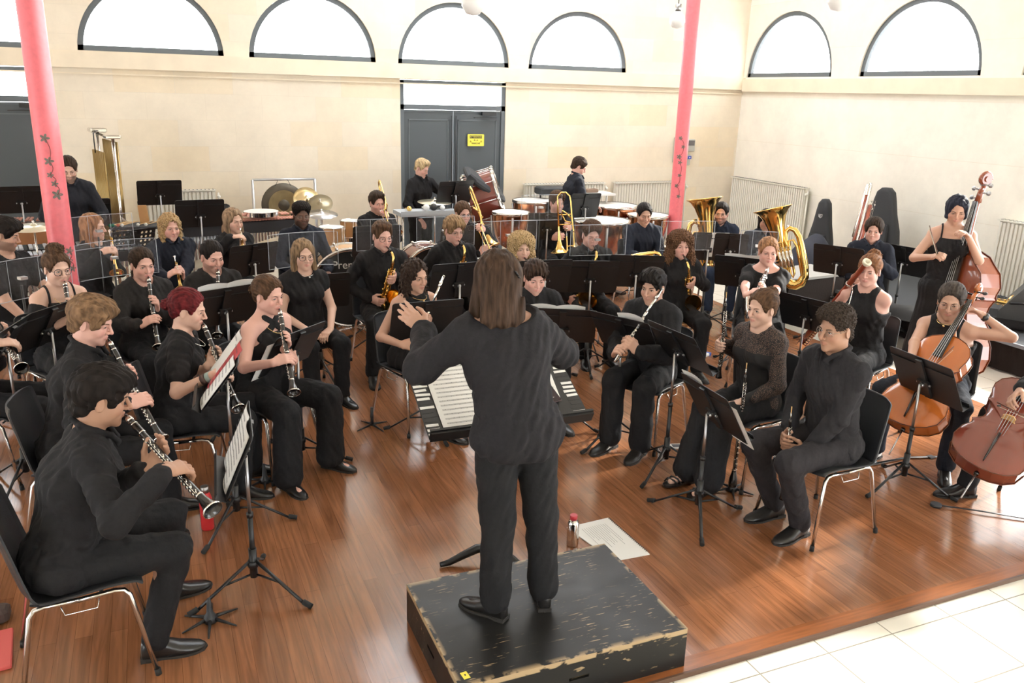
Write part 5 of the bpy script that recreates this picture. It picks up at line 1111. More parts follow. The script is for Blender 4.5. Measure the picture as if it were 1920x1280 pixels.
def band(label, hp, hz, face, who, inst_=None, bell=None, near=True, gr=(.25, .43), chair='plastic', **kw):
    fk = {k: kw[k] for k in ('lean', 'pel', 'hyaw', 'hpit', 'hroll', 'sex', 'hs', 'zf') if k in kw}; fr = Fr(hp, hz, face, **fk); hands = kw.pop('hands', None)
    if callable(hands): hands = hands(fr)
    if inst_ in ('clarinet', 'sax', 'tenor'):
        A = fr.mouth(.104)-fr.fw*.006; L = .66
        if inst_ == 'clarinet':
            Bp = aim(A, bell, L, near) if bell else A+fr.fw*.35+np.array([0, 0, -.55]); d = nrm(Bp-A); G1, G2 = A+d*gr[0], A+d*gr[1]
            hands = {-1: grip(fr, G1, d, -1), 1: grip(fr, G2, d, 1)}
            put('clarinet', clarinet, A, d, np.cross(fr.fw, d)*-1, 'black clarinet with silver keys played by '+who, 'clarinet', 'clarinets being played')
        else:
            k = 1. if inst_ == 'sax' else 1.16; yawo = math.radians(kw.pop('sxyaw', 0)); til = math.radians(kw.pop('sxt', 12)); rl = math.radians(kw.pop('sxr', -10))
            Rw = rotz(fr.ph-math.pi/2+yawo)@roty(rl)@rotx(-til); M = Matrix.Identity(4)
            for i in range(3):
                for j in range(3): M[i][j] = Rw[i][j]
                M[i][3] = A[i]
            P = lambda q: A+Rw@(np.array(q)*k); dz = -Rw[:, 2]
            hands = {-1: grip(fr, P((0, .175, -.22)), dz, -1, front=Rw[:, 1], c=.6, back=.045), 1: grip(fr, P((0, .175, -.46)), dz, 1, front=Rw[:, 1], c=.6, back=.055)}
            inst('saxophone%.1f' % k, sax, M, 'golden %s saxophone played by ' % ('alto' if k == 1 else 'tenor')+who, 'saxophone', 'saxophones being played', k=k)
    root, tw, fh = person(label, hp, hz, face, hands=hands, **kw)
    if kw.get('sit', True) and chair: chair_for(fr, ('black plastic shell chair' if chair == 'plastic' else 'light wooden chair')+' under '+who, chair)
    return fr
NECK = mat('necklace_gold', (.75, .55, .25), .25, 1.); NECKS = mat('necklace_silver', (.7, .7, .68), .2, 1.)
def necklace(m, drop=.07, w_=.055, pend=True):
    def f(root, k):
        nb = k['nb']; pts = [nb+np.array([math.sin(a)*w_*1.1, math.cos(a)*.06+.03+.030*(1+math.cos(a))/2, -drop*(1+math.cos(a))/2+.02]) for a in np.linspace(-2.6, 2.6, 15)]; mb = MB().tube(pts, .0018, 5)
        if pend: mb.ball(pts[7]+np.array([0, .004, -.01]), .008)
        mb.build('necklace', m, root)
    return f
def wristband(side, m, name='bracelet', w_=.012, rad=.030, back=.025, face=False):
    def f(root, k):
        d = nrm(k['wr'][side]-k['el'][side]); c = k['wr'][side]-d*back; u, v = perp(d); mb = MB(); mb.cyl(c-d*w_/2, c+d*w_/2, rad, 16); 
        if face: mb.ball(c+nrm(u)*rad*.9, (.019, .019, .012), 1, 12, np.array(frame((0, 0, 0), u))[:3, :3])
        mb.build(name, [m, BLKP] if name != 'wristwatch' or True else m, root)
    return f
def both(*fs): return lambda r, k: [f(r, k) for f in fs]
GREYT = (.020, .0185, .019); NAVY = (.014, .017, .028)
# --- conductor on the box
fr = Fr((931, 527), 1.75, 88, lean=.03, pel=-.10, zf=.2, sex='f')
hands = {-1: dict(p=fr.l(aty(797, 618, 3.30)), D=nrm(fr.lv(np.array([-.55, .45, .55]))), N=(.55, .35, -.6), c=(.15, .25, .3, .4), pole=(-1, -.3, -1.1)),
         1: dict(p=(.20, .36, 1.17), D=(-.5, .8, .3), N=(0, -.2, -1), c=.5, pole=(1.2, -.4, -.7))}
def clip(root, k):
    mb = MB()
    for i in range(5): mb.tube([k['fromH']((.030+i*.004, -.118+i*.002, .055-i*.006)), k['fromH']((.040+i*.004, -.120, .050-i*.006))], .003, 6)
    mb.build('hair_claw', EBONY, root)
    mb = MB().cyl(k['fromH']((-.079, -.0, -.05)), k['fromH']((-.079, .0, -.075)), .006, 8); mb.build('earring', SILVER, root)
person('woman conductor from behind in a loose black blouse, left hand raised', (931, 527), 1.75, 88, lean=.03, pel=-.10, zf=.2, sit=False, sex='f', skin='mid', hair='long', hlen=.135, spread=.005, hcol=(.045, .026, .017), hline=0, hpit=4, hands=hands, short=.965,
       top=dict(neck='back', t=.026, hem=.80, col=(.0155, .0145, .017)), legs={-1: dict(k=(-.075, .02, .49), a=(-.075, .02, .085), t=(-.75, 1, 0)), 1: dict(k=(.135, .03, .49), a=(.165, .03, .085), t=(.25, 1, 0))}, flare=.018, fat=1.05,
       extras=both(clip, wristband(-1, IVORY, 'wristwatch', .02, .030, .03, True)), vox=.0038, seed=4)
# --- clarinets, left
band('man with thick black hair and black shirt playing clarinet, nearest at lower left', (190, 745), 1.22, 6, 'the man nearest the camera at lower left', 'clarinet', (398, 955), lean=.22, hyaw=0, hpit=16, hair='mop', hcol='black', hvol=.016, skin='tan', nose=1.15, fat=1.12,
     legs={1: dict(k=(.10, .43, .515), a=(.11, .31, .085), t=(.12, 1, 0)), -1: dict(k=(-.22, .45, .52), a=(-.33, .42, .085), t=(-.15, 1, 0))}, sock=(.55, .45, .03), seed=1, vox=.0036, eyes='down')
band('young man with light brown fringe playing clarinet behind the nearest clarinettist', (172, 602), 1.24, -8, 'the young man with the light brown fringe', 'clarinet', (302, 822), lean=.20, hyaw=-12, hpit=20, hair='mop', hcol='light', hvol=.020, skin='rosy', eyes='down', seed=2,
     legs={1: dict(k=(.12, .44, .52), a=(.12, .40, .085)), -1: dict(k=(-.14, .45, .52), a=(-.15, .48, .085))})
band('woman with dark red pinned hair and black T-shirt playing clarinet', (352, 580), 1.19, -8, 'the red-haired woman', 'clarinet', (447, 765), lean=.14, hyaw=-8, hpit=14, sex='f', hair='tied', hcol='red', skin='fair', top=dict(sleeve='short', neck='crew'), extras=both(necklace(NECKS, .10, .06, False), wristband(1, mat('sage_band', (.35, .45, .42), .7), 'bracelet', .025), wristband(1, mat('bead_bracelets', (.10, .06, .05), .6, bump=.5), 'bracelet', .03, .031, .055)), eyes='down', seed=3,
     legs={1: dict(k=(.10, .42, .51), a=(.13, .38, .085)), -1: dict(k=(-.14, .44, .52), a=(-.17, .44, .085))})
band('woman with tied brown hair in a black halter top and wide trousers playing clarinet', (503, 553), 1.19, -54, 'the woman in the halter top', 'clarinet', (551, 735), lean=.10, hyaw=4, hpit=10, sex='f', hair='tied', hcol='brown', skin='rosy', top=dict(sleeve='halter', neck='none'), bottom='wide', fat=1.1, extras=necklace(NECK, .11), seed=5,
     legs={1: dict(k=(.20, .42, .52), a=(.22, .42, .085)), -1: dict(k=(-.16, .44, .52), a=(-.17, .42, .085))})
band('woman with round black glasses and curly hair up, bare shoulders, playing clarinet', (107, 503), 1.20, -60, 'the woman with round glasses', 'clarinet', (142, 650), lean=.10, hyaw=0, hpit=10, sex='f', hair='bun', bun=(0, -.02, .135), bunr=(.06, .06, .045), hcol='brown', skin='fair', glasses='dark_round', top=dict(sleeve='off', neck='none'), extras=necklace(NECK, .12), seed=6)
band('man with black hair and beard in a black T-shirt, cut by the left edge', (8, 440), 1.30, -35, 'the bearded man at the left edge', None, None, lean=.08, hyaw=25, hpit=16, hair='mop', hcol='black', beard=.6, skin='mid', top=dict(sleeve='short', neck='crew'), seed=7,
     hands={-1: dict(p=(-.22, .40, .60), D=(.2, 1, -.2), N=(.3, 0, -1), c=.5), 1: dict(p=(.15, .36, .62), D=(-.2, 1, -.1), N=(0, 0, -1), c=.5)})
band('person in black with a clarinet, mostly beyond the left edge', (-52, 560), 1.18, -12, 'the person cut by the left edge', 'clarinet', (40, 690), lean=.10, hair='short', hcol='dark', skin='fair', seed=8)
band('woman with dark tied wavy hair in a dark grey jumper playing clarinet', (267, 496), 1.17, -68, 'the woman in the dark grey jumper', 'clarinet', (297, 650), lean=.08, hyaw=0, hpit=8, sex='f', hair='pony', hcol='dark', skin='rosy', top=dict(sleeve='long', neck='crew', col=GREYT, t=.02), fat=1.05, seed=9)
band('man with cropped black hair and stubble in a collarless black top playing clarinet', (398, 481), 1.17, -68, 'the man with cropped black hair', 'clarinet', (408, 628), lean=.08, hyaw=0, hpit=14, hair='short', hvol=.006, hcol='black', beard=.45, skin='rosy', top=dict(sleeve='long', neck='crew', col=GREYT), eyes='down', seed=10)
band('woman with shoulder-length fair hair and glasses, hands in her lap', (569, 478), 1.17, -78, 'the fair-haired woman with glasses', None, None, lean=.04, hyaw=-4, hpit=6, sex='f', hair='long', hlen=.12, hcol=(.20, .13, .075), skin='fair', glasses='dark_round', top=dict(sleeve='cap', neck='crew'), extras=necklace(NECKS, .03, .05), seed=11,
     hands={-1: dict(p=(-.10, .30, .60), D=(.8, .5, -.3), N=(0, 0, -1), c=.6), 1: dict(p=(.10, .27, .62), D=(-.8, .5, -.3), N=(0, 0, -1), c=.5)})
# --- trumpets
def tr_hands(m_px, b_px, z, near=True):
    def f(fr):
        A = at(*m_px, z); Bp = aim(A, b_px, .49, near); d = nrm(Bp-A); f.A, f.d = A, d
        G = A+d*.23; return {-1: grip(fr, G, d, -1, c=.8, back=.05), 1: grip(fr, G+d*.03, d, 1, c=.6, back=.045)}
    return f
h1 = tr_hands((205, 432), (216, 512), 1.17)
band('girl with long straight auburn-blond hair holding a silver trumpet upright', (175, 426), 1.19, -42, 'the girl with long straight hair', None, None, lean=.04, hyaw=22, hpit=4, sex='f', hair='long', hlen=.26, hcol=(.24, .12, .06), skin='fair', hands=h1, seed=12, top=dict(sleeve='long', neck='crew'))
put('trumpet_silver', trumpet, h1.A, h1.d, (1, 0, 0), 'silver trumpet held upright by the girl with long straight hair', 'trumpet')
h2 = tr_hands((327, 481), (338, 545), .92)
band('young man with wavy blond shoulder-length hair resting a gold trumpet on his lap', (319, 426), 1.15, -72, 'the young man with long blond hair', None, None, lean=.06, hyaw=0, hpit=8, hair='wavy', hlen=.12, spread=-.012, hcol='blond', skin='rosy', hands=h2, seed=13, top=dict(col=NAVY))
put('trumpet', trumpet, h2.A, h2.d, (1, 0, 0), 'gold trumpet resting on the lap of the long-haired blond man', 'trumpet', 'gold trumpets')
fr3 = Fr((438, 414), 1.18, -62, lean=.04, hyaw=0, hpit=6, sex='f'); A3 = fr3.mouth(.108); d3 = nrm(aim(A3, (454, 470), .49)-A3)
band('woman with wavy fair hair and black jumper playing a trumpet pointed down', (438, 414), 1.18, -62, 'the fair-haired trumpet player', None, None, lean=.04, hyaw=0, hpit=6, sex='f', hair='long', hlen=.12, spread=-.01, hcol=(.24, .16, .10), skin='fair', eyes='shut', hands={-1: grip(fr3, A3+d3*.23, d3, -1, c=.8, back=.05), 1: grip(fr3, A3+d3*.26, d3, 1, c=.6, back=.045)}, top=dict(neck='crew', t=.018), seed=14)
put('trumpet', trumpet, A3, d3, (1, 0, 0), 'gold trumpet played pointing down by the fair-haired woman', 'trumpet', 'gold trumpets')
band('man with dark skin, short black curls, thin glasses and a goatee', (565, 404), 1.19, -85, 'the man with the goatee', None, None, lean=.04, hyaw=0, hpit=6, hair='curlytop', hvol=.004, hcol='black', beard=.6, skin='dark', glasses='wire', top=dict(col=NAVY), seed=15)
# --- percussionists, standing
band('bearded man with glasses in a black shirt standing behind the left music stands', (128, 317), 1.585, -80, '', None, None, chair=None, sit=False, lean=.10, hyaw=-5, hpit=22, hair='short', hcol='dark', beard=.7, skin='fair', glasses='wire', seed=16, top=dict(col=(.012, .013, .018)), eyes='down')
kz = float(aty(791, 315, 11.0)[2])
band('blond boy in a black shirt standing at the percussion table reaching toward the bass drum', (791, 315), kz, -72, '', None, None, chair=None, sit=False, short=kz/1.70, lean=.06, hyaw=18, hpit=26, hair='quiff', hcol=(.45, .33, .19), skin='rosy', hs=.95, wscale=.88, fat=.9, seed=17, eyes='down',
     hands=lambda fr: {-1: dict(p=fr.l(aty(843, 343, 10.9)), D=(-1, .3, -.1), N=(0, .3, -1), c=.7, k=1.1), 1: dict(p=(.18, .25, kz-.65), D=(-.2, .8, -.6), N=(0, 0, -1), c=.5)})
z20 = float(aty(1086, 312, 10.75)[2])
band('dark-haired young man in a black jacket standing by the timpani, looking down to the right', (1086, 312), z20, -8, '', None, None, chair=None, sit=False, lean=.14, hyaw=-18, hpit=30, hair='short', hvol=.016, hcol='dark', skin='rosy', short=z20/1.66, seed=18, top=dict(col=(.012, .014, .021)), eyes='down',
     hands={-1: dict(p=(-.1, .38, .95), D=(0, 1, -.3), N=(0, 0, -1), c=.6), 1: dict(p=(.12, .35, .93), D=(0, 1, -.3), N=(0, 0, -1), c=.6)})
# --- trombones
def tb(label, who, hp, hz, face, z_, dirl, rollx, mouth=True, px=None, pz=None, **kw):
    fr = Fr(hp, hz, face, **{k: kw[k] for k in ('lean', 'hyaw', 'hpit', 'sex') if k in kw}); A = fr.mouth(.11) if mouth else at(px[0], px[1], pz); d = nrm(fr.rt*dirl[0]+fr.fw*dirl[1]+np.array([0, 0, dirl[2]]))
    x = fr.rt*rollx[0]+fr.fw*rollx[1]+np.array([0, 0, rollx[2]])
    band(label, hp, hz, face, who, hands={-1: grip(fr, A+d*.06, d, -1, c=.8, back=.05), 1: grip(fr, A+d*z_, d, 1, c=.6, back=.03)}, **kw)
    put('trombone', trombone, A, d, x, 'gold trombone of '+who, 'trombone', 'gold trombones')
tb('man with tousled dark hair and moustache playing a gold trombone pointed down', 'the man with tousled dark hair', (707, 380), 1.20, -80, .40, (.0, .62, -.78), (1, 0, 0), lean=.04, hpit=10, hair='quiff', hvol=.016, hcol='dark', beard=.4, skin='rosy', top=dict(neck='v'), seed=19)
tb('man with short brown hair and dark glasses behind the trombone slide', 'the man with glasses behind the blond saxophonist', (868, 400), 1.17, -88, .30, (-.25, .40, -.88), (1, 0, 0), mouth=False, px=(893, 420), pz=1.10, lean=.04, hpit=10, hair='short', hcol='brown', skin='rosy', glasses='dark', beard=.2, seed=20)
tb('man with curly brown hair holding a gold trombone upright', 'the curly-haired man beside the upright slide', (1044, 380), 1.19, -98, .25, (-.05, .12, -.99), (.2, 1, 0), mouth=False, px=(1062, 428), pz=1.02, lean=.04, hyaw=8, hpit=6, hair='curlytop', hcol='brown', skin='rosy', beard=.3, top=dict(neck='crew'), seed=21)
# --- horns and tubas
fr = Fr((1208, 402), 1.16, -100)
band('person with dark tied-back hair in a navy shirt behind a black music stand', (1208, 402), 1.16, -100, 'the person with dark tied-back hair', lean=.04, hyaw=-6, hpit=14, hair='tied', hcol='black', skin='mid', top=dict(col=NAVY, neck='v'), eyes='down', seed=22,
     hands={1: dict(p=(.08, .40, .72), D=(.6, .7, -.3), N=(0, .2, -1), c=.9), -1: dict(p=(-.05, .42, .70), D=(-.6, .8, .1), N=(0, 0, -1), c=.9)})
p = fr.w((.30, .42, .66)); put('euphonium', tuba, p, nrm(-fr.rt+np.array([0, 0, .12])), (0, 0, -1), 'brass euphonium lying across the lap behind the black music stand', 'euphonium', None, k=.62)
fr = Fr((1352, 400), 1.16, -118, lean=.02)
band('man with glasses and short beard in navy shirt and jeans playing a tuba', (1352, 400), 1.16, -118, 'the tuba player with glasses', lean=.02, hyaw=-14, hpit=6, hair='short', hcol='black', beard=.6, skin='rosy', glasses='wire', top=dict(col=(.018, .024, .045), sleeve='roll'), pcol=(.03, .045, .085), seed=23,
     hands={1: dict(p=(.16, .34, .78), D=(-.3, .9, .1), N=(-1, 0, -.2), c=.7), -1: dict(p=(-.05, .36, .66), D=(.8, .5, -.1), N=(0, -.3, -1), c=.7)})
Bt = fr.w((.19, .30, .47)); topp = aim(Bt, (1306, 362), .88, False); put('tuba', tuba, Bt, nrm(topp-Bt), fr.rt*-1+fr.fw*.3, 'gold tuba with upright bell in front of the right pink column', 'tuba', 'gold tubas')
fr = Fr((1437, 414), 1.15, -128, lean=.02)
band('person with black hair hidden behind the second gold tuba', (1437, 414), 1.15, -128, 'the tuba player hidden by the bell', lean=.02, hpit=6, hair='bob', hlen=.07, spread=-.02, hcol='black', skin='mid', top=dict(col=NAVY), seed=24,
     hands={1: dict(p=(.05, .30, .78), D=(-.3, .9, .1), N=(-1, 0, -.2), c=.7), -1: dict(p=(-.20, .36, .72), D=(.3, .9, -.1), N=(1, -.3, 0), c=.7)})
Bt = at(1492, 535, .52); topp = aim(Bt, (1463, 380), .88, False); put('tuba', tuba, Bt, nrm(topp-Bt), -fr.rt*-1-fr.fw*.25, 'gold tuba tilted left, behind the bass clarinet player', 'tuba', 'gold tubas')
fr = Fr((1638, 432), 1.18, -140, lean=.03)
band('person with dark hair behind the tall contrabassoon', (1638, 432), 1.18, -140, 'the contrabassoon player', lean=.03, hpit=8, hair='short', hvol=.02, hcol='dark', skin='rosy', top=dict(col=NAVY), seed=25, hands={-1: dict(p=(-.10, .36, .92), D=(.3, .9, .2), N=(1, -.3, 0), c=.6), 1: dict(p=(.12, .38, .72), D=(-.3, .9, 0), N=(-1, -.3, 0), c=.6)})
Bt = at(1598, 510, .45); topp = aim(Bt, (1641, 350), 1.30, False); put('contrabassoon', contrabassoon, Bt, nrm(topp-Bt), fr.rt, 'tall reddish contrabassoon with silver tubes and keys', 'contrabassoon')
# --- saxophones
band('man with brown hair combed up and dark-rimmed glasses playing an alto saxophone', (717, 442), 1.22, -84, 'the man with dark-rimmed glasses', 'sax', sxt=22, sxr=-4, sxyaw=8, lean=.06, hyaw=2, hpit=12, hair='quiff', hcol='brown', skin='rosy', glasses='dark_round', eyes='down', seed=26, legs={1: dict(k=(.22, .42, .52), a=(.26, .46, .085)), -1: dict(k=(-.12, .40, .52), a=(-.14, .36, .085))})
band('young man with wavy light brown hair and thin glasses playing an alto saxophone', (851, 432), 1.20, -86, 'the young man with wavy light brown hair', 'sax', sxt=22, sxr=-4, sxyaw=6, lean=.06, hyaw=6, hpit=12, hair='mop', hvol=.018, hcol=(.24, .15, .08), skin='rosy', glasses='wire', seed=27)
band('woman with a cloud of curly blond hair playing a saxophone', (978, 464), 1.16, -96, 'the woman with curly blond hair', 'sax', sxt=20, sxr=4, lean=.06, hyaw=0, hpit=8, sex='f', hair='bigcurl', hlen=.10, hvol=.015, hcol=(.42, .29, .15), skin='fair', top=dict(neck='v', vd=.16), eyes='down', seed=28)
band('man with short curly brown hair playing a tenor saxophone with a wide bell', (1108, 441), 1.18, -100, 'the man with short curly brown hair', 'tenor', sxt=20, sxr=-12, sxyaw=0, lean=.06, hyaw=0, hpit=12, hair='curlytop', hvol=.006, hcol=(.07, .035, .02), skin='rosy', eyes='shut', seed=29)
band('woman with very long frizzy auburn hair playing an alto saxophone', (1276, 460), 1.16, -106, 'the woman with frizzy auburn hair', 'sax', sxt=34, sxr=14, chair='wooden', lean=.04, hyaw=0, hpit=6, sex='f', hair='bigcurl', hlen=.17, spread=.035, hcol=(.12, .060, .032), skin='rosy', top=dict(neck='v', t=.02), eyes='down', seed=30)
# --- bass clarinet, bassoon
fr = Fr((1440, 472), 1.20, -128, sex='f', lean=.05); A = fr.mouth(.115)+fr.fw*.10+np.array([0, 0, -.045]); d = nrm(aim(A, (1405, 600), .8)-A)
band('woman with tied reddish-blond hair in a black scoop-neck top with a bass clarinet', (1440, 472), 1.20, -128, 'the woman in the scoop-neck top', lean=.05, hyaw=8, hpit=6, sex='f', hair='tied', hcol=(.26, .13, .065), skin='rosy', top=dict(sleeve='short', neck='wide'), fat=1.15, seed=31, hands={-1: grip(fr, A+d*.30, d, -1), 1: grip(fr, A+d*.52, d, 1)})
put('bass_clarinet', bass_clarinet, A, -d, fr.rt, 'black bass clarinet with curved silver neck', 'bass clarinet')
fr = Fr((1630, 507), 1.22, -158, sex='f', lean=.05); tp_ = aty(1633, 497, 4.6); Bo = aim(tp_, (1505, 650), 1.24, False)
dd = nrm(tp_-Bo)
band('woman with curly reddish hair up in a black sleeveless top playing a bassoon', (1630, 507), 1.22, -158, 'the bassoon player', lean=.05, hyaw=6, hpit=8, sex='f', hair='bun', bun=(0, -.085, .09), bunr=(.055, .05, .06), hcol=(.17, .075, .035), skin='rosy', top=dict(sleeve='tank', neck='crew'), fat=1.12, seed=32, hands={-1: grip(fr, Bo+dd*.72, dd, -1, back=.05), 1: grip(fr, Bo+dd*.35, dd, 1, back=.06)}, eyes='down')
put('bassoon', bassoon, Bo, dd, fr.rt, 'red-brown bassoon with an ivory bell ring', 'bassoon')
# --- flutes and front row
fr = Fr((779, 518), 1.15, -72, sex='f', lean=.06); Af = aty(832, 518, 5.66); Bf = aim(Af, (768, 668), .67); df_ = nrm(Bf-Af)
band('young woman with long wavy dark hair and sleeveless black dress holding a flute', (779, 518), 1.15, -72, 'the dark-haired flute player', lean=.06, hyaw=4, hpit=8, sex='f', hair='wavy', hlen=.20, spread=.0, hcol=(.03, .018, .013), skin='mid', top=dict(sleeve='tank', neck='v', vd=.10), bottom='dress', extras=necklace(NECK, .04), seed=33,
     hands={1: grip(fr, Af+df_*.60, df_, 1, c=.8), -1: grip(fr, Af+df_*.36, df_, -1, c=.8)}, skl=.62, noso=1, legs={1: dict(k=(.08, .44, .50), a=(.02, .48, .085), t=(-.3, 1, 0)), -1: dict(k=(-.07, .44, .50), a=(-.06, .45, .085), t=(.1, 1, 0))})
put('flute', flute, Af, df_, (1, 0, 0), 'silver flute held by the dark-haired woman in the sleeveless dress', 'flute', 'silver flutes')
band('young man with dark fringe and open black collar just right of the conductor', (1003, 520), 1.12, -96, 'the young man right of the conductor', lean=.12, hyaw=-4, hpit=16, hair='mop', hcol=(.035, .02, .014), beard=.2, skin='rosy', top=dict(neck='v', vd=.14), eyes='down', seed=34)
fr = Fr((1224, 538), 1.17, -152, lean=.08); Af = aty(1241, 542, 4.80); Bf = aim(Af, (1152, 678), .67); df_ = nrm(Bf-Af)
band('person with cropped black hair and loose black shirt, flute against the shoulder', (1224, 538), 1.17, -152, 'the flute player with cropped black hair', lean=.08, hyaw=4, hpit=8, hair='mop', hvol=.010, hcol='black', skin='mid', hs=.97, top=dict(t=.024, neck='v'), flare=.03, seed=35, wscale=.95,
     hands={-1: grip(fr, Af+df_*.50, df_, -1, c=.9), 1: grip(fr, Af+df_*.58, df_, 1, c=.9)}, legs={1: dict(k=(.10, .36, .52), a=(.08, .40, .085), t=(.1, 1, 0)), -1: dict(k=(-.16, .38, .52), a=(-.15, .36, .085), t=(-.1, 1, 0))})
put('flute', flute, Af, df_, (1, 0, 0), 'silver flute leaning on the shoulder of the black-haired player', 'flute', 'silver flutes')
# oboe woman
fr = Fr((1429, 578), 1.17, -172, sex='f', lean=.04); Ao = aty(1362, 553, 4.25); Bo = aim(Ao, (1347, 712), .62, False); do = nrm(Bo-Ao)
band('woman with hair in a bun and black lace sleeves holding an oboe upright', (1429, 578), 1.17, -172, 'the woman with lace sleeves', lean=.04, hyaw=0, hpit=6, sex='f', hair='bun', bun=(0, -.080, .092), hcol=(.085, .045, .025), skin='fair', top=dict(neck='crew', lace=True), bottom='wide', shoe='sandal', noso=1, seed=36,
     hands={1: grip(fr, Ao+do*.37, do, 1, c=.85), -1: dict(p=(-.12, .26, .60), D=(.35, .9, -.2), N=(0, .1, -1), c=.3)}, legs={1: dict(k=(.06, .40, .51), a=(.05, .52, .10), t=(.1, 1, 0)), -1: dict(k=(-.10, .40, .51), a=(-.13, .50, .10), t=(-.1, 1, 0))})
put('oboe', oboe, Ao, do, (1, 0, 0), 'black oboe held upright by the woman with lace sleeves', 'oboe', None)
# man right front
fr = Fr((1567, 617), 1.24, -177, lean=.10); Ao = aty(1484, 768, 3.42); do = nrm(np.array([.10, .06, -1]))
band('man with clear-framed glasses and black shirt seated at right front', (1567, 617), 1.24, -177, 'the man with clear-framed glasses', lean=.10, hyaw=2, hpit=6, hair='curlytop', hvol=.004, hcol=(.035, .024, .018), skin='tan', glasses='wire', nose=1.15, seed=37, vox=.0042,
     hands={1: grip(fr, Ao+do*.20, do, 1, c=.75), -1: grip(fr, Ao+do*.24, do, -1, c=.75, back=.045)}, legs={1: dict(k=(.20, .42, .515), a=(.16, .22, .085), t=(.1, 1, 0)), -1: dict(k=(-.10, .43, .515), a=(-.08, .25, .085), t=(-.1, 1, 0))}, pcol=(.022, .020, .023), top=dict(col=(.020, .019, .022)))
put('oboe', oboe, Ao, do, (1, 0, 0), 'black oboe held in the lap of the man with clear-framed glasses', 'oboe', None)
# cellos
fr = Fr((1783, 565), 1.15, -152, sex='f', lean=.06)
Bc = aty(1694, 803, 3.66); sc = aim(Bc, (1836, 548), 1.18, False); dc = nrm(sc-Bc); fc = nrm(fr.fw*.9+fr.rt*.15+np.array([0, 0, .3]))
HN = Bc+dc*1.03
band('woman with clear glasses and sleeveless black top playing the orange cello', (1783, 565), 1.15, -152, 'the cellist with clear glasses', lean=.06, hs=1.05, hyaw=6, hpit=12, sex='f', hair='tied', hcol=(.05, .04, .035), skin='mid', glasses='wire_round', fat=1.18, top=dict(sleeve='tank', neck='crew'), extras=both(necklace(NECK, .03), wristband(-1, BLKP, 'wristwatch', .022, .031, .03, True)), seed=38, eyes='down',
     hands={-1: dict(p=fr.l(HN)+np.array([-.075, -.02, -.03]), D=(.75, .35, .45), N=(.5, .3, -.8), c=.75, pole=(.15, .35, -1.2)), 1: dict(p=fr.l(aty(1680, 742, 3.55)), D=(.2, .8, -.5), N=(-.6, .2, -.7), c=.5, pole=(1, -.3, -.6))},
     legs={1: dict(k=(.26, .42, .52), a=(.24, .44, .085)), -1: dict(k=(-.24, .42, .52), a=(-.22, .44, .085), t=(-.3, 1, 0))}, pcol=(.018, .022, .032))
Mx = frame(Bc, dc, np.cross(fc, dc)); inst('cello', viol, Mx, 'orange-brown cello played by the woman with clear glasses', 'cello')
bow(aty(1682, 752, 3.80), aty(1788, 655, 3.62), 'cello bow across the strings of the orange cello')
fr = Fr((2066, 606), 1.22, 172, lean=.06)
Bc = aty(1832, 885, 3.1); sc = aim(Bc, (1985, 640), 1.18, False); dc = nrm(sc-Bc)
band('cellist in black cut by the right edge, bowing arm and one shoe visible', (2066, 606), 1.22, 172, 'the cellist at the right edge', lean=.06, hair='short', hcol='dark', skin='mid', seed=39, hands={1: dict(p=fr.l(aty(1888, 752, 3.12)), D=(-.2, .9, -.4), N=(-.7, 0, -.7), c=.6), -1: dict(p=(-.22, .25, 1.1), D=(.5, .5, .5), N=(.6, .2, -.7), c=.7)}, legs={1: dict(k=(.30, .42, .52), a=(.22, .60, .085)), -1: dict(k=(-.26, .40, .52), a=(-.22, .34, .085))})
fc = nrm(np.array([-.75, -.45, .35])); Mx = frame(Bc, dc, np.cross(fc, dc)); inst('cello_red', viol, Mx, 'dark red cello cut off by the right edge', 'cello', None, vm=VARN2)
bow(aty(1868, 760, 3.1), aty(1960, 800, 2.9), 'cello bow held over the dark red cello')
# double bass
fr = Fr((1794, 394), 1.60, -135, sex='f', lean=.02, zf=0)
Bb = at(1772, 700, .14); Sb = aim(Bb, (1862, 338), 1.72, False); db = nrm(Sb-Bb); HN = aty(1812, 432, float(fr.H[1])-.25)
band('woman with dark hair in a long black strappy dress standing with the double bass', (1794, 394), 1.60, -135, '', None, None, chair=None, sit=False, lean=.03, hyaw=0, hpit=18, hroll=0, sex='f', hair='bob', hlen=.05, spread=-.02, hcol=(.02, .022, .035), skin='mid', top=dict(sleeve='strap', neck='v', vd=.10), bottom='dress', short=.97, seed=40, eyes='down', noso=1,
     hands={1: dict(p=fr.l(aty(1748, 482, float(fr.H[1])-.10)), D=(-.3, .6, .3), N=(-.6, -.1, -.6), c=.95, pole=(1, -.5, -1)), -1: dict(p=fr.l(HN)+np.array([-.03, -.02, -.06]), D=(.5, .5, .5), N=(.6, .3, -.5), c=.75, pole=(-.6, .1, -1.1))})
fc = nrm(np.array([-.90, .12, .25])); Mx = frame(Bb, db, np.cross(fc, db)); inst('double_bass', viol, Mx, 'tall red-brown double bass leaning against the standing woman', 'double bass', None, L=1.12, name='double_bass', vm=mat('bass_varnish', (.26, .06, .025), .2, var=.2, bscale=4, stretch=(1, 1, .3), coat=.6), neck=.60, dp=.20, shoulder=1.)
yb = float(fr.H[1])-.15; bow(aty(1757, 478, yb), aty(1742, 428, yb-.25), 'bass bow with a red tip held upright in the standing woman\'s hand')
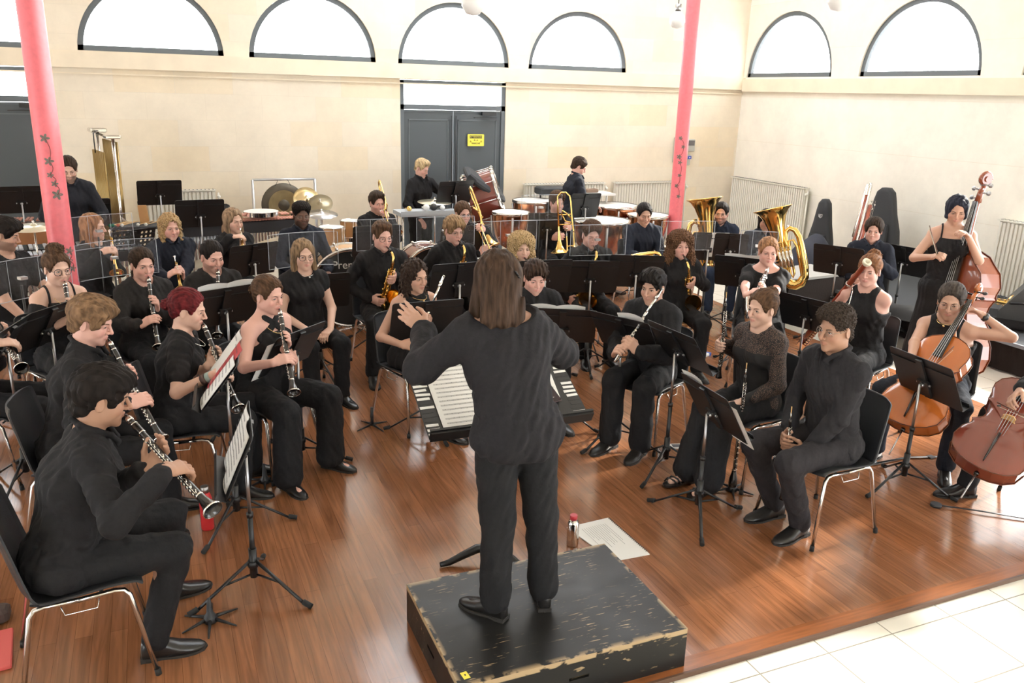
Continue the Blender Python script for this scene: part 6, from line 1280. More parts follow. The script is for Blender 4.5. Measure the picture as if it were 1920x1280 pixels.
# ---------------------------------------------------------------- podium
MB  # box the conductor stands on
def podium_mat():
    m, N, L, b = nodes_mat('worn_black_paint'); tc = N.new('ShaderNodeTexCoord')
    def nz(sc, stretch, det=6):
        mp = N.new('ShaderNodeMapping'); mp.inputs['Scale'].default_value = stretch; L.new(tc.outputs['Object'], mp.inputs[0]); n = N.new('ShaderNodeTexNoise'); n.inputs['Scale'].default_value = sc; n.inputs['Detail'].default_value = det; L.new(mp.outputs[0], n.inputs[0]); return n.outputs['Fac']
    def thr(x, a, c): r = N.new('ShaderNodeMapRange'); r.inputs[1].default_value = a; r.inputs[2].default_value = c; L.new(x, r.inputs[0]); return r.outputs[0]
    def mul(a, c, op='MULTIPLY'):
        q = N.new('ShaderNodeMath'); q.operation = op; q.use_clamp = True
        for i, x in enumerate((a, c)):
            if isinstance(x, float): q.inputs[i].default_value = x
            else: L.new(x, q.inputs[i])
        return q.outputs[0]
    scratch = mul(thr(nz(40, (.30, 3.0, 1)), .625, .66), thr(nz(3.0, (1, 1.6, 1), 2), .44, .60)); sx = N.new('ShaderNodeSeparateXYZ'); L.new(tc.outputs['Object'], sx.inputs[0])
    def edge(o, half, wd): a = mul(o, 0., 'ABSOLUTE') if False else None; q = N.new('ShaderNodeMath'); q.operation = 'ABSOLUTE'; L.new(o, q.inputs[0]); return thr(q.outputs[0], half-wd, half)
    ed = mul(edge(sx.outputs[0], .54, .022), edge(sx.outputs[1], .385, .03), 'MAXIMUM'); zz = thr(sx.outputs[2], .183, .188); ed = mul(mul(ed, zz), thr(nz(14, (1, 1, 1)), .47, .53)); band_ = mul(mul(thr(sx.outputs[2], .172, .176), mul(1., thr(sx.outputs[2], .1985, .1995), 'SUBTRACT')), thr(nz(9, (1, 1, 1)), .43, .47))
    w_ = mul(mul(scratch, ed, 'MAXIMUM'), band_, 'MAXIMUM'); mx = N.new('ShaderNodeMix'); mx.data_type = 'RGBA'; mx.inputs[6].default_value = (.012, .012, .012, 1); mx.inputs[7].default_value = (.42, .30, .17, 1); L.new(w_, mx.inputs[0]); L.new(mx.outputs[2], b.inputs['Base Color']); b.inputs['Specular IOR Level'].default_value = .32
    r = thr(nz(4, (1, 1, 1)), .3, .8); rr = N.new('ShaderNodeMapRange'); rr.inputs[3].default_value = .28; rr.inputs[4].default_value = .5; L.new(nz(5, (1, 2, 1)), rr.inputs[0]); L.new(rr.outputs[0], b.inputs['Roughness']); return m
PM = podium_mat()
A_, B_, C_ = at(768, 1094, .2), at(1138, 1018, .2), at(1284, 1178, .2); Bo_ = at(905, 1290, .2)
pc = (B_+at(860, 1292, .2))/2; pw = np.linalg.norm(B_-A_); pdh = np.linalg.norm(C_-B_)
pod = empty('conductor_podium', (float((A_[0]+C_[0])/2), float((A_[1]+C_[1])/2), 0), math.atan2(B_[1]-A_[1], B_[0]-A_[0]), 'low worn black wooden box the conductor stands on', 'podium')
pw, pdh = 1.08, .77
mb = MB().box((0, 0, .190), (pw, pdh, .02)); mb.build('lid', PM, pod)
def side(nm, M, L, holes=()):
    mb = MB(); h0, h1 = 0, .18; t = .02; xs = [-L/2]
    for hx in holes: xs += [hx-.06, hx+.06]
    xs.append(L/2)
    for i in range(0, len(xs), 2): mb.box(((xs[i]+xs[i+1])/2, 0, .09), (xs[i+1]-xs[i], t, .18))
    for hx in holes: mb.box((hx, 0, .14), (.12, t, .08)).box((hx, 0, .0425), (.12, t, .085)); mb.box((hx-.054, 0, .0925), (.012, t, .016)).box((hx+.054, 0, .0925), (.012, t, .016))
    for V in mb.v: V[:] = V@np.array(M)[:3, :3].T+np.array(M)[:3, 3]
    return mb.build(nm, PM, pod)
side('side_panel', Matrix.Translation((0, -pdh/2+.01, 0)), pw, (0,)); side('side_panel', Matrix.Translation((0, pdh/2-.01, 0)), pw, ())
side('side_panel', Matrix.Translation((-pw/2+.01, 0, 0))@Matrix.Rotation(math.pi/2, 4, 'Z'), pdh-.04, (0,)); side('side_panel', Matrix.Translation((pw/2-.01, 0, 0))@Matrix.Rotation(math.pi/2, 4, 'Z'), pdh-.04)
MB().box((0, 0, .003), (pw-.05, pdh-.05, .006)).build('base_board', EBONY, pod)
MB().box((-pw/2+.045, -pdh/2+.06, .2008), (.028, .042, .0012), 0, rotz(.1)).box((-pw/2+.045, -pdh/2+.062, .2015), (.006, .010, .0006), 1).build('yellow_label', [YEL, BLK1], pod)
# ---------------------------------------------------------------- conductor's stand, score
F0 = at(900, 1048, 0.); F0[0] += .03
r, Mw = music_stand((1.53, 3.72), 27, -91, 1.0, 'wide black conductor\'s stand with curved feet and piano-key stripes on its tray', None, 'solid', .86, .56, 'curved', 30)
mb = MB(); random.seed(3)
for s in (1, -1):
    for i in range(18): y = -.24+i*.029; L_ = random.uniform(.06, .075); mb.box((s*(.425-L_/2), y, .0035), (L_, .016, .002), random.choice((0, 0, 0, 1)), rotz(random.uniform(-.06, .06)))
for i in range(16): x = .04+i*.022; mb.box((x, .255, .0035), (.012, .05, .002), 0, rotz(random.uniform(-.08, .08)))
mb.box((0, -.262, .034), (.86, .010, .062), 1)
o = mb.build('piano_key_stripes', [PAPER, BLKM], None); o.parent = r; KIDS[r.name].append(o); o.matrix_parent_inverse = Matrix.Identity(4); o.matrix_basis = r.matrix_basis.inverted()@Mw
CS = "conductor's papers"
sheet(Mw, .29, .46, (-.20, 0.), .010, 'large open score page on the left half of the conductor\'s stand', 'score', 14, 1, .0, .012, CS)
sheet(Mw, .25, .42, (.08, .03), .010, 'white score page on the right half of the conductor\'s stand', 'score', 11, 1, .0, .008, CS); sheet(Mw, .21, .34, (.22, .04), .020, 'loose sheet with a few staves under the phone on the conductor\'s stand', 'sheet_music', 5, 1, -.08, .0, CS)
ph = MB().box((0, 0, 0), (.075, .150, .010), 0, None, .003).box((0, 0, .0055), (.069, .142, .001), 1).box((.0, -.045, .0064), (.010, .003, .0006), 2).build('phone', [mat('phone_case', (.03, .008, .012), .4), mat('phone_glass', (.02, .008, .012), .12), PAPER]); ph.matrix_world = Mw@Matrix.Translation((.255, -.085, .036))@Matrix.Rotation(.18, 4, 'Z'); tag(ph, 'dark red phone lying on the sheet on the conductor\'s stand', 'phone')
# book and bottle on the floor beyond the podium
def floor_at(px, py, z=0): return at(px, py, z)
q = [at(1063, 990, 0), at(1140, 972, 0), at(1218, 1040, 0), at(1150, 1053, 0)]; c = sum(q)/4; ang = math.atan2(q[2][1]-q[1][1], q[2][0]-q[1][0]); 
mb = MB().prism([(p[0]-c[0], p[1]-c[1]) for p in q][::-1], .006, 0); V = mb.v[0]
e = (q[2]-q[1]); ax = nrm(e); ay = nrm(q[0]-q[1])
for i in range(12): a = q[1]+(q[0]-q[1])*(.2+.05*i)-c; b = a+e*.8; mb.tube([a+e*.12+np.array([0, 0, .0065]), a+e*(.30+.4*random.random())+np.array([0, 0, .0065])], .0007, 4, 1)
for i in range(26): p = q[1]+e*(.03+.036*i)-c; mb.tube([p+nrm(np.array([ay[0], ay[1], 0]))*.008+np.array([0, 0, .003]), p+np.array([0, 0, .013]), p-np.array([ay[0], ay[1], 0])*.008+np.array([0, 0, .003])], .0018, 5, 2)
o = mb.build('spiral_score', [PAPER, INK, BLKM]); o.location = (c[0], c[1], .001); tag(o, 'white spiral-bound score lying open on the floor behind the black podium', 'score')
def bottle(loc, body, cap, label, rad=.034, h=.19, name='bottle'):
    r = empty(name, tuple(loc), 0, label, 'bottle'); MB().lathe([(rad*.9, 0), (rad, .008), (rad, h*.72), (rad*.75, h*.82), (rad*.55, h*.86)], n=24, cap=True).build('body', body, r); MB().cyl((0, 0, h*.86), (0, 0, h), rad*.62, 20).build('cap', cap, r); return r
p = at(1076, 1024, 0); bottle((p[0]+.0, p[1]+.02, 0), CHROME, RED, 'small steel bottle with a red cap behind the podium'); p = at(390, 990, 0); bottle((p[0], p[1], 0), mat('red_flask', (.55, .03, .035), .35), STEEL, 'tall red bottle standing on the floor under the music stand at left', .036, .27)
CLEAR = mat('clear_plastic', (.85, .88, .9), .08, alpha=.28); p = at(1492, 760, .0); bottle((3.93, 3.95, 0.), CLEAR, WHITEP, 'clear plastic water bottle behind the man with clear-framed glasses', .036, .26)
p = at(1240, 862, 0); o = MB().lathe([(.028, 0), (.034, .09), (.033, .09), (.027, .002)], n=20).build('plastic_cup', CLEAR); o.location = p; tag(o, 'clear plastic cup on the floor beside the sandals', 'cup')
p = at(1270, 838, 0); o = MB().box((0, 0, .006), (.11, .075, .012), 0, rotz(-.3), .002).box((0, 0, .0125), (.08, .05, .001), 1, rotz(-.3)).build('paper_packet', [PAPER, INK]); o.location = p; tag(o, 'small white packet on the floor by the cup', 'packet')
p = at(1322, 668, 0); o = MB().box((0, 0, .015), (.11, .05, .03), 0, rotz(.4), .006).box((.05, .02, .015), (.03, .052, .031), 1, rotz(.4)).build('tissue_pack', [PAPER, mat('pack_blue', (.03, .10, .45), .4)]); o.location = p; tag(o, 'small blue and white pack lying on the wooden floor', 'packet')
# ---------------------------------------------------------------- music stands: desk px, foot px (or None), desk height, face, tilt, text
MSL = [
 ((441, 842), (479, 1112), None, 176, 66, 'music stand nearest the camera at left, holding two white sheets', 'solid', .5),
 ((432, 700), (446, 985), None, 175, 52, 'music stand with a red folder, its tray seen edge-on at left', 'solid', .5),
 ((556, 655), (568, 868), None, 132, 60, 'tall music stand in front of the woman in the halter top', 'solid', .5),
 ((268, 580), (278, 720), None, 106, 68, 'music stand in front of the woman in the dark grey jumper', 'solid', .5),
 ((95, 612), None, .92, 145, 60, 'music stand in front of the woman with round glasses', 'solid', .5),
 ((12, 648), None, .93, 165, 55, 'music stand at the left edge, cut by the frame', 'solid', .5),
 ((425, 576), None, .93, 112, 65, 'music stand with white pages before the man with cropped hair', 'solid', .5),
 ((478, 488), None, .90, 115, 72, 'music stand before the fair-haired trumpet player', 'solid', .5),
 ((588, 548), (603, 712), None, 90, 72, 'wide music stand before the fair-haired woman with glasses', 'solid', .56),
 ((268, 478), (268, 620), None, 125, 70, 'perforated music stand before the long-haired blond trumpeter', 'holes', .5),
 ((722, 538), (708, 622), None, 98, 72, 'music stand before the saxophonist with dark-rimmed glasses', 'solid', .48),
 ((806, 602), (803, 808), None, 90, 70, 'large music stand left of the conductor before the dark-haired flute player', 'solid', .54),
 ((862, 527), None, .95, 94, 72, 'music stand hidden partly behind the conductor\'s head, left', 'solid', .5),
 ((1022, 520), None, .93, 85, 72, 'music stand behind the young man right of the conductor', 'solid', .5),
 ((1112, 520), (1098, 690), None, 73, 72, 'music stand with rounded corners before the tenor saxophonist', 'solid', .52),
 ((1243, 530), (1180, 690), .93, 66, 72, 'music stand before the woman with frizzy auburn hair', 'solid', .5),
 ((1040, 614), (1046, 800), None, 64, 62, 'music stand right of the conductor before the young man', 'solid', .5),
 ((1150, 628), (1152, 832), None, 26, 56, 'music stand before the black-haired flute player, left of a pair', 'solid', .5),
 ((1240, 655), (1246, 884), None, 4, 56, 'music stand between the flute player and the oboe player', 'solid', .5),
 ((1340, 762), (1306, 972), None, -3, 60, 'music stand with white sheets before the man with clear-framed glasses', 'solid', .5),
 ((1372, 545), (1370, 690), .93, 42, 66, 'music stand before the woman with the bass clarinet', 'solid', .5),
 ((1478, 592), (1488, 745), None, 14, 66, 'dark music stand behind the lace-sleeved woman, before the bassoon player', 'solid', .55),
 ((1560, 490), (1548, 640), None, 28, 72, 'music stand before the tuba player hidden by the bell', 'solid', .52),
 ((1685, 489), (1668, 632), None, 10, 72, 'music stand before the contrabassoon player, beside the standing bassist', 'solid', .56),
 ((1708, 712), (1690, 916), None, -4, 62, 'music stand in front of the orange cello', 'solid', .52),
 ((1200, 446), (1195, 560), None, 56, 74, 'music stand before the person with tied-back dark hair', 'solid', .5),
 ((1328, 463), None, .92, 68, 74, 'music stand with open white pages before the tuba player, left half', 'solid', .36),
 ((1370, 465), None, .92, 62, 74, 'music stand with open white pages before the tuba player, right half', 'solid', .36),
 ((1026, 425), None, .98, 80, 76, 'music stand before the curly-haired trombonist', 'solid', .46),
 ((855, 361), None, 1.18, 100, 68, 'music stand on the percussion table side, below the reaching boy', 'solid', .52),
 ((1098, 386), None, 1.12, 90, 72, 'music stand between the curly trombonist and the timpani', 'solid', .42),
 ((708, 452), None, 1.0, 92, 74, 'music stand before the man with tousled dark hair', 'solid', .5),
 ((868, 450), None, .92, 90, 74, 'music stand before the man with glasses and trombone', 'solid', .5),
 ((300, 362), None, 1.16, 95, 70, 'empty music stand in front of the white radiator at left', 'solid', .52),
 ((376, 401), None, 1.08, 95, 72, 'music stand left of the fair-haired trumpet player, before the xylophone', 'solid', .52),
 ((40, 375), None, 1.16, 95, 70, 'music stand at the far left before the grey door', 'solid', .58),
 ((160, 400), None, 1.08, 98, 72, 'music stand before the standing bearded percussionist', 'solid', .52)]
DESK = {}
for i, (dp, fp, hz, yw, tl, lb, kd, ww) in enumerate(MSL):
    if fp is not None:
        f = at(fp[0], fp[1], 0); z = hz or float(aty(dp[0], dp[1], f[1])[2])
        if i == 9: z = .90
        if abs(z-1) > .45: print('STAND', i, z); z = min(max(z, .75), 1.2)
    else: f = at(dp[0], dp[1], hz); z = hz
    _, DESK[i] = music_stand((f[0], f[1]), tl, yw, z, lb, 'black music stands of the band', kd, ww, .335, 'tripod', 20+37*i)
G = 'sheet music on the stands'
sheet(DESK[0], .21, .297, (.10, .0), .012, 'white printed sheet on the left music stand nearest the camera, front page', pages=1, curl=.01); sheet(DESK[0], .21, .297, (-.10, .02), .010, 'white printed sheet on the nearest left music stand, back page', curl=.01)
sheet(DESK[1], .23, .30, (.12, .0), .012, 'white sheet hanging over the lower edge of the red-folder stand', curl=.01); sheet(DESK[1], .23, .30, (-.08, .06), .010, 'red folder under the white page on the left stand', 'folder', 2, 2, .05, .01, red=True)
sheet(DESK[2], .21, .30, (.20, -.03), .010, 'white page at the edge of the halter-top woman\'s stand'); sheet(DESK[6], .22, .30, (.0, .05), .012, 'open white pages on the stand of the man with cropped hair', pages=2, curl=.02)
sheet(DESK[19], .21, .30, (.12, .04), .010, 'white sheet sticking out over the top of the right front stand', curl=.01); sheet(DESK[19], .21, .30, (-.19, -.04), .008, 'white sheet along the edge of the right front stand'); sheet(DESK[16], .21, .30, (.05, .04), .010, 'white pages on the stand right of the conductor', pages=2, curl=.02)
sheet(DESK[17], .21, .30, (-.10, .05), .010, 'white page rising above the stand of the black-haired flute player', curl=.02); sheet(DESK[26], .19, .29, (-.12, .02), .010, 'white page on the tuba player\'s left stand'); sheet(DESK[27], .19, .29, (.12, .02), .010, 'white page on the tuba player\'s right stand'); sheet(DESK[20], .21, .30, (-.05, .04), .010, 'white page over the stand of the bass clarinet player', pages=2, curl=.01); sheet(DESK[4], .21, .30, (.16, .0), .01, 'white sheet on the stand under the round-glasses woman')
# ---------------------------------------------------------------- acrylic shields
for px, z, yw, lb, w_, bd in (((183, 432), 1.18, 115, 'clear shield behind the girl with the silver trumpet', .56, .4), ((212, 482), 1.10, 110, 'clear curved shield in front of the girl with the silver trumpet', .62, .5), ((38, 520), 1.10, 125, 'clear curved shield at the left edge before the bearded man', .62, .5), ((562, 465), 1.14, 98, 'clear shield between the man with the goatee and the fair-haired woman', .60, .5), ((706, 438), 1.16, 92, 'clear shield before the man with tousled dark hair', .42, .2), ((832, 432), 1.14, 90, 'clear rounded shield before the trombonist with glasses', .60, .25), ((952, 440), 1.14, 88, 'clear shield left of the woman with curly blond hair', .56, .2), ((1118, 448), 1.16, 82, 'clear shield behind the tenor saxophonist', .56, .2), ((1285, 440), 1.16, 78, 'clear shield behind the woman with frizzy hair', .56, .2), ((1421, 460), 1.14, 55, 'clear narrow shield beside the woman with the bass clarinet', .34, .1), ((1012, 388), 1.22, 88, 'clear shield behind the curly-haired trombonist', .50, .2)):
    p = at(px[0], px[1], z); shield(p, yw, z, lb, w_, .29, bd)
# ---------------------------------------------------------------- extra chairs, pegs, oboe on a stand
def xchair(px, z, ang, lb): p = aty(px[0], px[1], 11.3); inst('plastic_chair', plastic_chair, TR((p[0], p[1]-.35, 0), math.radians(ang-90), 1.2), lb, 'chair', 'black plastic shell chairs with chrome legs under the players')
xchair((390, 378), .78, -90, 'empty grey chair standing before the back wall beside the gong')
p = at(395, 1165, 0); peg_stand(6, 'black star-footed clarinet peg on the floor by the nearest music stand', (p[0], p[1], 0)); p = at(497, 905, 0); peg_stand(6, 'black star-footed peg on the floor near the wide trousers', (p[0], p[1], 0)); p = at(698, 800, 0); peg_stand(4, 'thin black instrument peg on the floor left of the flute player', (p[0], p[1], 0), straight=True, h=.16)
p = at(1372, 920, 0); peg_stand(5, 'low black star stand holding the english horn', (p[0], p[1], 0), h=.04); Tp = aim((p[0], p[1], .86), (1388, 668), .01); put('english_horn', oboe, (p[0]+.02, p[1]+.02, .86), nrm(np.array([-.02, -.02, -.83])), (1, 0, 0), 'english horn with bulb bell standing upright on its peg before the oboist', 'english horn', None, L=.80, bulb=True)
p = at(430, 800, 0.)
# bass bow on floor at right: endpin strap
a = at(1755, 946, .012); b = at(1925, 972, .012); s = MB().tube([a, (a+b)/2+(0, 0, .004), b], .008, 8, flat=.5).cyl(a-(0, 0, .01), a+(0, 0, .008), .034, 18).build('endpin_strap', [BLKP]); tag(s, 'black endpin strap with a round stop on the floor at right', 'strap')
a = at(1700, 857, .01); b = at(1790, 855, .01); s = MB().tube([a-(.35, .0, 0), a, b], .012, 8, flat=.3).box(tuple((a+b)/2), (.05, .04, .01)).build('floor_strap', [BLKP]); tag(s, 'flat black strap with buckle on the floor behind the cellist\'s chair', 'strap')
# red bag lower left
p = at(8, 1228, 0.); r = empty('red_folder', (p[0]-.12, p[1]+.02, 0), .1, 'red folder on the floor at the lower left edge', 'folder'); MB().box((0, 0, .01), (.30, .30, .02), 0, None, .004).build('cover', mat('coral_card', (.60, .10, .09), .6), r); p = at(8, 1165, 0.); o = MB().box((0, 0, .035), (.25, .10, .07), 0, None, .015).build('pencil_case', mat('case_leather', (.05, .03, .025), .7, bump=.4)); o.location = (p[0]-.10, p[1]+.02, 0); tag(o, 'dark case on the floor behind the red folder', 'case')
# ---------------------------------------------------------------- percussion
a, b = aty(338, 413, 10.2), aty(552, 410, 10.35); bars('xylophone', 'long xylophone with pinkish bars and black front behind the trumpets', a, b, .95, 36, .38, .26, ROSEW if False else mat('padauk_bars', (.55, .25, .19), .35, var=.12, bscale=20), mat('percussion_black', (.02, .02, .025), .5), tubes=True, cat='xylophone', fasc=.13)
a, b = aty(-60, 405, 9.9), aty(96, 402, 9.9); bars('marimba', 'brown wooden marimba behind the stand at the far left', a, b, 1.02, 22, .42, .36, ROSEW, mat('marimba_frame', (.30, .13, .05), .4, var=.15, bscale=5), tubes=False, cat='marimba', fasc=.16)
a, b = aty(-20, 452, 8.95), aty(250, 437, 9.15); bars('vibraphone', 'vibraphone with silver bars behind the pink column', a, b, .88, 30, .40, .30, ALU, mat('percussion_black', (.02, .02, .025), .5), tubes=True, cat='vibraphone', fasc=.10)
p = aty(63, 424, 8.95); cymbal(.21, float(p[2]), 4, mat('pale_cymbal', (.80, .76, .62), .3, .8), (p[0], 8.95, 0), 0, 'pale cymbal on a chrome stand left of the pink column', 'cymbals on stands')
# tubular bells
p = aty(212, 395, 11.0); tz = float(aty(200, 250, 11.0)[2]); r = empty('tubular_bells', (p[0], 11.0, 0), math.radians(-76), 'tall rack of brass tubular bells in a chrome frame before the back wall', 'tubular bells')
for i in range(10): MB().cyl((-.33+i*.072, .05, .32+.02*i), (-.33+i*.072, .05, tz-.08), .0155, 12).build('bell_tube', mat('tube_brass', (.32, .225, .095), .32, 1.), r)
for i in range(8): MB().cyl((-.30+i*.075, -.08, .5), (-.30+i*.075, -.08, tz-.20), .0155, 12).build('bell_tube', MATS['tube_brass'], r)
MB().tube([(-.40, 0, .04), (-.40, 0, tz)], .017, 8).tube([(.40, 0, .04), (.40, 0, tz-.02)], .017, 8).box((-.38, 0, tz+.02), (.22, .18, .05), 0, None, .01).box((.38, 0, tz-.02), (.16, .16, .04), 0, None, .01).tube([(-.4, -.2, .05), (-.4, .2, .05)], .015, 8).tube([(.4, -.2, .05), (.4, .2, .05)], .015, 8).tube([(-.4, 0, tz-.02), (.4, 0, tz-.04)], .014, 8).tube([(.42, 0, .95), (.75, 0, .93), (.80, 0, .85), (.80, 0, .04)], .014, 8).tube([(.42, 0, .60), (.80, 0, .60)], .014, 8).build('rack', CHROME, r)
MB().tube([(-.3, 0, tz+.02), (-.1, -.1, tz+.0), (.0, -.12, tz-.1), (.0, -.12, tz-.22)], .007, 6).build('damper_cable', BLKM, r)
# mallet table
p = aty(262, 412, 10.1); r = empty('mallet_table', (p[0], 10.1, 0), 0, 'black trap table with mallets beside the tubular bells', 'table'); MB().box((0, 0, .93), (.62, .36, .03)).build('table_top', FABBAG, r)
for x in (-.27, .27):
    for y in (-.14, .14): MB().cyl((x, y, 0), (x, y, .92), .011, 8).build('leg', CHROME, r)
for i, (x, c_) in enumerate(((-.30, 'g'), (-.27, 'g'), (-.22, 'r'), (-.18, 'w'), (-.02, 'w'), (.06, 'w'))):
    cc = {'g': mat('green_yarn', (.01, .16, .10), .9), 'r': mat('red_yarn', (.5, .12, .08), .9), 'w': mat('white_felt', (.75, .74, .68), .9)}[c_]; o = MB().ball((0, 0, 0), .018, 1).cyl((0, 0, 0), (.16, .26, .0), .004, 6, 0).build('mallet', [REED, cc]); o.location = (p[0]+x, 10.1-.15, .965); tag(o, {'g': 'green-headed mallet on the trap table', 'r': 'red-headed mallet on the trap table', 'w': 'white felt mallet on the trap table'}[c_], 'mallet', {'g': 'green mallets', 'r': 'red mallet', 'w': 'white mallets'}[c_])
o = MB().prism([(-.05, 0), (.05, 0), (.03, .2), (-.06, .2)], .02, 0).build('wood_block', MAPLE); o.matrix_world = Matrix.Translation((p[0]+.05, 10.2, .945))@Matrix.Rotation(math.pi/2, 4, 'X'); tag(o, 'upright wooden block on the trap table', 'wood block')
# gong
gl, gr_ = aty(473, 337, 11.4), aty(590, 334, 11.4); gc = aty(532, 384, 11.4); GD = mat('gong_dark', (.10, .085, .065), .5, .6, var=.2, bscale=8); GM = mat('gong_bronze', (.33, .26, .14), .4, .7, var=.2, bscale=8)
r = empty('gong_stand', (gc[0], 11.4, 0), 0, 'silver square gong frame before the back wall', 'gong stand'); hx = (gr_[0]-gl[0])/2; gx0 = (gl[0]+gr_[0])/2-gc[0]; gt = float(gl[2])
MB().tube([(gx0-hx, 0, .05), (gx0-hx, 0, gt)], .018, 8).tube([(gx0+hx, 0, .05), (gx0+hx, 0, gt)], .018, 8).tube([(gx0-hx, 0, gt), (gx0+hx, 0, gt)], .016, 8).tube([(gx0-hx, -.25, .03), (gx0-hx, .25, .03)], .018, 8).tube([(gx0+hx, -.25, .03), (gx0+hx, .25, .03)], .018, 8).build('frame', ALU, r)
r = empty('gong', (gc[0], 11.37, gc[2]), 0, 'large dark-rimmed bronze gong hanging in the silver frame', 'gong'); MB().lathe([(.0, -.02), (.065, -.018), (.075, .0)], (0, 0, 0), (0, 1, 0), 40, 1).lathe([(.075, .0), (.20, -.004)], (0, 0, 0), (0, 1, 0), 40).lathe([(.20, -.004), (.285, .0), (.29, .03)], (0, 0, 0), (0, 1, 0), 40, 1).build('disc', [GM, GD], r); gh = gt-float(gc[2]); MB().tube([(-.1, 0, .26), (-.06, 0, gh)], .003, 5).tube([(.1, 0, .26), (.06, 0, gh)], .003, 5).build('cord', BLKM, r)
DC = mat('dark_cymbal', (.30, .26, .18), .35, .9)
p = aty(575, 373, 11.0); cymbal(.17, float(p[2]), 62, mat('bright_cymbal', (.85, .70, .42), .25, 1.), (p[0], 11.0, 0), 0, 'bright gold cymbal tilted upright beside the gong', 'cymbals on stands'); p = aty(600, 381, 10.7); cymbal(.16, float(p[2]), 42, DC, (p[0], 10.7, 0), -.3, 'dark tilted cymbal right of the gong', 'cymbals on stands'); p = aty(603, 400, 10.4); cymbal(.20, float(p[2]), 10, mat('silver_cymbal', (.55, .56, .60), .25, 1.), (p[0], 10.4, 0), 0, 'silvery ride cymbal behind the man with the goatee', 'cymbals on stands')
p = aty(815, 377, 10.6); cymbal(.23, float(p[2]), 3, MATS['pale_cymbal'], (p[0], 10.6, 0), 0, 'pale flat cymbal in front of the boy at the percussion table', 'cymbals on stands')
p = aty(490, 403, 10.15); r = empty('tambourine', (p[0], 10.15, 1.0), 0, 'flat white-headed frame drum lying on the xylophone', 'frame drum'); MB().lathe([(.20, 0), (.20, .05)], n=28).build('ring', CHROME, r); MB().lathe([(0, 0), (.20, 0)], (0, 0, .051), (0, 0, 1), 28).build('head', WHITEP, r)
p = at(622, 462, .62); drum(.15, .42, MAPLE, 'conga_drum', 'tall light wooden drum behind the fair-haired woman', (p[0], p[1], 0), 'drum', 3, .86, 'wooden drums'); p = at(658, 425, .80); drum(.13, .20, MAPLE, 'tom_drum', 'small wooden tom drum left of the trombonist', (p[0], p[1], 0), 'drum', 3, .88, 'wooden drums'); p = at(655, 452, .6); drum(.17, .15, CHROME, 'snare_drum', 'chrome snare drum below the wooden tom', (p[0]+.05, p[1]+.2, 0), 'drum', 3, .68, 'wooden drums')
# kick drum with maker's name
def kick(c, rad, dep, ang, tilt, label, headm, shm, hoopm, words=None, name='bass_drum', zc=None):
    r = empty(name, (c[0], c[1], c[2]), ang, label, 'bass drum'); r.rotation_euler = (math.radians(tilt), 0, ang)
    MB().lathe([(rad, -dep/2), (rad, dep/2)], (0, 0, 0), (0, -1, 0), 44).build('shell', shm, r)
    for s in (1, -1): MB().lathe([(0, 0), (rad*.97, 0)], (0, -s*(dep/2+.002), 0), (0, -s*9, 0), 44).build('head', headm, r); MB().lathe([(rad*.98, -.02), (rad*1.04, -.02), (rad*1.04, .025), (rad*.96, .025), (rad*.96, .004)], (0, -s*dep/2, 0), (0, -s*9, 0), 44).build('hoop', hoopm, r)
    m = MB()
    for i in range(10): a = 2*math.pi*i/10; X_, Z_ = rad*1.05*math.cos(a), rad*1.05*math.sin(a); m.cyl((X_, -dep/2, Z_), (X_, dep/2, Z_), .006, 6).ball((X_, -dep/2, Z_), (.018, .03, .018)).ball((X_, dep/2, Z_), (.018, .03, .018))
    m.build('tension_rods', CHROME, r)
    if words: text(words, .12, Matrix.Translation((0, -dep/2-.006, rad*.60))@Matrix.Rotation(math.pi/2, 4, 'X'), PAPER, r)
    return r
DKH = mat('black_drum_head', (.012, .012, .013), .4); kc = aty(655, 532, 8.75); kick((kc[0], 8.75, .42), .42, .34, math.radians(-6), 0, 'big black-headed bass drum with white lettering between the fair-haired woman and the saxophonist', DKH, MAPLE, CHROME, 'Premier')
kc = aty(820, 505, 8.9); kick((kc[0], 9.3, .36), .36, .34, math.radians(4), 0, 'second black bass drum behind the blond saxophonist', DKH, MAHOG, CHROME, name='bass_drum')
bc = aty(908, 372, 10.9); r = kick((bc[0], 10.9, bc[2]), .38, .42, math.radians(28), 0, 'concert bass drum with mahogany shell tilted in its cradle before the double door', WHITEP, MAHOG, CHROME); r.rotation_euler = (math.radians(-22), math.radians(33), math.radians(55))
q = aty(908, 346, 10.72); cv = MB().box((0, 0, 0), (.66, .40, .10), 0, None, .035).add([(-.33, -.2, -.02), (-.33, -.2, .04), (-.20, -.2, .03), (-.27, -.215, -.17), (-.33, -.17, -.02), (-.20, -.17, .03), (-.27, -.185, -.17)], [(0, 3, 2, 1), (4, 5, 6), (0, 4, 6, 3), (3, 6, 5, 2)]).add([(.2, -.2, -.04), (.33, -.2, -.03), (.28, -.21, -.13), (.2, -.18, -.04), (.33, -.18, -.03), (.28, -.19, -.13)], [(0, 2, 1), (3, 4, 5), (0, 3, 5, 2), (2, 5, 4, 1)])
o = cv.build('drum_cover', FABBAG); tag(o, 'black cloth cover thrown over the tilted concert bass drum', 'cover'); o.matrix_world = Matrix.Translation((q[0], 10.72, q[2]))@Matrix.Rotation(math.radians(33), 4, 'Y')@Matrix.Rotation(math.radians(18), 4, 'X')
r = empty('drum_cradle', (bc[0]+.1, 10.95, 0), .2, 'wooden cradle under the concert bass drum', 'drum stand'); 
for s in (1, -1): MB().tube([(s*.30, -.1, .02), (s*.34, 0, .70)], .022, 8).build('post', MAPLE, r)
MB().tube([(-.3, -.1, .25), (.3, -.1, .25)], .02, 8).build('rail', MAPLE, r)
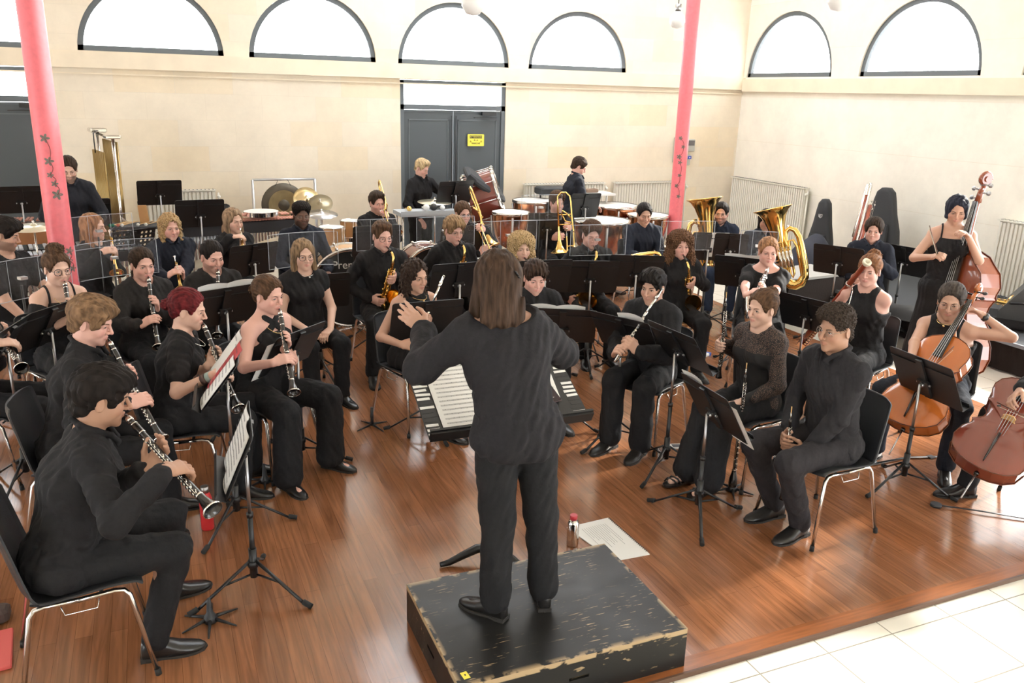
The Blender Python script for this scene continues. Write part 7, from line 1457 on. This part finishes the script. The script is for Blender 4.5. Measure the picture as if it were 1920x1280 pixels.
# percussion table in front of the boy
p = aty(800, 395, 10.35); tz = float(p[2]); r = empty('percussion_table', (p[0], 10.35, 0), 0, 'grey-topped percussion table in front of the standing boy', 'table'); MB().box((0, 0, tz-.02), (.80, .38, .05)).box((0, -.19, tz-.0), (.80, .01, .05)).build('table_top', mat('grey_felt', (.42, .45, .48), .8), r)
for x in (-.36, .36):
    for y in (-.15, .15): MB().cyl((x, y, 0), (x, y, tz-.04), .012, 8).build('leg', CHROME, r)
for x, rr, mm, nm, lb in ((-.25, .035, GOLD, 'maraca', 'small golden shaker at the left end of the grey table'), (-.02, .045, WHITEP, 'maraca', 'white ball shaker on the grey table'), (.08, .048, DKH, 'maraca', 'black ball shaker on the grey table'), (.20, .035, WHITEP, 'maraca', 'second white shaker right of the black one')):
    o = MB().ball((0, 0, 0), rr).cyl((0, 0, 0), (.0, .18, -.02), .010, 8).build(nm, mm); o.location = (p[0]+x, 10.30, tz+.005+rr); tag(o, lb, 'maraca')
# timpani
for px, Y, rad, zt, lb in (((957, 397), 10.2, .25, None, 'small copper timpani left of the curly trombonist'), ((1127, 412), 9.25, .36, None, 'large copper timpani behind the tenor saxophonist'), ((1150, 384), 10.9, .36, None, 'timpani nearest the radiators, second from the pink column'), ((1215, 402), 10.3, .30, None, 'timpani in front of the right pink column'), ((1000, 375), 11.1, .30, None, 'timpani under the black bench beside the jacketed man')):
    q = aty(px[0], px[1], Y); inst('timpani%.2f%.2f' % (rad, q[2]), timpano, TR((q[0], Y, 0), .5), lb, 'timpani', 'copper timpani', rad=rad, zt=float(q[2]))
q = aty(1034, 357, 11.3); r = empty('bench', (q[0], 11.3, 0), 0, 'black padded bench top standing before the radiator', 'bench'); MB().box((0, 0, q[2]), (.45, .30, .11), 0, None, .02).build('cushion', FABBAG, r)
for x in (-.18, .18): MB().cyl((x, 0, 0), (x, 0, q[2]-.05), .015, 8).build('leg', BLKM, r)
q = aty(1108, 357, 11.2); o = MB().box((0, 0, 0), (.20, .12, .05), 0, None, .006).build('wooden_box', mat('box_brown', (.20, .13, .09), .6)); o.location = (q[0], 11.2, q[2]); 
r = empty('instrument_table', (q[0]-.05, 11.2, 0), 0, 'white table behind the timpani by the jacketed man', 'table'); MB().box((0, 0, q[2]-.045), (.75, .40, .03)).build('table_top', WHITEP, r)
for x in (-.33, .33): MB().cyl((x, 0, 0), (x, 0, q[2]-.06), .015, 8).build('leg', CHROME, r)
tag(o, 'small brown wooden box on the white table behind the timpani', 'box')
# ---------------------------------------------------------------- right side: bags, monitor, brass in its case
def bag(p, h, w_, lb, ang, mark=False, name='instrument_bag', body=None):
    r = empty(name, tuple(p), ang, lb, 'instrument bag'); V = []; n = 20; mb = MB()
    prof = [(0, .75), (.05, .95), (.25, 1.), (.50, .86), (.70, .62), (.85, .50), (.95, .40), (1., .18)] 
    for t, ww in prof:
        for j in range(n): a = 2*math.pi*j/n; V.append((ww*w_/2*np.sign(math.cos(a))*abs(math.cos(a))**.6, .09*np.sign(math.sin(a))*abs(math.sin(a))**.6*(.6+.4*ww), t*h))
    F = [(i*n+j, i*n+(j+1) % n, (i+1)*n+(j+1) % n, (i+1)*n+j) for i in range(len(prof)-1) for j in range(n)]+[tuple(range(n-1, -1, -1)), tuple(range((len(prof)-1)*n, len(prof)*n))]
    mb.add(V, F, 0, True); mb.build('shell', body or FABBAG, r); MB().box((0, -.10, h*.38), (w_*.55, .04, h*.40), 0, None, .015).build('pocket', body or FABBAG, r)
    if mark: m = MB(); m.tube([(.03*x, -.098, h*.80+.03*y) for x, y in ((-.9, .7), (.9, .7), (.8, -.3), (0, -1), (-.8, -.3))], .003, 5, closed=True); m.tube([(.015*math.cos(a), -.1, h*.80+.012*math.sin(a)) for a in np.linspace(.8, 5.5, 10)], .003, 5); m.build('emblem', PAPER, r)
    return r
p = atx(1560, 470, 9.0); bag((8.75, p[1], .0), 1.15, .42, 'black padded instrument bag with a pale shield emblem against the right wall', math.radians(-70), True); p = atx(1640, 470, 8.9); bag((8.95, p[1], .3), 1.10, .60, 'dark cello-shaped case leaning on the right wall behind the contrabassoon', math.radians(-80), False, 'cello_case')
p = at(1555, 452, .75); r = empty('cloth_heap', (7.9, p[1]+.2, .3), 0, 'dark jacket heaped behind the stands by the emblem bag', 'jacket')
def heap(u, v): x = (u-.5)*.75; y = (v-.5)*.55; return (x, y, .46*max(0, 1-(2*abs(u-.5))**2.2)*max(0, 1-(2*abs(v-.5))**2.2)+.02*math.sin(x*21)+.02*math.sin(y*17+x*9)+.03)
MB().grid(heap, 26, 20).build('cloth', mat('jacket_cloth', (.035, .038, .055), .9, bump=.3), r)
q = at(1705, 600, .33); r = empty('soft_case', (q[0]+.25, q[1]+.1, .30), -1.3, 'flat black soft case lying on the stage behind the bassoonist', 'soft case')
MB().grid(lambda u, v: ((u-.5)*1.3, (v-.5)*(.42+.1*math.sin(u*5)), .005+.10*(1-(2*abs(v-.5))**3)*(1-(2*abs(u-.5))**6)*(1+.15*math.sin(u*16))), 30, 14).build('cover', FABBAG, r)
q = at(1900, 575, .32); r = empty('wedge_speaker', (8.45, aty(1900, 560, 5.6)[1]-.02, .30), math.radians(-58), 'black wedge-shaped floor speaker on the stage at the right edge', 'speaker')
MB().prism([(-.30, 0), (.30, 0), (.30, .06), (.12, .36), (-.10, .40), (-.30, .12)], .62, 0, np.array(Matrix.Rotation(math.pi/2, 4, 'X')), z0=-.31).build('cabinet', mat('speaker_grey', (.055, .06, .065), .55, bump=.2, bscale=200), r)
MB().box((.225, 0, .22), (.012, .52, .30), 0, roty(-.54), .01).build('grille', BLKM, r); MB().tube([(-.2, -.32, .22), (-.1, -.34, .24), (.0, -.32, .22)], .012, 6).build('handle', BLKP, r)
qx = 7.95; qy = float(atx(1880, 590, 7.95)[1]); r = empty('open_instrument_case', (qx, qy, .30), math.radians(-60), 'open black instrument case on the stage edge at right', 'instrument case')
MB().grid(lambda u, v: ((u-.5)*1.0, (v-.5)*.42, .02+.10*max((2*abs(u-.5))**6, (2*abs(v-.5))**4)), 20, 12).grid(lambda u, v: ((.5-u)*1.02, (v-.5)*.44, .0+.105*max((2*abs(u-.5))**8, (2*abs(v-.5))**5)), 20, 12).build('shell', FABBAG, r)
put('saxophone_case', sax, (qx-.05, qy+.33, .50), nrm(np.array([-.35, .93, .02])), (0, 0, 1), 'gold saxophone lying in the open case on the stage', 'saxophone', None, k=.95)
q = at(1507, 535, .5); r = empty('equipment_box', (7.1, 7.6, 0), .1, 'low dark crate with a pale lid edge behind the second tuba', 'crate'); MB().box((0, 0, .24), (.95, .55, .46)).build('crate', SKIRT, r); MB().box((0, 0, .485), (.98, .58, .03)).build('lid', mat('pale_edge', (.45, .44, .42), .6), r)
